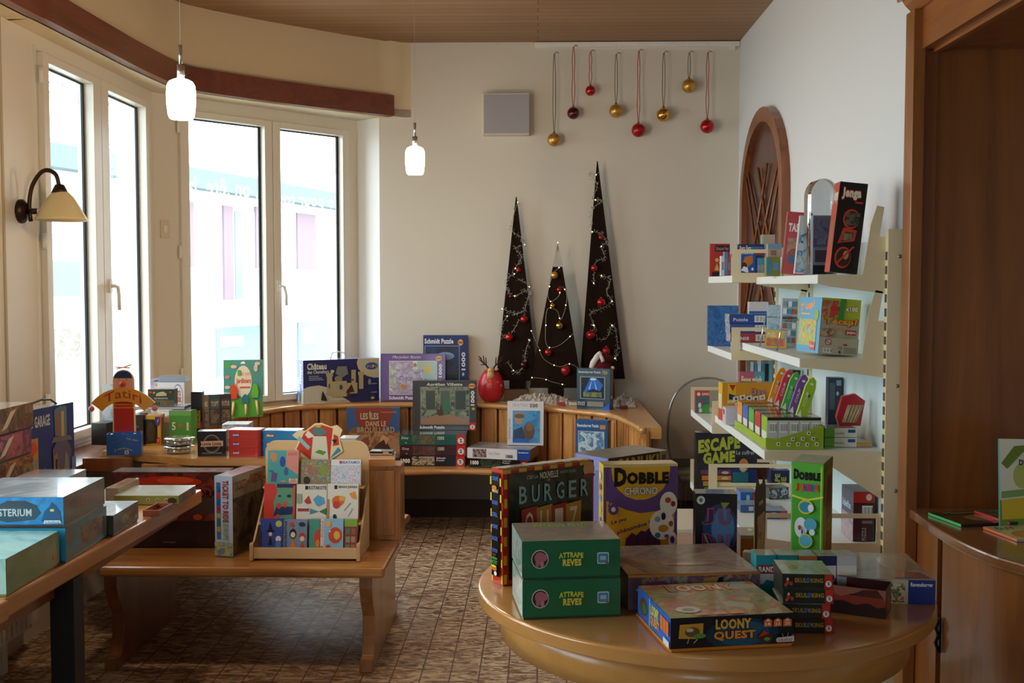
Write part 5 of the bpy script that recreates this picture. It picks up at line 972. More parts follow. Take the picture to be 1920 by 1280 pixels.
def seal(x, y, r=.055, ry=.05): return [E(x, y, r * 1.3, ry * .9, '#b5322a'), E(x, y, r, ry, '#d9b06a'), Rr(x - r * .8, y - ry * .3, x + r * .8, y + ry * .3, '#b5502a')]
def star(x, y, c): return [Pg([(x, y + .035), (x - .012, y + .01), (x - .035, y + .008), (x - .016, y - .008), (x - .022, y - .035), (x, y - .018), (x + .022, y - .035), (x + .016, y - .008), (x + .035, y + .008), (x + .012, y + .01)], c)]
gbox('puzzle_box', 'tall dark blue puzzle box with moonlit picture, against the back wall', ZL, (794, 751), 877, 628.6, .055, 1, Y=6.97, col='#22346c', cat='puzzle', f={'front': [Rr(0, 0, 1, 1, '#22346c'), Rr(.03, .02, .82, .84, '#8f9ab8'), Ap(.045, .03, .805, .83, ['#0f1a30', '#1a3466', '#16242e', '#2a5ab0'], 7), E(.5, .68, .2, .06, '#8fa8d8'), T('Schmidt Puzzle', .03, .87, .68, .95, '#eceaf0', b=.04), T('1000', .86, .46, .95, .74, '#e0e0ea', rot=90, b=.04)] + seal(.84, .89) + star(.9, .4, '#d9d9c0'), 'right': [Rr(0, 0, 1, 1, '#5a4a40')]})
mjf = [Rr(0, 0, 1, 1, '#6a4f8c'), Rr(.03, .03, .97, .97, '#725896'), Rr(.13, .13, .87, .85, '#d9dcd0'), Ap(.14, .14, .5, .84, ['#dcdccf', '#c0b0c4', '#a890b8', '#b8c4a8', '#dfe2d6'], 16), Rr(.57, .14, .86, .84, '#a8c4bc'), E(.72, .62, .08, .18, '#c9c08a'), E(.7, .52, .1, .07, '#9ac0c0'), E(.72, .66, .03, .06, '#d9b84a'), Ap(.25, .3, .66, .66, ['#dcdccf', '#a090b8', '#cfc8d8', '#8a7aa8', '#dcdccf'], 30), E(.35, .3, .045, .05, '#c98a3a'), E(.53, .76, .025, .04, '#b58a3a'), Rr(.55, .3, .86, .38, '#7a9a5a'), E(.64, .42, .03, .03, '#c97a8a'), E(.7, .44, .03, .03, '#c97a8a'), T('Marjolein Bastin', .18, .88, .62, .96, '#e6dcea', sh=.3), T('Schmidt Puzzle', .13, .03, .56, .1, '#ece8f0', b=.04), T('1000', .9, .5, .95, .78, '#ece8f0', rot=90, b=.04)] + seal(.9, .9, .05, .05) + star(.92, .43, '#e0c84a')
gbox('puzzle_box', 'purple puzzle box with garden flowers picture, standing on the ledge beside the castle box', ZL, (714, 753), 835, 664, .05, 1, Y=6.88, col='#6a4f8c', cat='puzzle', tilt=3, f={'front': mjf, 'top': [Rr(0, 0, 1, 1, '#a89ab8')]})
# ------- on the curved seat
PZ = 'puzzle boxes on the curved seat'
def schm(base, pic, num_left=False, txt='1000'):
    o = [Rr(0, 0, 1, 1, base), Ap(.19, .08, .53, .95, pic, 30)] + S_LOGO(.855, 0, .985, 1)
    if num_left: o += [T(txt, .02, .3, .16, .75, '#f0eee8', b=.05), T('Schmidt', .56, .72, .7, .9, '#f0eee8', b=.03), T('Puzzle', .56, .5, .68, .66, '#f0eee8', b=.03)]
    else: o += [T('Disney', .03, .5, .14, .82, '#eceae4', sh=.3), E(.1, .22, .015, .05, '#c9b08a'), T('1000', .57, .5, .67, .85, '#e0d8c8', b=.02)]
    return o
gbox('puzzle_box', 'black puzzle box at the bottom of the stack on the curved seat', ZSEAT, (749, 873), 873, 854, .28, 1, Y=6.50, col='#15161f', cat='puzzle', group=PZ, f={'front': schm('#16171f', ['#2a2a24', '#7a5a3a', '#c9b8a0', '#3a4a2a', '#1a1a1c'], True)}, H=.061)
a0 = ST['A']; w0 = ST['W']
gbox('puzzle_box', 'maroon puzzle box in the middle of the stack on the curved seat', ST['z'] + .0005, None, A=a0 + Vector((.004, 0)), W=w0, H=.063, D=.28, yaw=1, col='#3f1c26', cat='puzzle', group=PZ, f={'front': schm('#411d28', ['#2a1f1c', '#6a4a3a', '#3a2a24', '#8a3030', '#4a3a30'])})
gbox('puzzle_box', 'teal puzzle box on top of the stack on the curved seat', ST['z'] + .0005, None, A=a0 + Vector((0, .003)), W=w0 + .004, H=.063, D=.28, yaw=1, col='#1f4a44', cat='puzzle', group=PZ, f={'front': schm('#1f5a54', ['#3a4a34', '#7a6a4a', '#2a5a4a', '#8a5a3a', '#2a3a30']), 'top': [Rr(0, 0, 1, 1, '#3a4442')]})
avf = [Rr(0, 0, 1, 1, '#44464a'), Rr(.12, .11, .89, .88, '#8f918c'), Ap(.127, .12, .883, .872, ['#4a5248', '#6a7a68', '#8f9a84', '#3a403a', '#7f8a7a'], 14), Pg([(.13, .12), (.88, .12), (.88, .2), (.6, .32), (.4, .32), (.13, .22)], '#a8826a'), Rr(.2, .4, .36, .82, '#7a8278'), Rr(.21, .42, .35, .8, '#4a5650'), Rr(.42, .32, .6, .86, '#828a80'), Rr(.44, .33, .58, .8, '#5a6a58'), Rr(.66, .4, .84, .82, '#7a8278'), Rr(.67, .42, .83, .8, '#44524c'), Pg([(.5, .3), (.47, .55), (.56, .7), (.6, .4)], '#4a7a66'), Pg([(.4, .3), (.44, .55), (.48, .3)], '#5a4438'), T('Aurélien Villette', .22, .9, .78, .96, '#d9d9d6', b=.03), T('Schmidt Puzzle', .11, .03, .5, .09, '#f0f0ee', b=.04), T('1000', .91, .5, .97, .8, '#ecece8', rot=90, b=.04)] + seal(.93, .9, .05, .05) + star(.95, .44, '#e0c84a') + S_LOGO(.885, 0, .99, .16)
gbox('puzzle_box', 'grey puzzle box picturing an overgrown hall, standing on the stack of three', ST['z'] + .0005, (774, 804), 893.5, 714, .055, 1, Y=6.70, col='#3c3e40', cat='puzzle', group=PZ, f={'front': avf})
ilf = [Rr(0, 0, 1, 1, '#3a5a8c'), Pg([(.15, .95), (.2, .7), (.35, .58), (.6, .55), (.8, .68), (.88, .95), (.8, 1), (.2, 1)], '#8a3a2c'), Ap(.0, 0, 1, .55, ['#5a3424', '#8a5a3a', '#b58a64', '#7a4a34', '#9a7a6a'], 7), Pg([(.3, 0), (.62, .36), (.68, .46), (.74, .38), (.95, 0)], '#4a342c'), Pg([(.6, .34), (.68, .5), (.8, .42), (.74, .3), (.7, .4)], '#d0a47a'), E(.2, .58, .14, .06, '#7a5f40'), Rr(0, 0, 1, .06, '#2c2a2e'), T('LES ÎLES', .26, .78, .6, .93, '#c9b894', b=.03), T('DANS LE', .36, .65, .74, .75, '#c9b08a', b=.03), T('BROUILLARD', .2, .53, .9, .64, '#b59a70', b=.03), T('VOLKER SCHACHTELE', .64, .9, .94, .93, '#c9a05a')]
gbox('game_box', 'square game box with an erupting volcano under blue sky, leaning in the booth', ZSEAT, (650, 866), 750, 766, .07, 3, Y=6.66, col='#3c4c68', tilt=3, group=PZ, f={'front': ilf, 'top': [Rr(0, 0, 1, 1, '#7a8698')]})
gbox('puzzle_box', 'black puzzle box lying beneath the white one, right of the stack of three', ZSEAT, (880, 876), 992, 858, .25, -10, col='#17181a', cat='puzzle', group=PZ, Y=6.47, H=.056, f={'front': schm('#1a1b1c', ['#2a3a24', '#4a5a3a', '#1f241f', '#5a5a4a'], True)})
zz = ST['z']
hpw = [Rr(0, 0, 1, 1, '#e0dfe4'), Ap(.09, .1, .31, .92, ['#2a1a1c', '#6a3a3c', '#b0a0a0', '#3a2a2c'], 60), T('Harry Potter', .34, .3, .53, .7, '#b5b0b8', sh=.3), T('1000', .62, .14, .73, .48, '#4a3a44', b=.04), Rr(.8, 0, 1, 1, '#1f4a9a'), T('Ravensburger', .82, .62, .98, .8, '#e8eaf0', b=.03)]
gbox('puzzle_box', 'white wizard puzzle box lying on the black one, right of the stack', zz + .0005, (876, 857.5), 993.5, 838, .26, -14, Y=6.46, col='#8a7a74', cat='puzzle', group=PZ, H=.062, f={'front': hpw, 'top': [Ap(0, 0, 1, 1, ['#7a7c80', '#9a9ca0', '#6a6a6c'], 9)], 'right': [Rr(0, 0, 1, 1, '#7a6258'), Rr(.5, .1, .9, .9, '#9a8478')]})
gbox('puzzle_box', 'upright white puzzle box with a boy and deer, atop the flat boxes', ST['z'], (951, 834), 1019, 753, .04, -5, Y=6.555, col='#d0d0d6', cat='puzzle', group=PZ, tilt=3, f={'front': [Rr(0, 0, 1, 1, '#d9d9de'), T('Harry Potter', .14, .86, .58, .96, '#a8a4ac', sh=.3), T('500', .62, .86, .84, .95, '#6a5f68', b=.04), Rr(.13, .04, .92, .8, '#e8e8ec'), Ap(.145, .05, .905, .79, ['#2a5aa0', '#3a8ac8', '#4aa0d8', '#2a4a7a'], 9), E(.33, .68, .16, .09, '#9a9088'), E(.32, .58, .11, .11, '#b58f80'), E(.33, .66, .14, .05, '#6a5f58'), Pg([(.15, .06), (.18, .34), (.4, .42), (.5, .2), (.5, .06)], '#3a4a6a'), E(.6, .32, .15, .2, '#6a5040'), E(.62, .42, .1, .1, '#8a6a50'), Pg([(.15, .06), (.2, .16), (.6, .14), (.6, .06)], '#2a6ac0'), E(.74, .68, .035, .03, '#3a7ac0'), T('Ravensburger Puzzle', .02, .14, .1, .6, '#8a8690', rot=90)], 'right': [Rr(0, 0, 1, 1, '#6a5a54')]})
gbox('puzzle_box', 'blue winter scene puzzle box standing on the right end of the curved seat', ZSEAT, (1079, 897), 1139, 787, .07, -18, Y=6.08, col='#1f3a66', cat='puzzle', group=PZ, f={'front': [Rr(0, 0, 1, 1, '#2a5a96'), T('Ravensburger Puzzle', .05, .87, .72, .94, '#e0e6ee', b=.03), Rr(.76, .86, .93, .93, '#c98a4a'), Rr(.08, .04, .9, .82, '#b8c4cc'), Ap(.1, .05, .88, .5, ['#c9b48a', '#b5703a', '#d9c9a0', '#5a8aa8', '#a89a70'], 35), Ap(.1, .5, .88, .81, ['#5aa0c8', '#d0e0e8', '#3a80b0', '#a8c8d8'], 20)], 'right': [Rr(0, 0, 1, 1, '#1c1c24'), Ap(.2, .5, .8, .9, ['#1c1c24', '#3a2a24', '#2a2a30'], 30)]})
gbox('puzzle_box', 'blue-grey puzzle box with glowing underwater rays, on the ledge', ZL, (1081.5, 765), 1143.5, 690, .06, -22, Y=6.50, col='#22384c', cat='puzzle', f={'front': [Rr(0, 0, 1, 1, '#2c4250'), Ap(0, 0, 1, 1, ['#24394a', '#34505f', '#2c4454'], 12), T('Ravensburger Puzzle', .05, .87, .72, .94, '#c4ccd2', b=.03), T('759', .77, .86, .92, .95, '#c9a05a', b=.03), Rr(.1, .25, .86, .8, '#8f9aa0'), Rr(.13, .27, .83, .78, '#182a30'), Pg([(.2, .4), (.4, .74), (.6, .77), (.8, .6), (.7, .45), (.5, .5)], '#2a6ac8'), Pg([(.48, .74), (.35, .5), (.4, .48)], '#8fc0f0'), Pg([(.52, .74), (.62, .5), (.58, .48)], '#8fc0f0'), E(.5, .74, .1, .03, '#b8dcf8'), Ap(.2, .3, .76, .42, ['#182a30', '#4a6a4a', '#8a8a5a', '#182a30'], 40), Rr(.03, .08, .28, .19, '#1c2c38'), T('ESCAPE', .04, .14, .26, .18, '#c9ccd0', b=.03), T('PUZZLE', .04, .09, .26, .13, '#c9ccd0', b=.03), Rr(.32, .07, .82, .19, '#8a8a7c'), Pg([(.72, 0), (1, .0), (1, .18)], '#2a62c0')], 'right': [Rr(0, 0, 1, 1, '#1f3040'), Rr(0, 0, 1, .2, '#2a4a8a'), Rr(.2, .26, .7, .34, '#b8bcc0')]})
# ------------------------------------------------------------------ left tables
GT = 'game boxes on the left tables'
SH = dict(coat=.9, rough=.12)
myf = [Rr(0, 0, 1, 1, '#1f7fc0'), Ap(0, 0, 1, 1, ['#1a6aa8', '#2a93cf', '#1f7fc0', '#3aa0d6'], 10), Pg([(.36, .25), (.4, .7), (.5, .88), (.66, .88), (.76, .72), (.8, .45), (.74, .22), (.5, .12)], '#2f4a5a'), T('MYSTERIUM', .315, .34, .715, .6, '#c9ced4', b=.02), Pg([(.8, .15), (.83, .5), (.88, .7), (.9, .85), (.93, .7), (.97, .5), (.98, .15)], '#1f5580'), E(.9, .55, .02, .05, '#d9c97a'), Pg([(.82, .08), (.98, .1), (.97, .2), (.83, .2)], '#dfe8f0'), T('Libellud', .84, .1, .96, .18, '#4a6a90'), Rr(0, 0, 1, .05, '#3a2c2a')]
mys = [Ap(0, 0, 1, 1, ['#4a4a44', '#6a665c', '#5a5850', '#75706a'], 8), Ap(.4, .3, .9, .8, ['#5a564e', '#8a4a3a', '#6a665a', '#4a5a50'], 22)]
topg = [Ap(0, 0, 1, 1, ['#7f8c96', '#9aa5ac', '#6f7d88', '#a8b0b4'], 5)]
gbox('game_box', 'lower game box beneath the bright blue lettered one, on the left table', ZA, (124, 1056), None, 990.7, .307, 2, W=.3, side='R', col='#2a86a8', group=GT, lid='#1f5f78', **SH, f={'front': [Rr(0, 0, 1, 1, '#2a8fb5')], 'right': [Ap(0, 0, 1, 1, ['#46584f', '#5f6f66', '#3f7a86', '#6a6258'], 8), Ap(.35, .2, .9, .8, ['#46584f', '#8a7a3a', '#7a3a3a', '#3f6a6a'], 24)], 'top': topg})
A_, t_, W0 = ST['A'], ST['t'], ST['W']
gbox('game_box', 'bright blue game box with pale capital letters and a ghostly manor, stacked on another box', ST['z'], None, A=A_ - Vector((.004, 0)), W=W0, H=.084, D=.305, yaw=2, col='#3f4440', group=GT, lid='#3a2c2a', **SH, f={'front': myf, 'right': mys, 'top': topg})
gbox('game_box', 'pale mint green shrink-wrapped game box at the left edge of the table', ZA, (12, 1119), None, 1048.7, .306, 1, W=.3, side='R', col='#8fb5a0', group=GT, lid='#9a9a58', **SH, f={'front': [Ap(0, 0, 1, 1, ['#8ac9c4', '#a8d9d2', '#c9dfd6'], 9)], 'right': [Ap(0, 0, 1, 1, ['#8a9a72', '#97a57c', '#7f9a72', '#a3a886'], 5), T('TERRES', .55, .5, .85, .62, '#c9c29a', tilt=.0), Rr(.6, .4, .74, .43, '#b5ae88'), Rr(.86, .2, .92, .34, '#b5583a')], 'top': [Ap(0, 0, 1, 1, ['#7fb5b0', '#96c4bc', '#a5cfc9', '#6fa8a8'], 6), T('SKY TEAM', .3, .3, .7, .45, '#6a93a0'), Pg([(.1, .5), (.3, .6), (.34, .56), (.12, .46)], '#2f7aa8')]})
gbox('game_box', 'grey shrink-wrapped game box with gold lettered side, right of the blue stack', ZA, (213, 1006), None, 967, .225, 2, W=.17, side='R', col='#5a5650', group=GT, lid='#3a342e', **SH, f={'front': [Rr(0, 0, 1, 1, '#4a4640')], 'right': [Ap(0, 0, 1, 1, ['#4a453f', '#635b52', '#55604f', '#6a6258'], 10), T('KEMET', .35, .25, .72, .7, '#a88a4a', b=.04, sh=.2), Rr(.84, .15, .94, .4, '#b5b0a4')], 'top': topg})
gbox('game_box', 'thin olive green game box with three round tokens printed, at the far table corner', ZA, (214, 953.5), 335, 929.6, .2, 1, Y=3.68, col='#7f8240', group=GT, lid='#6a5a34', **SH, f={'front': [Rr(0, 0, 1, 1, '#85873f')] + [('o', .53 + k * .14, .5, .22, '#c9b8a0') for k in range(3)] + [('o', .53 + k * .14, .5, .14, '#8a4a3a') for k in range(3)] + [E(.9, .45, .07, .35, '#3a3430')], 'right': [Ap(0, 0, 1, 1, ['#4a4a34', '#6a6c4a', '#3f4a34', '#7a7a5a'], 12)], 'top': [Ap(0, 0, 1, 1, ['#8a958a', '#a0aaa0', '#7a857a'], 5)]})
gbox('game_box', 'flat box with beige striped lid beside the olive green box', ZA, (198, 941), 222, 916, .2, 0, Y=3.72, W=None, col='#a89a84', group=GT, H=.05, f={'top': [Rr(0, 0, 1, 1, '#b5a890')] + [Rr(.2 + k * .2, 0, .27 + k * .2, 1, '#7a6448') for k in range(4)]})
tr = gbox('token_tray', 'small shallow wooden tray on the table edge before the olive box', ZA, (268, 977), 290, 962, .12, -2, Y=3.50, H=.02, W=.055, col='#8a4a34', cat='tray', group=GT, open_top=1)
gbox('game_box', 'flat white topped box half hidden behind the blue game box', ZA, (28, 960), 127, 896, .16, 2, Y=3.42, col='#8f96a0', group=GT, f={'top': [Rr(0, 0, 1, 1, '#aab4be')]})
# stack of fantasy game boxes at the far left
z = ZA; p0 = Vector((-2.06, 3.36))
def fant(cols): return {'right': [Ap(0, 0, 1, 1, cols, 12), Pg([(.3, .1), (.42, .2), (.62, .9), (.5, .82)], '#c9c0a8')], 'front': [Ap(0, 0, 1, 1, cols, 12)], 'top': [Rr(0, 0, 1, 1, '#9a948c')]}
for k, (cols, lab) in enumerate([(['#6a4a30', '#8a5f3a', '#4a3424', '#a8603a'], 'brown picture game box at the bottom of the far left stack of four'), (['#6a4a34', '#a8683a', '#4a3424', '#8a7a4a', '#b5653a'], 'orange and brown game box second from bottom in the far left stack'), (['#7a4a50', '#a8606a', '#5a3a4a', '#c08088'], 'pinkish red game box third from bottom in the far left stack'), (['#6a5238', '#8a6a44', '#4a3a28', '#a8603a'], 'brown crowded picture game box on top of the far left stack')]):
    gbox('game_box', lab, z, None, A=p0 + Vector((.006 * (k % 2), .004 * k)), W=.325, H=.0865, D=.32, yaw=0, col='#6a4a34', group=GT, lid='#4a3424', f=fant(cols)); z = ST['z'] + .0012
gaf = [Rr(0, 0, 1, 1, '#1f3a7a'), Pg([(0, 0), (1, 0), (1, .22), (.8, .2), (.6, .1), (.3, .06), (0, .04)], '#a8482c'), T('LE', .09, .8, .17, .9, '#c4cad4', b=.02), T('GARAGE', .2, .79, .5, .92, '#c4cad4', b=.03), Pg([(.6, .65), (.58, .95), (.72, .99), (.84, .97), (.84, .6)], '#5a7a8a'), Rr(.63, .66, .68, .92, '#9a5a3a'), Rr(.72, .62, .78, .92, '#b5a060'), Pg([(.5, .58), (.95, .56), (.9, .62), (.56, .64)], '#6a6a70'), Pg([(.55, .12), (.53, .5), (.62, .58), (.85, .56), (.92, .45), (.9, .15)], '#5a5a72'), Pg([(.54, .14), (.56, .42), (.62, .46), (.66, .14)], '#8a7a50'), Rr(.58, .26, .62, .38, '#1f2a3a'), Pg([(.74, .15), (.78, .45), (.84, .4), (.88, .15)], '#7a8088'), Rr(.05, .3, .24, .68, '#b58a3a'), E(.14, .57, .08, .07, '#c9502a'), Rr(.07, .32, .22, .44, '#8a8a8a'), Rr(.32, .05, .38, .26, '#8a7a50'), Rr(.4, .05, .45, .24, '#9a7a44'), E(.35, .28, .03, .04, '#8a4a2c'), Ap(.05, .02, .8, .16, ['#1f3a7a', '#8a8a4a', '#a8482c', '#3a6a4a', '#4a5a7a'], 28), Rr(.9, .2, .99, .36, '#5a80b5')]
gbox('game_box', 'tall blue toy box with a white title and a tower picture, standing by the window', ZA, (47.5, 951), None, 772.6, .06, 84, W=.33, Y=3.72, col='#1f3a7a', cat='toy box', coat=.2, f={'front': gaf, 'left': [Rr(0, 0, 1, 1, '#1f4a9a')], 'top': [Rr(0, 0, 1, 1, '#8a9096')]})
o = bpy.data.objects.new('carry_handle', bpy.data.meshes.new('x')); bpy.data.objects.remove(o)
last = [x for x in COL.objects if x.get('label', '').startswith('tall blue toy box')][0]
MB().tube([(-.1, 0, ST['H']), (-.06, 0, ST['H'] + .018), (.0, 0, ST['H'] + .025), (.06, 0, ST['H'] + .02), (.1, 0, ST['H'])], .004, P('#1c1c20', .4)).build('carry_handle', last)
# ------------------------------------------------------------------ games on the gondola
GG = 'games on the shelving'
Z1, Z2, Z3, Z4 = [z + .001 for z in S1[:4]]; F1, F2, F3, F4 = [z + .001 for z in S2[:4]]
# top shelf, near bay
jf = [Rr(0, 0, 1, 1, '#191414'), T('Jenga', .1, .8, .82, .95, '#c03a24', b=.1), T('Jenga', .12, .81, .8, .94, '#e6dcc4', b=.05), Rr(.62, .775, .9, .795, '#c9401f'), E(.55, .6, .3, .11, '#c03a24'), E(.57, .6, .26, .09, '#2a2018'), Ap(.35, .53, .85, .67, ['#2a2018', '#6a5a44', '#1f1814', '#8a7a5a'], 30), Pg([(.15, .32), (.3, .5), (.8, .48), (.75, .36), (.4, .34)], '#c03a24'), Pg([(.25, .34), (.4, .46), (.7, .45), (.65, .37)], '#3a3024'), Ap(.3, .36, .65, .44, ['#4a4030', '#8a7454', '#2a2018'], 35), E(.4, .17, .3, .12, '#c03a24'), E(.42, .17, .26, .1, '#3a2418'), E(.5, .2, .1, .05, '#b5805a'), Ln(.2, .1, .75, .3, .02, '#c03a24')]
gbox('game_box', 'tall black block game box with red swirls, near end of the top shelf', Z1, (1555, 511), 1607, 345, .085, -3, Y=3.84, col='#1a1414', group=GG, roll=6, coat=.3, f={'front': jf, 'left': [Rr(0, 0, 1, 1, '#c9523a'), T('Jenga', .1, .76, .9, .93, '#f0e6dc', b=.05), Rr(.1, .3, .9, .6, '#b56a4a')], 'top': [Rr(0, 0, 1, 1, '#2a2420')]})
dp = at_y(1548, 509, 3.98)
do = thing('plastic_dome_display', 'tall clear plastic display with arched top and purple cards inside, on the top shelf', 'display case', (dp.x, 4.06, Z1), R(8))
m_clr = glass('#dfe2e4', .45, .03); hh = at_y(1548, 332, 3.98).z - Z1
dome = [(-.05, 0), (.05, 0), (.05, hh - .06)] + [(.05 * math.cos(R(a)), hh - .06 + .06 * math.sin(R(a))) for a in range(15, 180, 15)] + [(-.05, hh - .06)]
MB().prism(dome, -.035, .035, m_clr, 'y', True).build('plastic_case', do)
MB().box(-.04, .04, -.03, .03, .004, hh * .62, P('#b5b8c4', .4)).build('card_insert', do); mb = MB(); draw(mb, (-.04, -.0302, .004), (1, 0, 0), (0, 0, 1), .08, hh * .62, [Rr(0, .45, 1, .95, '#8a80a8'), Rr(.1, .2, .9, .4, '#6a5a6a'), T('LIGNE', .2, .5, .6, .6, '#e8e6ee'), Rr(0, 0, 1, .15, '#3a3a44'), Ap(0, .6, 1, .95, ['#8a80a8', '#a8a0c0', '#6a6a8a'], 40)]); mb.build('insert_print', do)
gbox('game_box', 'white game box with blue capital letters leaning on the top shelf, beside the red box', Z1, (1490, 512), 1530, 407, .04, -6, Y=4.12, col='#c9cfd2', group=GG, roll=5, f={'front': [Rr(0, 0, 1, 1, '#ccd2d6'), T('ICECOOL', .05, .52, .95, .68, '#2a7aa8', b=.05), Ap(.0, .03, 1, .4, ['#a8c4d4', '#c9d2d6', '#4a90b8', '#d9dde0'], 25), Rr(.6, .3, .75, .4, '#2a6a9a')], 'left': [Rr(0, 0, 1, 1, '#dfe4e6')]})
gbox('game_box', 'red game box with white capital letters leaning on the top shelf', Z1, (1466, 512), 1512, 400, .045, -6, Y=4.28, col='#b5464a', group=GG, roll=5, f={'front': [Rr(0, 0, 1, 1, '#b9484c'), T('TASSO', .08, .68, .8, .82, '#f0e6e2', b=.05), Ap(.1, .3, .75, .58, ['#9a6a5a', '#b58a70', '#8a4a44', '#a8645a'], 30), E(.4, .24, .25, .07, '#4a6a8a')], 'left': [Rr(0, 0, 1, 1, '#a03c40')]})
gbox('card_game_box', 'small olive and blue card box on the top shelf next to the red box', Z1, (1437, 514), 1463, 482, .05, -2, Y=4.42, col='#7a8a3a', cat='card game', group=GG, f={'front': [Rr(0, 0, 1, 1, '#7f8a3a'), Rr(0, .1, .35, .9, '#3a86a8'), Rr(.5, .3, .9, .7, '#5a9ac0')]})
gbox('card_game_box', 'pale brown card box resting on the olive and blue one', ST['z'], (1440, 482), 1466, 457, .06, -4, Y=4.43, col='#a89a8a', cat='card game', group=GG, f={'front': [Rr(0, 0, 1, .6, '#b5a090'), Rr(0, .6, 1, 1, '#6aa0b5'), Rr(.2, .1, .6, .5, '#8a7060')]})
# wire dividers
def divider(y, z, x0, h, lab):
    d_ = thing('wire_divider', lab, 'divider', (x0, y, z), 0, 'chrome wire dividers on the shelves'); MB().tube([(.01, 0, 0), (.03, 0, h), (1.17 - x0, 0, h * .96)], .0035, P('#c9ccd0', .2, .9), 6).build('wire', d_)
divider(4.36, Z1, SX[0], .13, 'chrome wire divider on the top shelf beside the red game box')
divider(4.18, Z2, SX[1], .12, 'chrome wire divider on the second shelf before the beige craft box')
divider(4.5, Z2, SX[1], .12, 'chrome wire divider on the second shelf behind the small yellow box')
# top shelf, far bay
gbox('card_game_box', 'red card box with black title plate, far end of the top shelf', F1, (1331, 518), 1368, 457, .03, -2, Y=5.42, col='#b03430', cat='card game', group=GG, f={'front': [Rr(0, 0, 1, 1, '#b5342e'), Rr(.25, .76, .98, .95, '#241c1c'), T('Schwarzer Peter', .3, .8, .94, .91, '#c9a8a0'), E(.35, .5, .1, .06, '#d9b04a'), Pg([(.22, .18), (.35, .42), (.48, .18)], '#d9b04a'), Rr(.1, .0, .9, .14, '#2a2020'), Ln(.45, .4, .7, .6, .02, '#d9b04a')]})
for k, (x0, x1, yt, c, lab) in enumerate(((1352, 1358, 480, '#d9dce0', 'narrow white card box standing in front of the red box'), (1358, 1364, 472, '#5a8ac0', 'narrow light blue card box standing in front of the red box'), (1364, 1370, 482, '#b55a50', 'narrow brick coloured card box standing in front of the red box'))):
    gbox('card_game_box', lab, F1, (x0, 518), x1, yt, .04, 0, Y=5.1, col=c, cat='card game', group=GG, f={'front': [Rr(.2, .3, .8, .7, '#8a929a')]})
gbox('card_game_box', 'dark blue card box with an orange dice cup, far end of the top shelf', F1, (1380, 516), 1416, 468, .03, -2, Y=5.0, col='#1f4a9a', cat='card game', group=GG, f={'front': [Rr(0, 0, 1, 1, '#1f55a5'), T('WÜRFELBECHER', .1, .82, .9, .92, '#d9dde8', b=.03), Pg([(.3, .4), (.45, .72), (.85, .78), (.88, .5), (.5, .25)], '#b5703a'), E(.42, .38, .14, .13, '#4a2c1a'), Pg([(.25, .2), (.4, .36), (.6, .3), (.65, .1)], '#e0e0e4'), Rr(0, 0, 1, .12, '#b5302a'), E(.85, .25, .06, .06, '#e0e0e4')]})
gbox('card_game_box', 'navy card box with white script, behind the dice cup box', F1, (1384, 512), 1432, 458, .04, -2, Y=5.2, col='#23335f', cat='card game', group=GG, f={'front': [Rr(0, 0, 1, 1, '#23335f'), T('Ratz Fatz', .05, .8, .5, .95, '#e0dcd4', b=.03), T('domingo', .5, .82, .95, .94, '#4a8ac0', b=.03), Rr(0, .65, 1, .72, '#8a3040')]})
gbox('card_game_box', 'small light blue and grey card box right of the dice cup box', F1, (1421, 517), 1437, 484, .04, 0, Y=4.98, col='#4a93b8', cat='card game', group=GG, f={'front': [Rr(0, 0, 1, 1, '#4a93b8'), Ap(0, .1, 1, .6, ['#6a6a6a', '#9aa0a0', '#4a4a50'], 40)]})
gbox('card_game_box', 'green and pink card box behind the small light blue one', F1, (1429, 512), 1452, 440, .05, 0, Y=5.2, col='#8aa070', cat='card game', group=GG, f={'front': [Ap(0, 0, 1, 1, ['#8aa070', '#b58a7a', '#7ab0c0', '#a09a80'], 25)]})
# second shelf, near bay
tcf = [Rr(0, 0, 1, 1, '#b3a488'), Pg([(0, .62), (1, .62), (1, 1), (0, 1)], '#a8b02c'), Ap(0, .66, .42, 1, ['#7a4a2c', '#b5341f', '#c98a5a', '#a8602c', '#8a2a1c'], 16), Rr(0, .96, 1, 1, '#a8b82c'), E(.35, .82, .12, .05, '#c9301f'), E(.25, .73, .15, .05, '#c9402a'), Rr(.15, .66, .22, .9, '#b58a5a'), T('x100', .6, .78, .92, .87, '#b5382a', b=.12), T('x100', .605, .785, .915, .865, '#f0ead8', b=.04), Pg([(.42, .55), (.55, .55), (.6, 1), (.47, 1)], '#2f8a34'), T('Técap?', .08, .5, .96, .66, '#7a3a1c', b=.11), T('Técap?', .1, .51, .94, .65, '#e8932c', b=.05), T('mes formes', .2, .44, .55, .49, '#e8932c', b=.03), Rr(.64, .36, .92, .45, '#b5302a'), T('Jeujura', .67, .375, .9, .435, '#f0e6dc', b=.03), Ap(.0, .32, .32, .46, ['#b3a488', '#6a4a34', '#c9a070', '#a84a3a'], 30), Rr(0, 0, 1, .3, '#b5a990'), ('o', .22, .22, .06, '#b5443a'), ('o', .22, .22, .045, '#c9bda5'), Ln(.13, .26, .3, .18, .012, '#b5443a'), ('bar', .08, .03, .32, .11), T('CE', .48, .1, .58, .15, '#3a342c'), ('o', .52, .05, .025, '#3a5a34'), Rr(.6, .17, .7, .2, '#a8302a')] + [Rr(.62, .04 + k * .022, .95, .048 + k * .022, '#7a6f60') for k in range(5)]
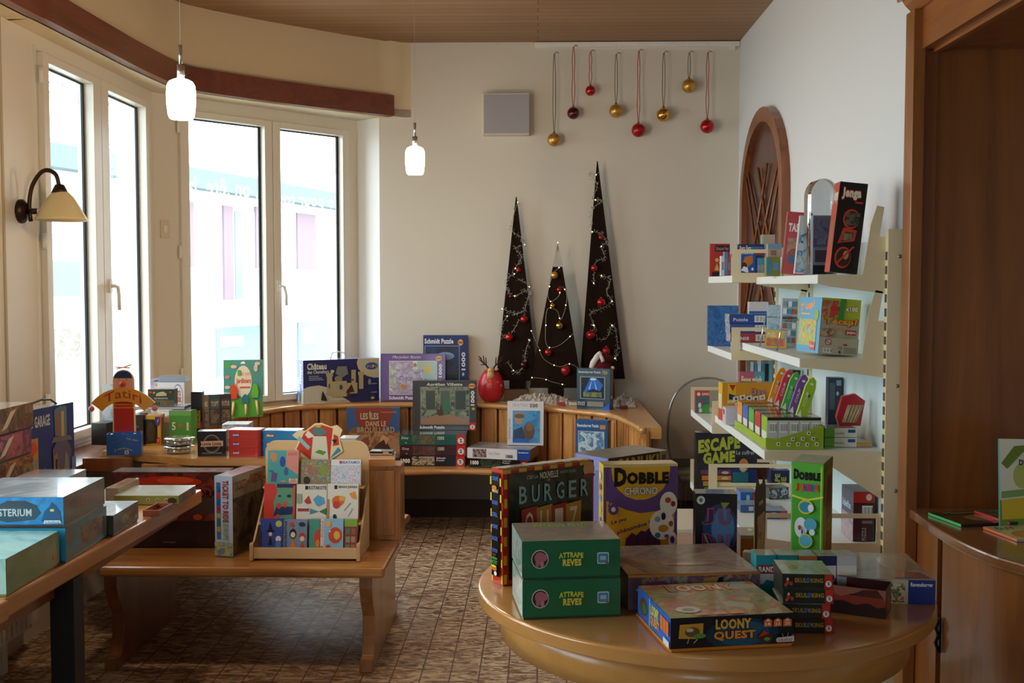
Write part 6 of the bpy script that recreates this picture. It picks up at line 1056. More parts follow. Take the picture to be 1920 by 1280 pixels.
gbox('craft_game_box', 'large beige, lime and red box marked x100 at the near end of the second shelf', Z2, (1533, 690), 1606, 563, .2, 8, Y=3.86, col='#a8b02c', cat='toy box', group=GG, roll=4, f={'front': tcf, 'left': [Rr(0, 0, 1, 1, '#4a9ac4'), T('Técap?', .06, .74, .7, .92, '#e8932c', b=.06, tilt=.1), Rr(.1, .68, .5, .71, '#e8a04a'), Ap(.05, .12, .85, .6, ['#4a9ac4', '#7fc4e0', '#8aa83a', '#c9b04a', '#b5583a', '#4a9ac4'], 30), E(.82, .68, .1, .1, '#8aa83a'), Rr(.62, .05, .85, .2, '#c9403a'), T('djeco', .64, .08, .82, .16, '#f0e6e0')], 'top': [Rr(0, 0, 1, 1, '#b0c22c')]})
gbox('card_game_box', 'small yellow and brown card box lying at the front of the second shelf', Z2, (1433, 658), 1474, 620, .04, -14, Y=4.35, col='#3a2a24', cat='card game', group=GG, roll=3, f={'front': [Rr(0, 0, 1, 1, '#c9a23a'), T('PUZL', .1, .62, .5, .85, '#e8d9a0', b=.04), Ap(.1, .1, .9, .55, ['#c9a23a', '#a8702c', '#c94a3a', '#d9b85a'], 30), Rr(.85, .5, .97, .95, '#8a8f9a')]})
gbox('card_game_box', 'letter grid card box on the second shelf, behind the craft box', Z2, (1463, 655), 1492, 560, .05, -6, Y=4.45, col='#b5bcc4', cat='card game', group=GG, roll=2, f={'front': [Rr(0, 0, 1, 1, '#a8b4c0')] + [Rr(.06 + .31 * (k % 3), .08 + .15 * (k // 3), .3 + .31 * (k % 3), .19 + .15 * (k // 3), ['#dfe2e6', '#4a8ab0', '#b55a50', '#8a98a4'][k % 4]) for k in range(18)] + [T('MIXSO', .05, .52, .95, .62, '#2a3a5a', b=.04)]})
gbox('card_game_box', 'light blue box with sky picture behind the letter grid box', Z2, (1440, 650), 1464, 572, .05, -4, Y=4.62, col='#8fb0c4', cat='card game', group=GG, f={'front': [Ap(0, 0, 1, 1, ['#8fb0c4', '#b8ccd6', '#5a8aa8'], 20)]})
# second shelf, far bay: stack of five small puzzle boxes
zz = F2; st = [('#9a9fa6', 'silver grey small puzzle box at the bottom of the second shelf stack'), ('#a83a3a', 'red small puzzle box, second from bottom of the second shelf stack'), ('#3f4f96', 'violet blue small puzzle box, third from bottom of the second shelf stack'), ('#2c4a92', 'blue small puzzle box on top of the second shelf stack')]
bs = Vector((.868, 4.93))
for k, (c, lab) in enumerate(st):
    gbox('small_puzzle_box', lab, zz, None, A=bs + Vector(((.02, .0, -.004, -.006)[k], .004 * (k % 2))), W=.205, H=.041, D=.15, yaw=-2, col=c, cat='puzzle', group='small puzzle boxes stacked on the second shelf', f={'front': [Rr(0, 0, 1, 1, c), ('bar', .54, .15, .78, .85), Rr(.84, .05, .99, .95, '#b5302a'), E(.915, .45, .05, .3, '#efe9e6'), T('S', .9, .3, .93, .6, '#20355c', b=.03), T(['domino', 'MINIS', 'Domino', 'Puzzle'][k], .08, .25, .4, .6, '#d0d4dc', b=.03)], 'left': [Ap(0, 0, 1, 1, [c, '#c9ccd4', '#4a5a8a', c], 30)]}); zz = ST['z'] + .0005
gbox('small_puzzle_box', 'tall blue puzzle box standing behind the stack on the second shelf', F2, (1327, 646), 1384, 573, .04, -2, Y=5.42, col='#1f4a8a', cat='puzzle', group=GG, f={'front': [Ap(0, 0, 1, 1, ['#1f4a8a', '#3a7ab5', '#2a5a9a', '#8ab0c9'], 22)]})
gbox('small_puzzle_box', 'white and red box standing between the stack and the shelf back panel', F2, (1404, 640), 1440, 566, .05, -2, Y=5.22, col='#d0c4c4', cat='puzzle', group=GG, f={'front': [Rr(0, 0, 1, .8, '#3a6aa8'), Rr(0, .8, 1, 1, '#dcd0d0'), T('Tapt', .35, .55, .9, .7, '#dfe2ea', b=.03)]})
# third shelf, near bay
duo = [Rr(0, 0, 1, 1, '#d9962a'), Ap(0, 0, 1, .35, ['#c9a87a', '#b5905a', '#d0b488'], 6), Pg([(.08, .98), (.21, .98), (.21, .55), (.15, .45), (.08, .55)], '#e8b82c'), Pg([(.1, .95), (.2, .95), (.16, .78)], '#b5302a'), Pg([(.1, .72), (.2, .66), (.2, .56), (.1, .56)], '#2a3a5a'), T('BIOVIVA', .08, .46, .2, .53, '#f0ead8', b=.03), T('Duo', .44, .66, .66, .86, '#8a2a24', b=.1), T('Duo', .445, .67, .655, .85, '#f0e4e0', b=.05), T('Duo', .45, .675, .65, .845, '#a8382f', b=.01), Rr(.82, .5, .97, .82, '#d9d04a'), T('3+', .9, .72, .96, .79, '#b5302a', b=.03), Rr(.84, .6, .95, .62, '#7a6a2c'), Rr(.84, .56, .95, .58, '#7a6a2c')]
for k in range(12):
    u = .16 + (k % 5) * .1 + (k // 5) * .03; v = .5 - (k // 5) * .17 + ((k * 5) % 3) * .02
    duo += [Pg([(u, v), (u + .09, v + .03), (u + .085, v + .16), (u - .005, v + .13)], '#e6dcc8'), E(u + .045, v + .08, .02, .035, ['#4a6a3a', '#b5302a', '#2a3a5a', '#7a4a24', '#c9a02c'][k % 5])]
duo += [Pg([(.84, .2), (.9, .3), (.97, .22), (.9, .14)], '#5a3424')]
gbox('game_box', 'wide orange-yellow picture pairs game box standing across the third shelf', Z3, (1354, 788), 1476, 718, .075, 3, Y=4.60, col='#d9962a', group=GG, f={'front': duo, 'left': [Rr(0, 0, 1, 1, '#e0b02c'), Rr(0, 0, 1, .3, '#c9402a'), Ap(.1, .3, .9, .7, ['#e0b02c', '#e8dcb8', '#c98a2c'], 30)], 'top': [Rr(0, 0, 1, 1, '#b5a070')]})
gbox('card_game_box', 'white box with a red plate at the shelf front before the orange-yellow box', Z3, (1361, 799), 1384, 765, .08, 0, Y=4.46, W=.05, col='#c9c6d4', cat='card game', group=GG, f={'front': [Rr(0, 0, 1, 1, '#d0cdd8')], 'left': [Rr(0, 0, 1, 1, '#d0cdd8'), Rr(.2, .55, .6, .85, '#b5304a')]})
# lime counter tray with rows of little boxes
tx, tyy, TW, TD = .797, 3.80, .2, .6
tray = thing('lime_counter_tray', 'lime green counter tray with dice pictures, holding rows of tiny boxes on the third shelf', 'display tray', (tx, tyy, Z3), 0)
ml = P('#93ac2a', .45)
MB().box(0, TW, 0, TD, 0, .003, ml).build('tray_base', tray)
fr_ = MB().prism([(0, .003), (TW, .003), (TW, .083), (TW * .95, .083), (.03, .034), (0, .04)], 0, .003, ml, 'y')
draw(fr_, (0, -.0002, .003), (1, 0, 0), (0, 0, 1), TW, .08, [Pg([(u - .035, v - .07), (u + .03, v - .09), (u + .04, v + .06), (u - .03, v + .08)], '#dfe0d0') for u, v in ((.2, .2), (.38, .18), (.54, .2), (.7, .18), (.86, .2), (.45, .42), (.62, .44), (.8, .44), (.72, .68))] + [('o', u, v, .04, '#3a3a30') for u, v in ((.2, .2), (.38, .18), (.54, .2), (.7, .18), (.86, .2), (.45, .42), (.62, .44), (.8, .44), (.72, .68))]); fr_.build('tray_front', tray)
MB().prism([(0, .003), (TD, .003), (TD, .03), (.05, .03), (0, .04)], -.003, 0, ml, 'x').build('tray_side', tray); MB().prism([(0, .003), (TD, .003), (TD, .08), (0, .083)], TW - .003, TW, ml, 'x').build('tray_side', tray)
rows = [('#8fb02c', 'lime'), ('#5a3a86', 'purple'), ('#3f9a4a', 'green'), ('#b5304a', 'crimson'), ('#d98a2a', 'orange')]
bw = .0365
for r_, (c, nm) in enumerate(rows):
    y_ = tyy + .02 + r_ * .118
    for k in range(5):
        gbox('mini_card_box', f'{["leftmost", "second from left", "middle", "fourth from left", "rightmost"][k]} tiny {nm} card box in the {["front", "second", "third", "fourth", "rearmost"][r_]} tray row', Z3 + .0032, None, A=Vector((tx + .006 + k * (bw + .001), y_)), W=bw, H=.105, D=.1, yaw=0, col='#2a2a26', cat='card game', group=f'tiny {nm} boxes in the lime counter tray',
             f={'front': [Rr(0, 0, 1, .9, c if r_ else '#c9c9b8'), Rr(.1, .45, .9, .85, '#c9c9b8'), ('bar', .15, .5, .85, .82)], 'left': [Rr(0, 0, 1, 1, ['#9abf2c', '#c93a3a', '#4fb04a', '#2f6ac0', '#e0962a'][r_]), Rr(.1, .2, .9, .5, '#e0e0d4'), Rr(0, 0, 1, .15, c)], 'top': [Rr(0, 0, 1, 1, ['#5a6a24', '#4a3424', '#3a5a34', '#6a2a2c', '#8a5a24'][r_]), Rr(0, 0, .12, 1, '#d0d0c0')]})
for r_, (c, nm) in enumerate([('#9abf2c', 'lime'), ('#7a4a96', 'purple'), ('#4fb04a', 'green'), ('#d0405a', 'pink'), ('#e0932a', 'orange')]):
    y_ = tyy + .035 + r_ * .118
    hcx = thing('hang_tab_card', f'{nm} demonstration card with a hook slot, tilted above the lime counter tray', 'card', (tx + TW - .07 + .0, y_ + .02, Z3 + .108), 0, 'coloured demonstration cards in the counter tray')
    m_ = MB(); M_ = Matrix.Rotation(R(17), 4, 'Y')
    pts = [(-.018, 0), (.018, 0), (.018, .11), (.012, .135), (.0, .145), (-.012, .135), (-.018, .11)]
    vs = [M_ @ Vector((x, yq, z_)) for yq in (-.008, .008) for x, z_ in pts]; nn = len(pts)
    m_.add(vs, [tuple(range(nn))[::-1], tuple(range(nn, 2 * nn))] + [(i, (i + 1) % nn, nn + (i + 1) % nn, nn + i) for i in range(nn)], P(c, .4))
    draw(m_, M_ @ Vector((-.018, -.0081, 0)), M_ @ Vector((1, 0, 0)), M_ @ Vector((0, 0, 1)), .036, .13, [Pg([(.0, 0), (.5, .0), (.25, .18)], '#e8e8dc'), T('COUP', .25, .3, .5, .7, '#f0ece0', rot=90), E(.6, .6, .12, .05, '#5a5a50'), E(.5, .93, .18, .035, '#e0e0d8')])
    m_.build('card_panel', hcx)
gbox('game_box', 'tall dark blue box in clear wrap on the third shelf near the back panel', Z3, (1552, 800), 1577, 708, .05, -4, Y=4.3, col='#1f2a44', group=GG, f={'front': [Rr(0, 0, 1, 1, '#22304c'), Rr(.1, .4, .5, .9, '#4a5a5a'), E(.7, .7, .1, .04, '#b5b8a0'), Rr(.6, .85, .95, .95, '#8a94a4')]})
for k in range(2): gbox('card_game_box', ('lower' if k == 0 else 'upper') + ' of two flat white and green boxes at the right of the third shelf', Z3 + k * .034, (1546, 850), 1606, None, .1, 0, Y=3.86, H=.032, col='#d9dcd0', cat='card game', group=GG, f={'front': [Rr(0, 0, 1, 1, '#dedfd2'), Rr(0, 0, .3, 1, '#6aae3a'), T('Kaleidos', .25, .3, .6, .6, '#5a8a3a', sh=.2), Pg([(.72, .5), (.95, .5), (.95, .85), (.72, .85)], '#2a5a9a')], 'top': [Rr(0, 0, 1, 1, '#b8bcb4')]})
gbox('wooden_box', 'small plain wooden box next to the flat white and green boxes', Z3, (1607, 848), 1636, 829, .08, 0, Y=3.86, W=.052, col='#c9a06a', cat='box', f={'front': [Ap(0, 0, 1, 1, ['#c9a06a', '#b58c58', '#d9b47c'], 20)]})
bag = thing('stick_bag', 'red edged clear bag of pick-up sticks leaning at the right of the third shelf', 'bag', (1.125, 3.93, Z3 + .068), R(0), None)
MB().prism([(-.045, .0), (.03, -.0), (.045, .09), (.01, .115), (-.035, .105), (-.055, .03)], -.012, .012, P('#b02430', .3, 0, .5), 'y').build('bag_body', bag)
stx = MB()
for k in range(14): stx.tube([(-.035 + k * .0035, -.014 - (k % 3) * .002, .012), (-.015 + k * .004, -.014 - (k % 3) * .002, .075)], .0018, P('#c9b087', .6), 5)
stx.build('wooden_sticks', bag)
# third shelf, far bay
gbox('card_game_box', 'small red topped card box with green picture, far end of the third shelf', F3, (1304, 775), 1330, 733, .05, -2, Y=5.35, col='#b53a34', cat='card game', group=GG, f={'front': [Rr(0, 0, 1, 1, '#4a6a70'), Rr(0, .74, 1, 1, '#b5382f'), T('GANG', .45, .8, .96, .93, '#e8dcd4', b=.04), ('o', .22, .86, .08, '#e8dcd4'), Pg([(.4, 0), (.5, .35), (1, .4), (1, 0)], '#4a9a3a'), E(.3, .35, .12, .12, '#d9d4d0'), E(.45, .5, .1, .08, '#b5302f'), E(.35, .12, .12, .1, '#d9d4d0')]})
gbox('card_game_box', 'pink and blue card box with yellow rounded title, behind the orange-yellow box', F3 + .12, (1386, 735), 1433, 698, .05, -2, Y=4.95, col='#b0607a', cat='card game', group=GG, f={'front': [Rr(0, 0, 1, 1, '#b5607a'), Rr(.6, 0, 1, 1, '#4aa0b8'), T('Fang mich', .08, .45, .9, .85, '#e8d9a0', b=.06)]})
gbox('small_puzzle_box', 'plain pale box under the pink and blue card box on the third shelf', F3, (1360, 785), 1434, None, .12, -2, Y=4.93, H=.119, col='#c0b0b8', cat='puzzle', group=GG, f={})
zz = F3
for k in range(7):
    c = ['#8a7a6a', '#c9ccd0', '#4a8ab0', '#dfe2e4', '#3a90a8', '#2a2a30', '#6ab0c0'][k]
    nm = ['taupe', 'light grey', 'sky blue', 'white', 'teal', 'black', 'aqua'][k]
    gbox('thin_book', f'slim {nm} booklet standing in the row before the wooden niche', F3, (1399 + k * 7, 770), 1405 + k * 7, 674 + (k % 3) * 4, .02, 0, Y=5.22, col=c, cat='booklet', group='slim booklets on the third shelf')
gbox('card_game_box', 'upright olive and orange card box under the second shelf', F3, (1472, 775), 1492, 694, .03, -4, Y=4.95, W=.05, col='#8a7a34', cat='card game', group=GG, roll=4, f={'front': [Rr(0, 0, .3, 1, '#7aa03a'), Rr(.3, 0, 1, 1, '#3a2c20'), T('BASKET', .4, .2, .85, .9, '#d98a3a', rot=90, b=.03)]})
# lower shelf
esc = [Rr(0, 0, 1, 1, '#14141c'), Ap(0, 0, 1, 1, ['#14141c', '#1c1c2c', '#15151f'], 8), Pg([(.5, 0), (1, 0), (1, .45), (.6, .5)], '#1f2f6a'), T('ESCAPE', .04, .73, .72, .93, '#b5b83a', b=.06, tilt=.08), T('GAME', .12, .55, .64, .72, '#b5b83a', b=.06, tilt=.04), T('Le coffret', .66, .68, .95, .74, '#d0d0d8'), E(.78, .52, .08, .1, '#c9804a'), E(.77, .48, .05, .06, '#d9b0a0'), Rr(.6, .05, .86, .42, '#1f6a7a')]
for k, c in enumerate(['#6a3a6a', '#c9802c', '#c98a3a', '#4a9a3a', '#5aa83a']): esc += [Rr(.08 + .02 * k, .38 - .085 * k, .58, .45 - .085 * k, c), Rr(.08 + .02 * k, .37 - .085 * k, .58, .382 - .085 * k, '#2a1c1c'), E(.48, .41 - .085 * k, .06, .02, '#c9b8a8')]
gbox('game_box', 'large black game box with yellow-green capitals and a column of coloured boxes, lower shelf', F4, (1304, 912), 1419, 811, .06, -1, Y=5.02, col='#17161c', group=GG, coat=.3, f={'front': esc})
gbox('game_box', 'dark blue game box with vertical yellow-green capitals, between the shelf posts', F4, (1441, 912), 1480, 862, .05, -1, Y=4.95, col='#1a2350', group=GG, H=.15, f={'front': [Rr(0, 0, 1, 1, '#1c2756'), T('ESCAPE', .3, .1, .55, .9, '#b5b83a', rot=90, b=.04), T('GAME', .6, .1, .85, .8, '#b5b83a', rot=90, b=.04), Rr(0, 0, .12, 1, '#4a4a7a')]})
gbox('game_box', 'maroon puzzle box with a barcode standing upright by the metal post', Z4, (1599, 1040), 1638, 922, .15, 0, Y=3.84, W=.074, col='#3f161c', group=GG, f={'front': [Rr(0, 0, 1, 1, '#43181e'), Rr(0, .78, 1, 1, '#b52a26'), E(.72, .89, .14, .07, '#d9c0b8'), ('bar', .4, .5, .9, .72), Rr(.4, .36, .9, .42, '#8a6a68'), T('PUZZLE', .4, .02, .6, .28, '#b5a0a0', rot=90, b=.02)], 'left': [Rr(0, 0, 1, 1, '#5a566a'), T('Idefix', .1, .6, .8, .75, '#c9d4e8', b=.03), Ap(0, 0, 1, .5, ['#8a7a80', '#b59aa0', '#5a566a'], 20)]})
for k, (x0, x1, yt, c, nm) in enumerate(((1388, 1419, 923, '#2f6ab8', 'bright blue'), (1388, 1432, 947, '#3a5a8a', 'slate blue'), (1430, 1476, 958, '#2a3a5a', 'navy'))):
    gbox('small_puzzle_box', f'{nm} flat puzzle box low in the shelving behind the neon letter box', Z4, (x0, 980), x1, yt, .1, 0, Y=4.45 - .12 * k, col=c, cat='puzzle', group=GG, f={'front': [Rr(0, 0, 1, 1, c), Rr(.72, 0, .98, 1, '#a8302c'), Rr(.35, .2, .55, .8, '#b8c4d4')], 'top': [Ap(0, 0, 1, 1, [c, '#8a9ab0', '#6a7a90'], 9)]})
gbox('bagged_toy', 'crumpled clear bag of dark toy pieces low in the shelving', Z4, (1442, 985), 1478, 915, .08, 10, Y=4.6, col='#24262c', cat='bag', group=None, coat=1, f={'front': [Ap(0, 0, 1, 1, ['#14161a', '#4a4e58', '#1c1e24', '#b8bcc4', '#1a1c20'], 45)]})
# ------------------------------------------------------------------ cabinet books
ZK = .7605
def book(label, z, px, py, W, D, yaw, H, col, f):
    p = at_z(px, py, z); return gbox('picture_book', label, z, None, A=Vector((p.x, p.y)), W=W, D=D, H=H, yaw=yaw, col=col, cat='book', group='picture books on the cabinet', f=f, coat=.3)
book('flat dark picture book with a bright green spine, lying on the cabinet counter', ZK, 1802, 988, .22, .18, 12, .008, '#2c2a26', {'left': [Rr(0, 0, 1, 1, '#27b85a')], 'top': [Rr(0, 0, 1, 1, '#2a2420'), E(.5, .4, .22, .25, '#8a7a5a'), E(.8, .25, .15, .12, '#8a5a2c'), T('Macarel', .15, .75, .75, .93, '#2f9a4a', b=.04, sh=.2)]})
book('flat dark green picture book with a red spine, behind the orange one on the counter', ZK + .009, 1893, 984, .22, .18, 12, .008, '#3a3a2c', {'left': [Rr(0, 0, 1, 1, '#c9403a')], 'top': [Ap(0, 0, 1, 1, ['#2a3424', '#4a5a34', '#6a6a5a', '#3a4028'], 14), T('CONTE', .1, .8, .6, .95, '#6a9a4a', b=.04)]})
book('flat cream picture book with an orange spine, nearest on the cabinet counter', ZK, 1907, 1016, .2, .17, 10, .007, '#d9cfae', {'left': [Rr(0, 0, 1, 1, '#d9703a')], 'top': [Rr(0, 0, 1, 1, '#c9c09a'), T('BUT', .1, .7, .4, .9, '#6a7a5a', b=.04), E(.5, .3, .4, .3, '#b56a4a'), E(.6, .3, .25, .2, '#4a6a7a')]})
gbox('picture_book', 'standing picture book with running children on a yellow field, at the right edge', ZK, (1876, 952), None, 825, .012, -6, W=.215, Y=3.36, col='#d9dce0', cat='book', tilt=6, f={'front': [Rr(0, 0, 1, 1, '#d4d0bc'), Pg([(0, 0), (1, 0), (1, .32), (.0, .3)], '#6a8a34'), Pg([(.03, .08), (1, .14), (1, .42), (.02, .3)], '#c9ac2c'), Pg([(.02, .32), (1, .43), (1, .5), (.02, .4)], '#7a9a5a'), Pg([(.02, .72), (.2, .92), (.5, .94), (.3, .84), (.1, .66)], '#6a7a2c'), E(.3, .58, .12, .14, '#a8b05a'), T('LE DIAMANT', .36, .8, 1.0, .88, '#2f6a4a', b=.05), T('DU DIEU CHACAL', .26, .7, 1.0, .77, '#3a4a3a', b=.05), E(.44, .42, .05, .06, '#6a3a24'), Pg([(.4, .26), (.42, .4), (.52, .38), (.5, .26)], '#dcd6c8'), E(.7, .44, .05, .06, '#6a3a24'), Pg([(.66, .26), (.68, .42), (.78, .4), (.76, .26)], '#b5705a'), Ln(.44, .26, .38, .18, .02, '#6a3a24'), Ln(.5, .26, .54, .18, .02, '#6a3a24'), Pg([(.5, .56), (.9, .5), (1, .56), (.56, .64)], '#6a5a34')], 'left': [Rr(0, 0, 1, 1, '#3a9a8a')]})
# ------------------------------------------------------------------ hanging baubles
m_gold = P('#c99a4a', .32, .75); m_goldS = P('#d9a850', .06, 1); m_rd = P('#b5161c', .18, .55, .5); m_rdm = P('#a5141c', .35, .4, .3); m_dr = P('#5a0c16', .15, .5, .6); m_cap = P('#8a6a3a', .35, .8)
m_rr = P('#a82030', .6); m_rg = P('#6a5a34', .6)
def bauble(px, py, r_px, y, label, mat, string_top=None, ribbon=None, loops=1, group='christmas baubles', wob=0, par_name='christmas_bauble'):
    c = at_y(px, py, y); r = r_px * y / F
    t = thing(par_name, label, 'bauble', (c.x, y, c.z - r), 0, group)
    MB().sphere((0, 0, r), r, mat, 22).build('glass_ball', t)
    MB().lathe([(.001, 2 * r + .006), (r * .2, 2 * r + .006), (r * .24, 2 * r - r * .06), (.001, 2 * r - r * .06)], m_cap, 12).build('cap', t)
    if string_top is not None:
        h = at_y(px, string_top, y).z - (c.z - r); mb = MB(); z0 = 2 * r + .004
        for sg in (-1, 1):
            pts = []
            for k in range(9):
                u = k / 8; pts.append((sg * (.002 + .007 * math.sin(math.pi * u) * (1 + wob * math.sin(u * 9))), sg * .001, z0 + (h - z0) * u))
            mb.tube(pts, .0022, ribbon, 5)
        mb.tube([(0, 0, h - .004), (.012, 0, h + .012), (.028, 0, h + .006)], .0025, ribbon, 5)
        mb.build('ribbon', t)
        MB().tube([(0, .0, h - .004), (0, .0, ZC - .025 - (c.z - r))], .0008, P('#d9d6cc', .5), 4).build('hanging_thread', t)
    return t
yb = YB - .06; GB = 'baubles hanging from the rail'
for a in [(1039, 262, 12.5, 'matte gold bauble hanging lowest, nearest the wall speaker', m_gold, 101, m_rg), (1075, 212, 11.5, 'dark wine red bauble on a thick red ribbon, second from the left', m_dr, 88, m_rr), (1107, 170, 9.5, 'smallest bright red bauble on a short red ribbon', m_rd, 97, m_rr), (1155, 208, 12.5, 'matte gold bauble on a golden ribbon between two red ones', m_gold, 102, m_rg),
          (1197, 244, 12.8, 'matte red bauble on a thin red loop, fifth from the left', m_rdm, 96, m_rr), (1244, 215, 12.8, 'mirror-bright gold bauble, the shiniest of the hanging row', m_goldS, 99, m_rg), (1292, 161, 13, 'matte gold bauble hanging highest, second from the right', m_gold, 99, m_rg), (1326, 237, 13, 'glossy red bauble at the right end of the hanging row', m_rd, 99, m_rr)]:
    bauble(a[0], a[1], a[2], yb, a[3], a[4], a[5], a[6], group=GB, wob=.6 if a[6] is m_rr else .2)
# ------------------------------------------------------------------ cone trees on the ledge
m_tree = wood('#2a1a11', '#180e09', 'z', .7, .6, 0)
m_tree.node_tree.nodes['Principled BSDF'].inputs['Specular IOR Level'].default_value = .08
GTr = 'dark wooden cone trees on the ledge'
m_wire = P('#b9b4a0', .4, .5); m_bead = P('#e2e0d8', .2, .3)
m_led, n, b = newmat('warm_light_and_bead'); b.inputs['Base Color'].default_value = (1, .85, .5, 1); b.inputs['Emission Color'].default_value = (1, .78, .36, 1); b.inputs['Emission Strength'].default_value = 2.2
def tree(px, pyt, x0, x1, pyb, y, label, cut=None):
    a = at_y(px, pyt, y); l = at_y(x0, pyb, y); r = at_y(x1, pyb, y)
    t = thing('cone_tree', label, 'christmas decoration', ((l.x + r.x) / 2, y, l.z), 0, GTr)
    h = a.z - l.z; w = (r.x - l.x) / 2; ax = a.x - (l.x + r.x) / 2; mb = MB(); D_ = .08; f = 1
    if cut: f = (at_y(px, pyb, y).z - at_y(px, cut, y).z) / (l.z - a.z)
    tx_, tw = ax * f, w * (1 - f) + .003
    vs = [(-w, 0, 0), (w, 0, 0), (w * .5, D_, 0), (-w * .5, D_, 0), (tx_ - tw, 0, h * f), (tx_ + tw, 0, h * f), (tx_ + tw * .5, D_ * (1 - f) + .002, h * f), (tx_ - tw * .5, D_ * (1 - f) + .002, h * f)]
    mb.add(vs, [(3, 2, 1, 0), (4, 5, 6, 7), (0, 1, 5, 4), (1, 2, 6, 5), (2, 3, 7, 6), (3, 0, 4, 7)], m_tree); mb.build('tree_panel', t)
    foot = MB().box(-.05, .05, .01, .07, -(l.z - ZL) + .0012, 0, m_tree); foot.build('foot', t)
    if cut:
        wf = MB()
        for k in range(7): u = (k / 6 - .5) * 2; wf.tube([(tx_ + u * tw, .01, h * f), (ax, .01, h + .0)], .0012, m_wire, 4)
        wf.build('wire_tip', t)
    return t, y, (lambda qx, qy: (lambda p: (p.x - t.location.x, p.z - t.location.z))(at_y(qx, qy, y)))
YT = 6.955
tl = tree(968, 369, 930, 1009, 713, YT, 'left dark cone tree with silver tinsel and red baubles, behind the reindeer egg')
tr_ = tree(1120, 302, 1087, 1172, 710, YT, 'tallest dark cone tree, with silver tinsel, at the right of the three')
tm_ = tree(1046, 455, 993, 1092, 727, YT - .095, 'middle dark cone tree with a fairy light string and bare wire tip', 500)
def zc2(x, y): return (900 + x / 2.91, 290 + y / 2.91)
def garland(T3, pts, r=3.2, seed=1, leds=0, tins=True, nm='tinsel_garland'):
    t, y, loc = T3; random.seed(seed)
    P3 = [Vector((loc(*zc2(*p))[0], -.006, loc(*zc2(*p))[1])) for p in pts]; c = spline(P3, 6); mb = MB(); mb.tube(c, .0013, m_wire, 4)
    if tins:
        for p in c[::1]:
            for k in range(3):
                q = p + Vector((random.uniform(-.016, .016), random.uniform(-.008, .002), random.uniform(-.016, .016)))
                mb.tube([p, q], .0007, m_wire, 3); s_ = random.uniform(.0018, .0036); mb.add([q + Vector((-s_, 0, 0)), q + Vector((0, -s_, 0)), q + Vector((s_, 0, 0)), q + Vector((0, 0, s_)), q + Vector((0, 0, -s_))], [(0, 1, 3), (1, 2, 3), (2, 1, 4), (1, 0, 4)], m_bead if random.random() < .6 else P('#3a3a3a', .3, .5))
    mb.build(nm, t)
    if leds:
        lb = MB()
        for i in range(0, len(c), leds): lb.sphere(c[i] + Vector((random.uniform(-.004, .004), -.004, 0)), .0036, m_led, 8)
        lb.build('fairy_lights_and_beads', t)['kind'] = 'stuff'  # on the outer trees these are plain beads, given a glow
garland(tl, [(205, 260), (170, 400), (225, 450), (240, 490), (195, 510), (225, 560), (190, 620)], seed=2, leds=18)
garland(tl, [(190, 650), (145, 680), (150, 740), (190, 770), (250, 740), (285, 760)], seed=3, leds=18)
garland(tl, [(125, 840), (190, 865), (240, 850), (255, 800), (270, 720), (210, 680)], seed=4, leds=24)
garland(tl, [(150, 880), (110, 950), (150, 1000), (215, 900)], seed=5, leds=20); garland(tl, [(270, 1010), (250, 1070), (240, 1140), (200, 1190), (150, 1130)], seed=6, leds=20)
garland(tr_, [(635, 110), (605, 110), (640, 170), (615, 240), (665, 250), (610, 300), (605, 390)], seed=7, leds=20)
garland(tr_, [(610, 420), (660, 430), (690, 480), (660, 500), (680, 560), (630, 590), (620, 700)], seed=8, leds=18)
garland(tr_, [(660, 660), (710, 680), (690, 750), (720, 800), (660, 840), (605, 860), (620, 930)], seed=9, leds=18)
garland(tr_, [(620, 930), (640, 1000), (690, 1000), (720, 930), (740, 960), (750, 1050), (735, 1110), (755, 1080)], seed=10, leds=18)
garland(tm_, [(425, 480), (440, 595), (400, 650), (370, 750), (385, 800), (430, 770), (440, 720), (470, 750), (470, 820), (440, 900), (420, 850), (370, 840), (358, 930), (365, 1040), (430, 1040), (515, 970)], seed=11, leds=8, tins=False, nm='light_string')
garland(tm_, [(280, 960), (315, 1040), (350, 1115), (430, 1155), (490, 1140), (540, 1165)], seed=12, leds=8, tins=False, nm='light_string'); garland(tm_, [(285, 1215), (340, 1220), (400, 1240), (465, 1255)], seed=13, leds=8, tins=False, nm='light_string')
nb_ = 0
for T3, lst, lab in ((tl, [(210, 630, 13, 'upper small red', m_rd), (168, 772, 11, 'small dark red', m_dr), (240, 897, 20, 'larger bright red', m_rd), (160, 995, 22, 'largest bright red', m_rd), (238, 1145, 18, 'lowest dark red', m_dr)], 'on the left cone tree'),
                    (tm_, [(407, 657, 19, 'top gold', m_gold), (432, 735, 13, 'small red', m_rd), (396, 823, 14, 'small gold', m_goldS), (433, 932, 20, 'lower gold', m_goldS), (372, 1078, 19, 'middle-sized red', m_rd), (467, 1177, 26, 'largest matte red', m_rdm)], 'on the middle cone tree'),
                    (tr_, [(660, 450, 13, 'topmost small red', m_rd), (624, 618, 18, 'upper red', m_rd), (661, 805, 24, 'large red', m_rd), (604, 983, 25, 'largest shiny red', m_rd), (688, 1070, 23, 'lowest red', m_rdm)], 'on the tallest cone tree')):
    for x, y_, r_, nm, mm in lst:
        px, py = zc2(x, y_); bauble(px, py, r_ / 2.91, T3[1] - .014 - r_ / 2.91 * T3[1] / F, f'{nm} bauble {lab}', mm, py - r_ / 2.91 - 5, m_cap, group='baubles on the cone trees') if False else bauble(px, py, r_ / 2.91, T3[1] - .012 - r_ / 2.91 * T3[1] / F, f'{nm} bauble {lab}', mm, group='baubles on the cone trees')
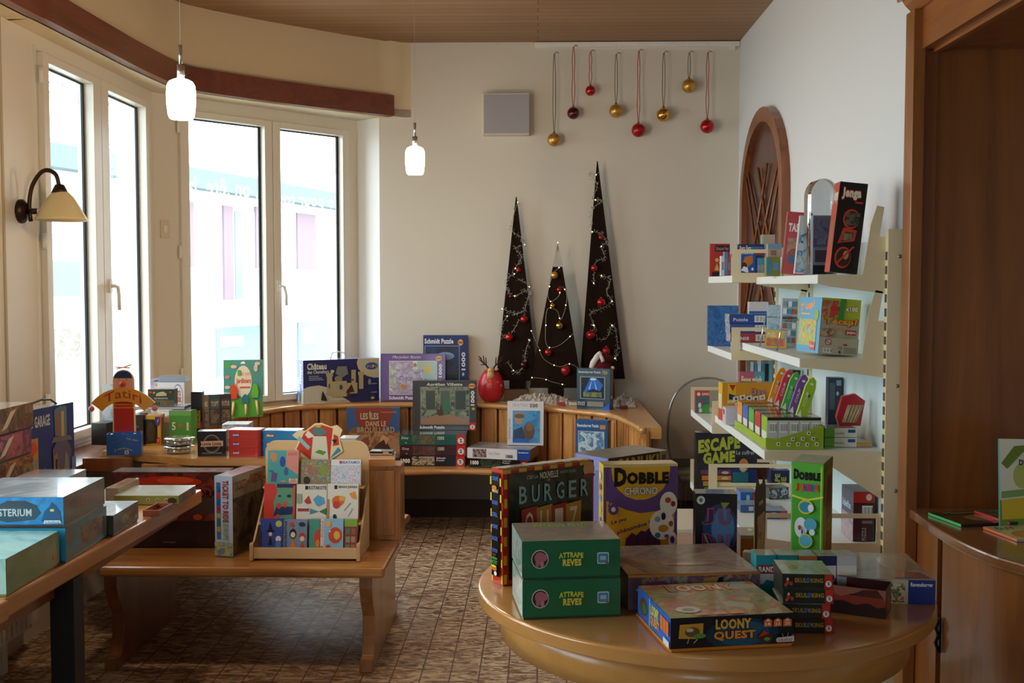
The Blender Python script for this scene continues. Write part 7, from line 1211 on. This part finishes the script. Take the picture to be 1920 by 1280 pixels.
# ------------------------------------------------------------------ reindeer egg
ep_ = at_y(921, 748, 6.88); er = 25.5 * 6.88 / F
eg = thing('reindeer_ornament', 'red egg-shaped reindeer ornament with brown antlers, beside the left cone tree', 'ornament', (ep_.x, 6.88, ZL + .002))
er_h = (746 - 683) * 6.88 / F
m_egg = P('#c0202c', .4, 0, .4)
b_ = MB().lathe([(.001, 0), (er * .55, .002), (er * .85, er_h * .14), (er, er_h * .36), (er * .93, er_h * .58), (er * .72, er_h * .8), (er * .42, er_h * .95), (.001, er_h)], m_egg, 32)
b_.build('egg_body', eg)
stp = MB()
for u, v in ((-.5, .45), (0, .2), (.5, .5), (-.65, .2), (.62, .2), (-.2, .62), (.3, .08), (-.35, .07), (.75, .4), (.05, .45)):
    x_ = u * er; z_ = .02 + v * er_h; rr_ = er * (1 - abs(v - .36) * .7); y_ = -math.sqrt(max(0, rr_ * rr_ - x_ * x_)) - .001
    for a in range(3): c_, s_ = math.cos(a * 1.05), math.sin(a * 1.05); stp.tube([(x_ - .01 * c_, y_, z_ - .01 * s_), (x_ + .01 * c_, y_, z_ + .01 * s_)], .001, P('#e3b56a', .4), 4)
stp.build('painted_stars', eg)
hz_ = er_h * .86; hd2 = MB().lathe([(.001, -.034), (.02, -.032), (.026, -.015), (.02, .01), (.019, .026), (.008, .036), (.001, .037)], P('#c9a070', .6), 20, (0, -er * .62, hz_)); hd2.build('head', eg)
MB().sphere((-.008, -er * .62 - .019, hz_ + .014), .003, P('#1a1210', .3), 8).sphere((.008, -er * .62 - .019, hz_ + .014), .003, P('#1a1210', .3), 8).build('eyes', eg)
MB().sphere((-.009, -er * .62 - .022, hz_ - .02), .0025, P('#6a4430', .5), 8).sphere((.009, -er * .62 - .022, hz_ - .02), .0025, P('#6a4430', .5), 8).build('nostrils', eg)
for sg in (-1, 1):
    MB().lathe([(.001, -.012), (.007, -.004), (.008, .006), (.001, .018)], P('#c9a070', .6), 10, (0, 0, 0), Matrix.Translation((sg * .032, -er * .55, hz_ + .022)) @ Matrix.Rotation(R(sg * 75), 4, 'Y')).build('ear', eg)
    an = MB(); A_n = P('#3f2018', .6); bx = sg * .016; by = -er * .4
    an.tube([(bx, by, hz_ + .03), (sg * .03, by, hz_ + .05), (sg * .055, by, hz_ + .07), (sg * .066, by, hz_ + .1)], .005, A_n, 6, [.006, .006, .005, .003])
    for k, (x_, z_, dx, dz) in enumerate(((.03, .05, .002, .05), (.042, .06, .006, .05), (.055, .07, .022, .018), (.036, .055, .028, -.004), (.06, .085, .018, .022))): an.tube([(sg * x_, by, hz_ + z_), (sg * (x_ + dx), by, hz_ + z_ + dz)], .004, A_n, 5, [.0045, .0025])
    an.build('antler', eg)
# santa behind the puzzle box
sp0 = at_y(1118, 700, 6.72); sa = thing('santa_figure', 'plush santa with dark red coat and white trim, behind the underwater puzzle box', 'ornament', (sp0.x + .03, 6.74, ZL + .002))
hs_ = at_y(1118, 660, 6.74).z - ZL
MB().lathe([(.001, 0), (.07, .003), (.085, .05), (.08, hs_ * .5), (.06, hs_ * .8), (.03, hs_ * .95), (.001, hs_)], P('#5f1220', .9), 24).build('coat', sa)
MB().tube([(-.07, -.03, hs_ * .62), (-.05, -.05, hs_ * .8), (-.025, -.05, hs_ * .93), (-.005, -.04, hs_ * 1.0)], .018, P('#dcd2c8', .9), 10, [.012, .02, .018, .012]).build('beard', sa)
MB().tube([(-.02, -.045, hs_ * 1.0), (.0, -.055, hs_ * .9), (.01, -.06, hs_ * .82)], .012, P('#e6e2de', .9), 10).build('fur_trim', sa)
MB().lathe([(.001, 0), (.04, .01), (.045, .03), (.03, .05), (.001, .06)], P('#4a101a', .9), 20, (.035, 0, hs_ * .78)).build('hat', sa); MB().sphere((.07, -.03, hs_ * .7), .012, P('#e6e2de', .9), 10).build('pompom', sa)
# boxes and crumpled tissue under the trees
cr_ = thing('cardboard_crate', 'low brown cardboard box under the left cone tree', 'box', (at_y(967, 735, 6.89).x, 6.895, ZL + .002))
MB().box(-.075, .075, -.035, .04, 0, .075, P('#5f4630', .8)).build('crate_body', cr_)
random.seed(21)
def tissue(nm, label, x0, x1, yc, w, h, mat, cat):
    N, M2 = 34, 12; vs = []; fs = []
    for i in range(N):
        for j in range(M2):
            u = i / (N - 1); v = j / (M2 - 1); e_ = math.sin(math.pi * u) ** .5 * math.sin(math.pi * v) ** .6
            vs.append((x0 + (x1 - x0) * u + random.uniform(-.008, .008), yc + (v - .5) * w + random.uniform(-.006, .006), ZL + .002 + e_ * (h * random.uniform(.35, 1))))
    for i in range(N - 1):
        for j in range(M2 - 1): a_ = i * M2 + j; fs += [(a_, a_ + M2, a_ + M2 + 1), (a_, a_ + M2 + 1, a_ + 1)]
    o = MB().add(vs, fs, mat).build(nm); tag(o, label, cat)
m_tis = P('#b9b0a4', .35, 0, .5); xa_ = at_y(960, 740, 6.77).x; xb_ = at_y(1075, 740, 6.62).x
tissue('crumpled_tissue', 'crumpled clear plastic wrap heaped before the middle cone tree', xa_, xb_, 6.775, .13, .075, P('#b0a89c', .2, 0, .8), 'wrapping')
wc = MB().prism([(at_y(930, 748, 6.85).x, 6.86), (at_y(985, 748, 6.74).x, 6.76), (at_y(1075, 748, 6.62).x, 6.66), (at_y(1200, 748, 6.62).x - .06, 6.62), (at_y(1200, 748, 6.62).x - .06, 7.03), (at_y(930, 748, 6.85).x, 7.03)], ZL + .0003, ZL + .0015, P('#cfc8c0', .9)).build('white_cloth'); tag(wc, 'thin white felt strip along the ledge under the cone trees', 'cloth')
tissue('crumpled_tissue', 'crumpled white tissue at the foot of the tallest cone tree, right of the puzzle', at_y(1155, 745, 6.5).x, at_y(1196, 745, 6.5).x, 6.62, .14, .085, P('#c4beb8', .8), 'wrapping')
for k, (px, Y_, c, nm, yw) in enumerate(((1003, 6.68, '#c9bfa8', 'cream', 12), (1045, 6.66, '#a83038', 'red', -8), (1068, 6.65, '#dfe0d4', 'white and green', 8), (1163, 6.46, '#5a2a3a', 'maroon', 5))):
    gbox('small_gift_box', f'tiny {nm} matchbox lying before the wrapping on the ledge', ZL + .0018, None, A=Vector((at_y(px, 748, Y_).x, Y_)), W=.045, H=.018, D=.025, yaw=yw, col=c, cat='box', group='tiny boxes in the wrapping')
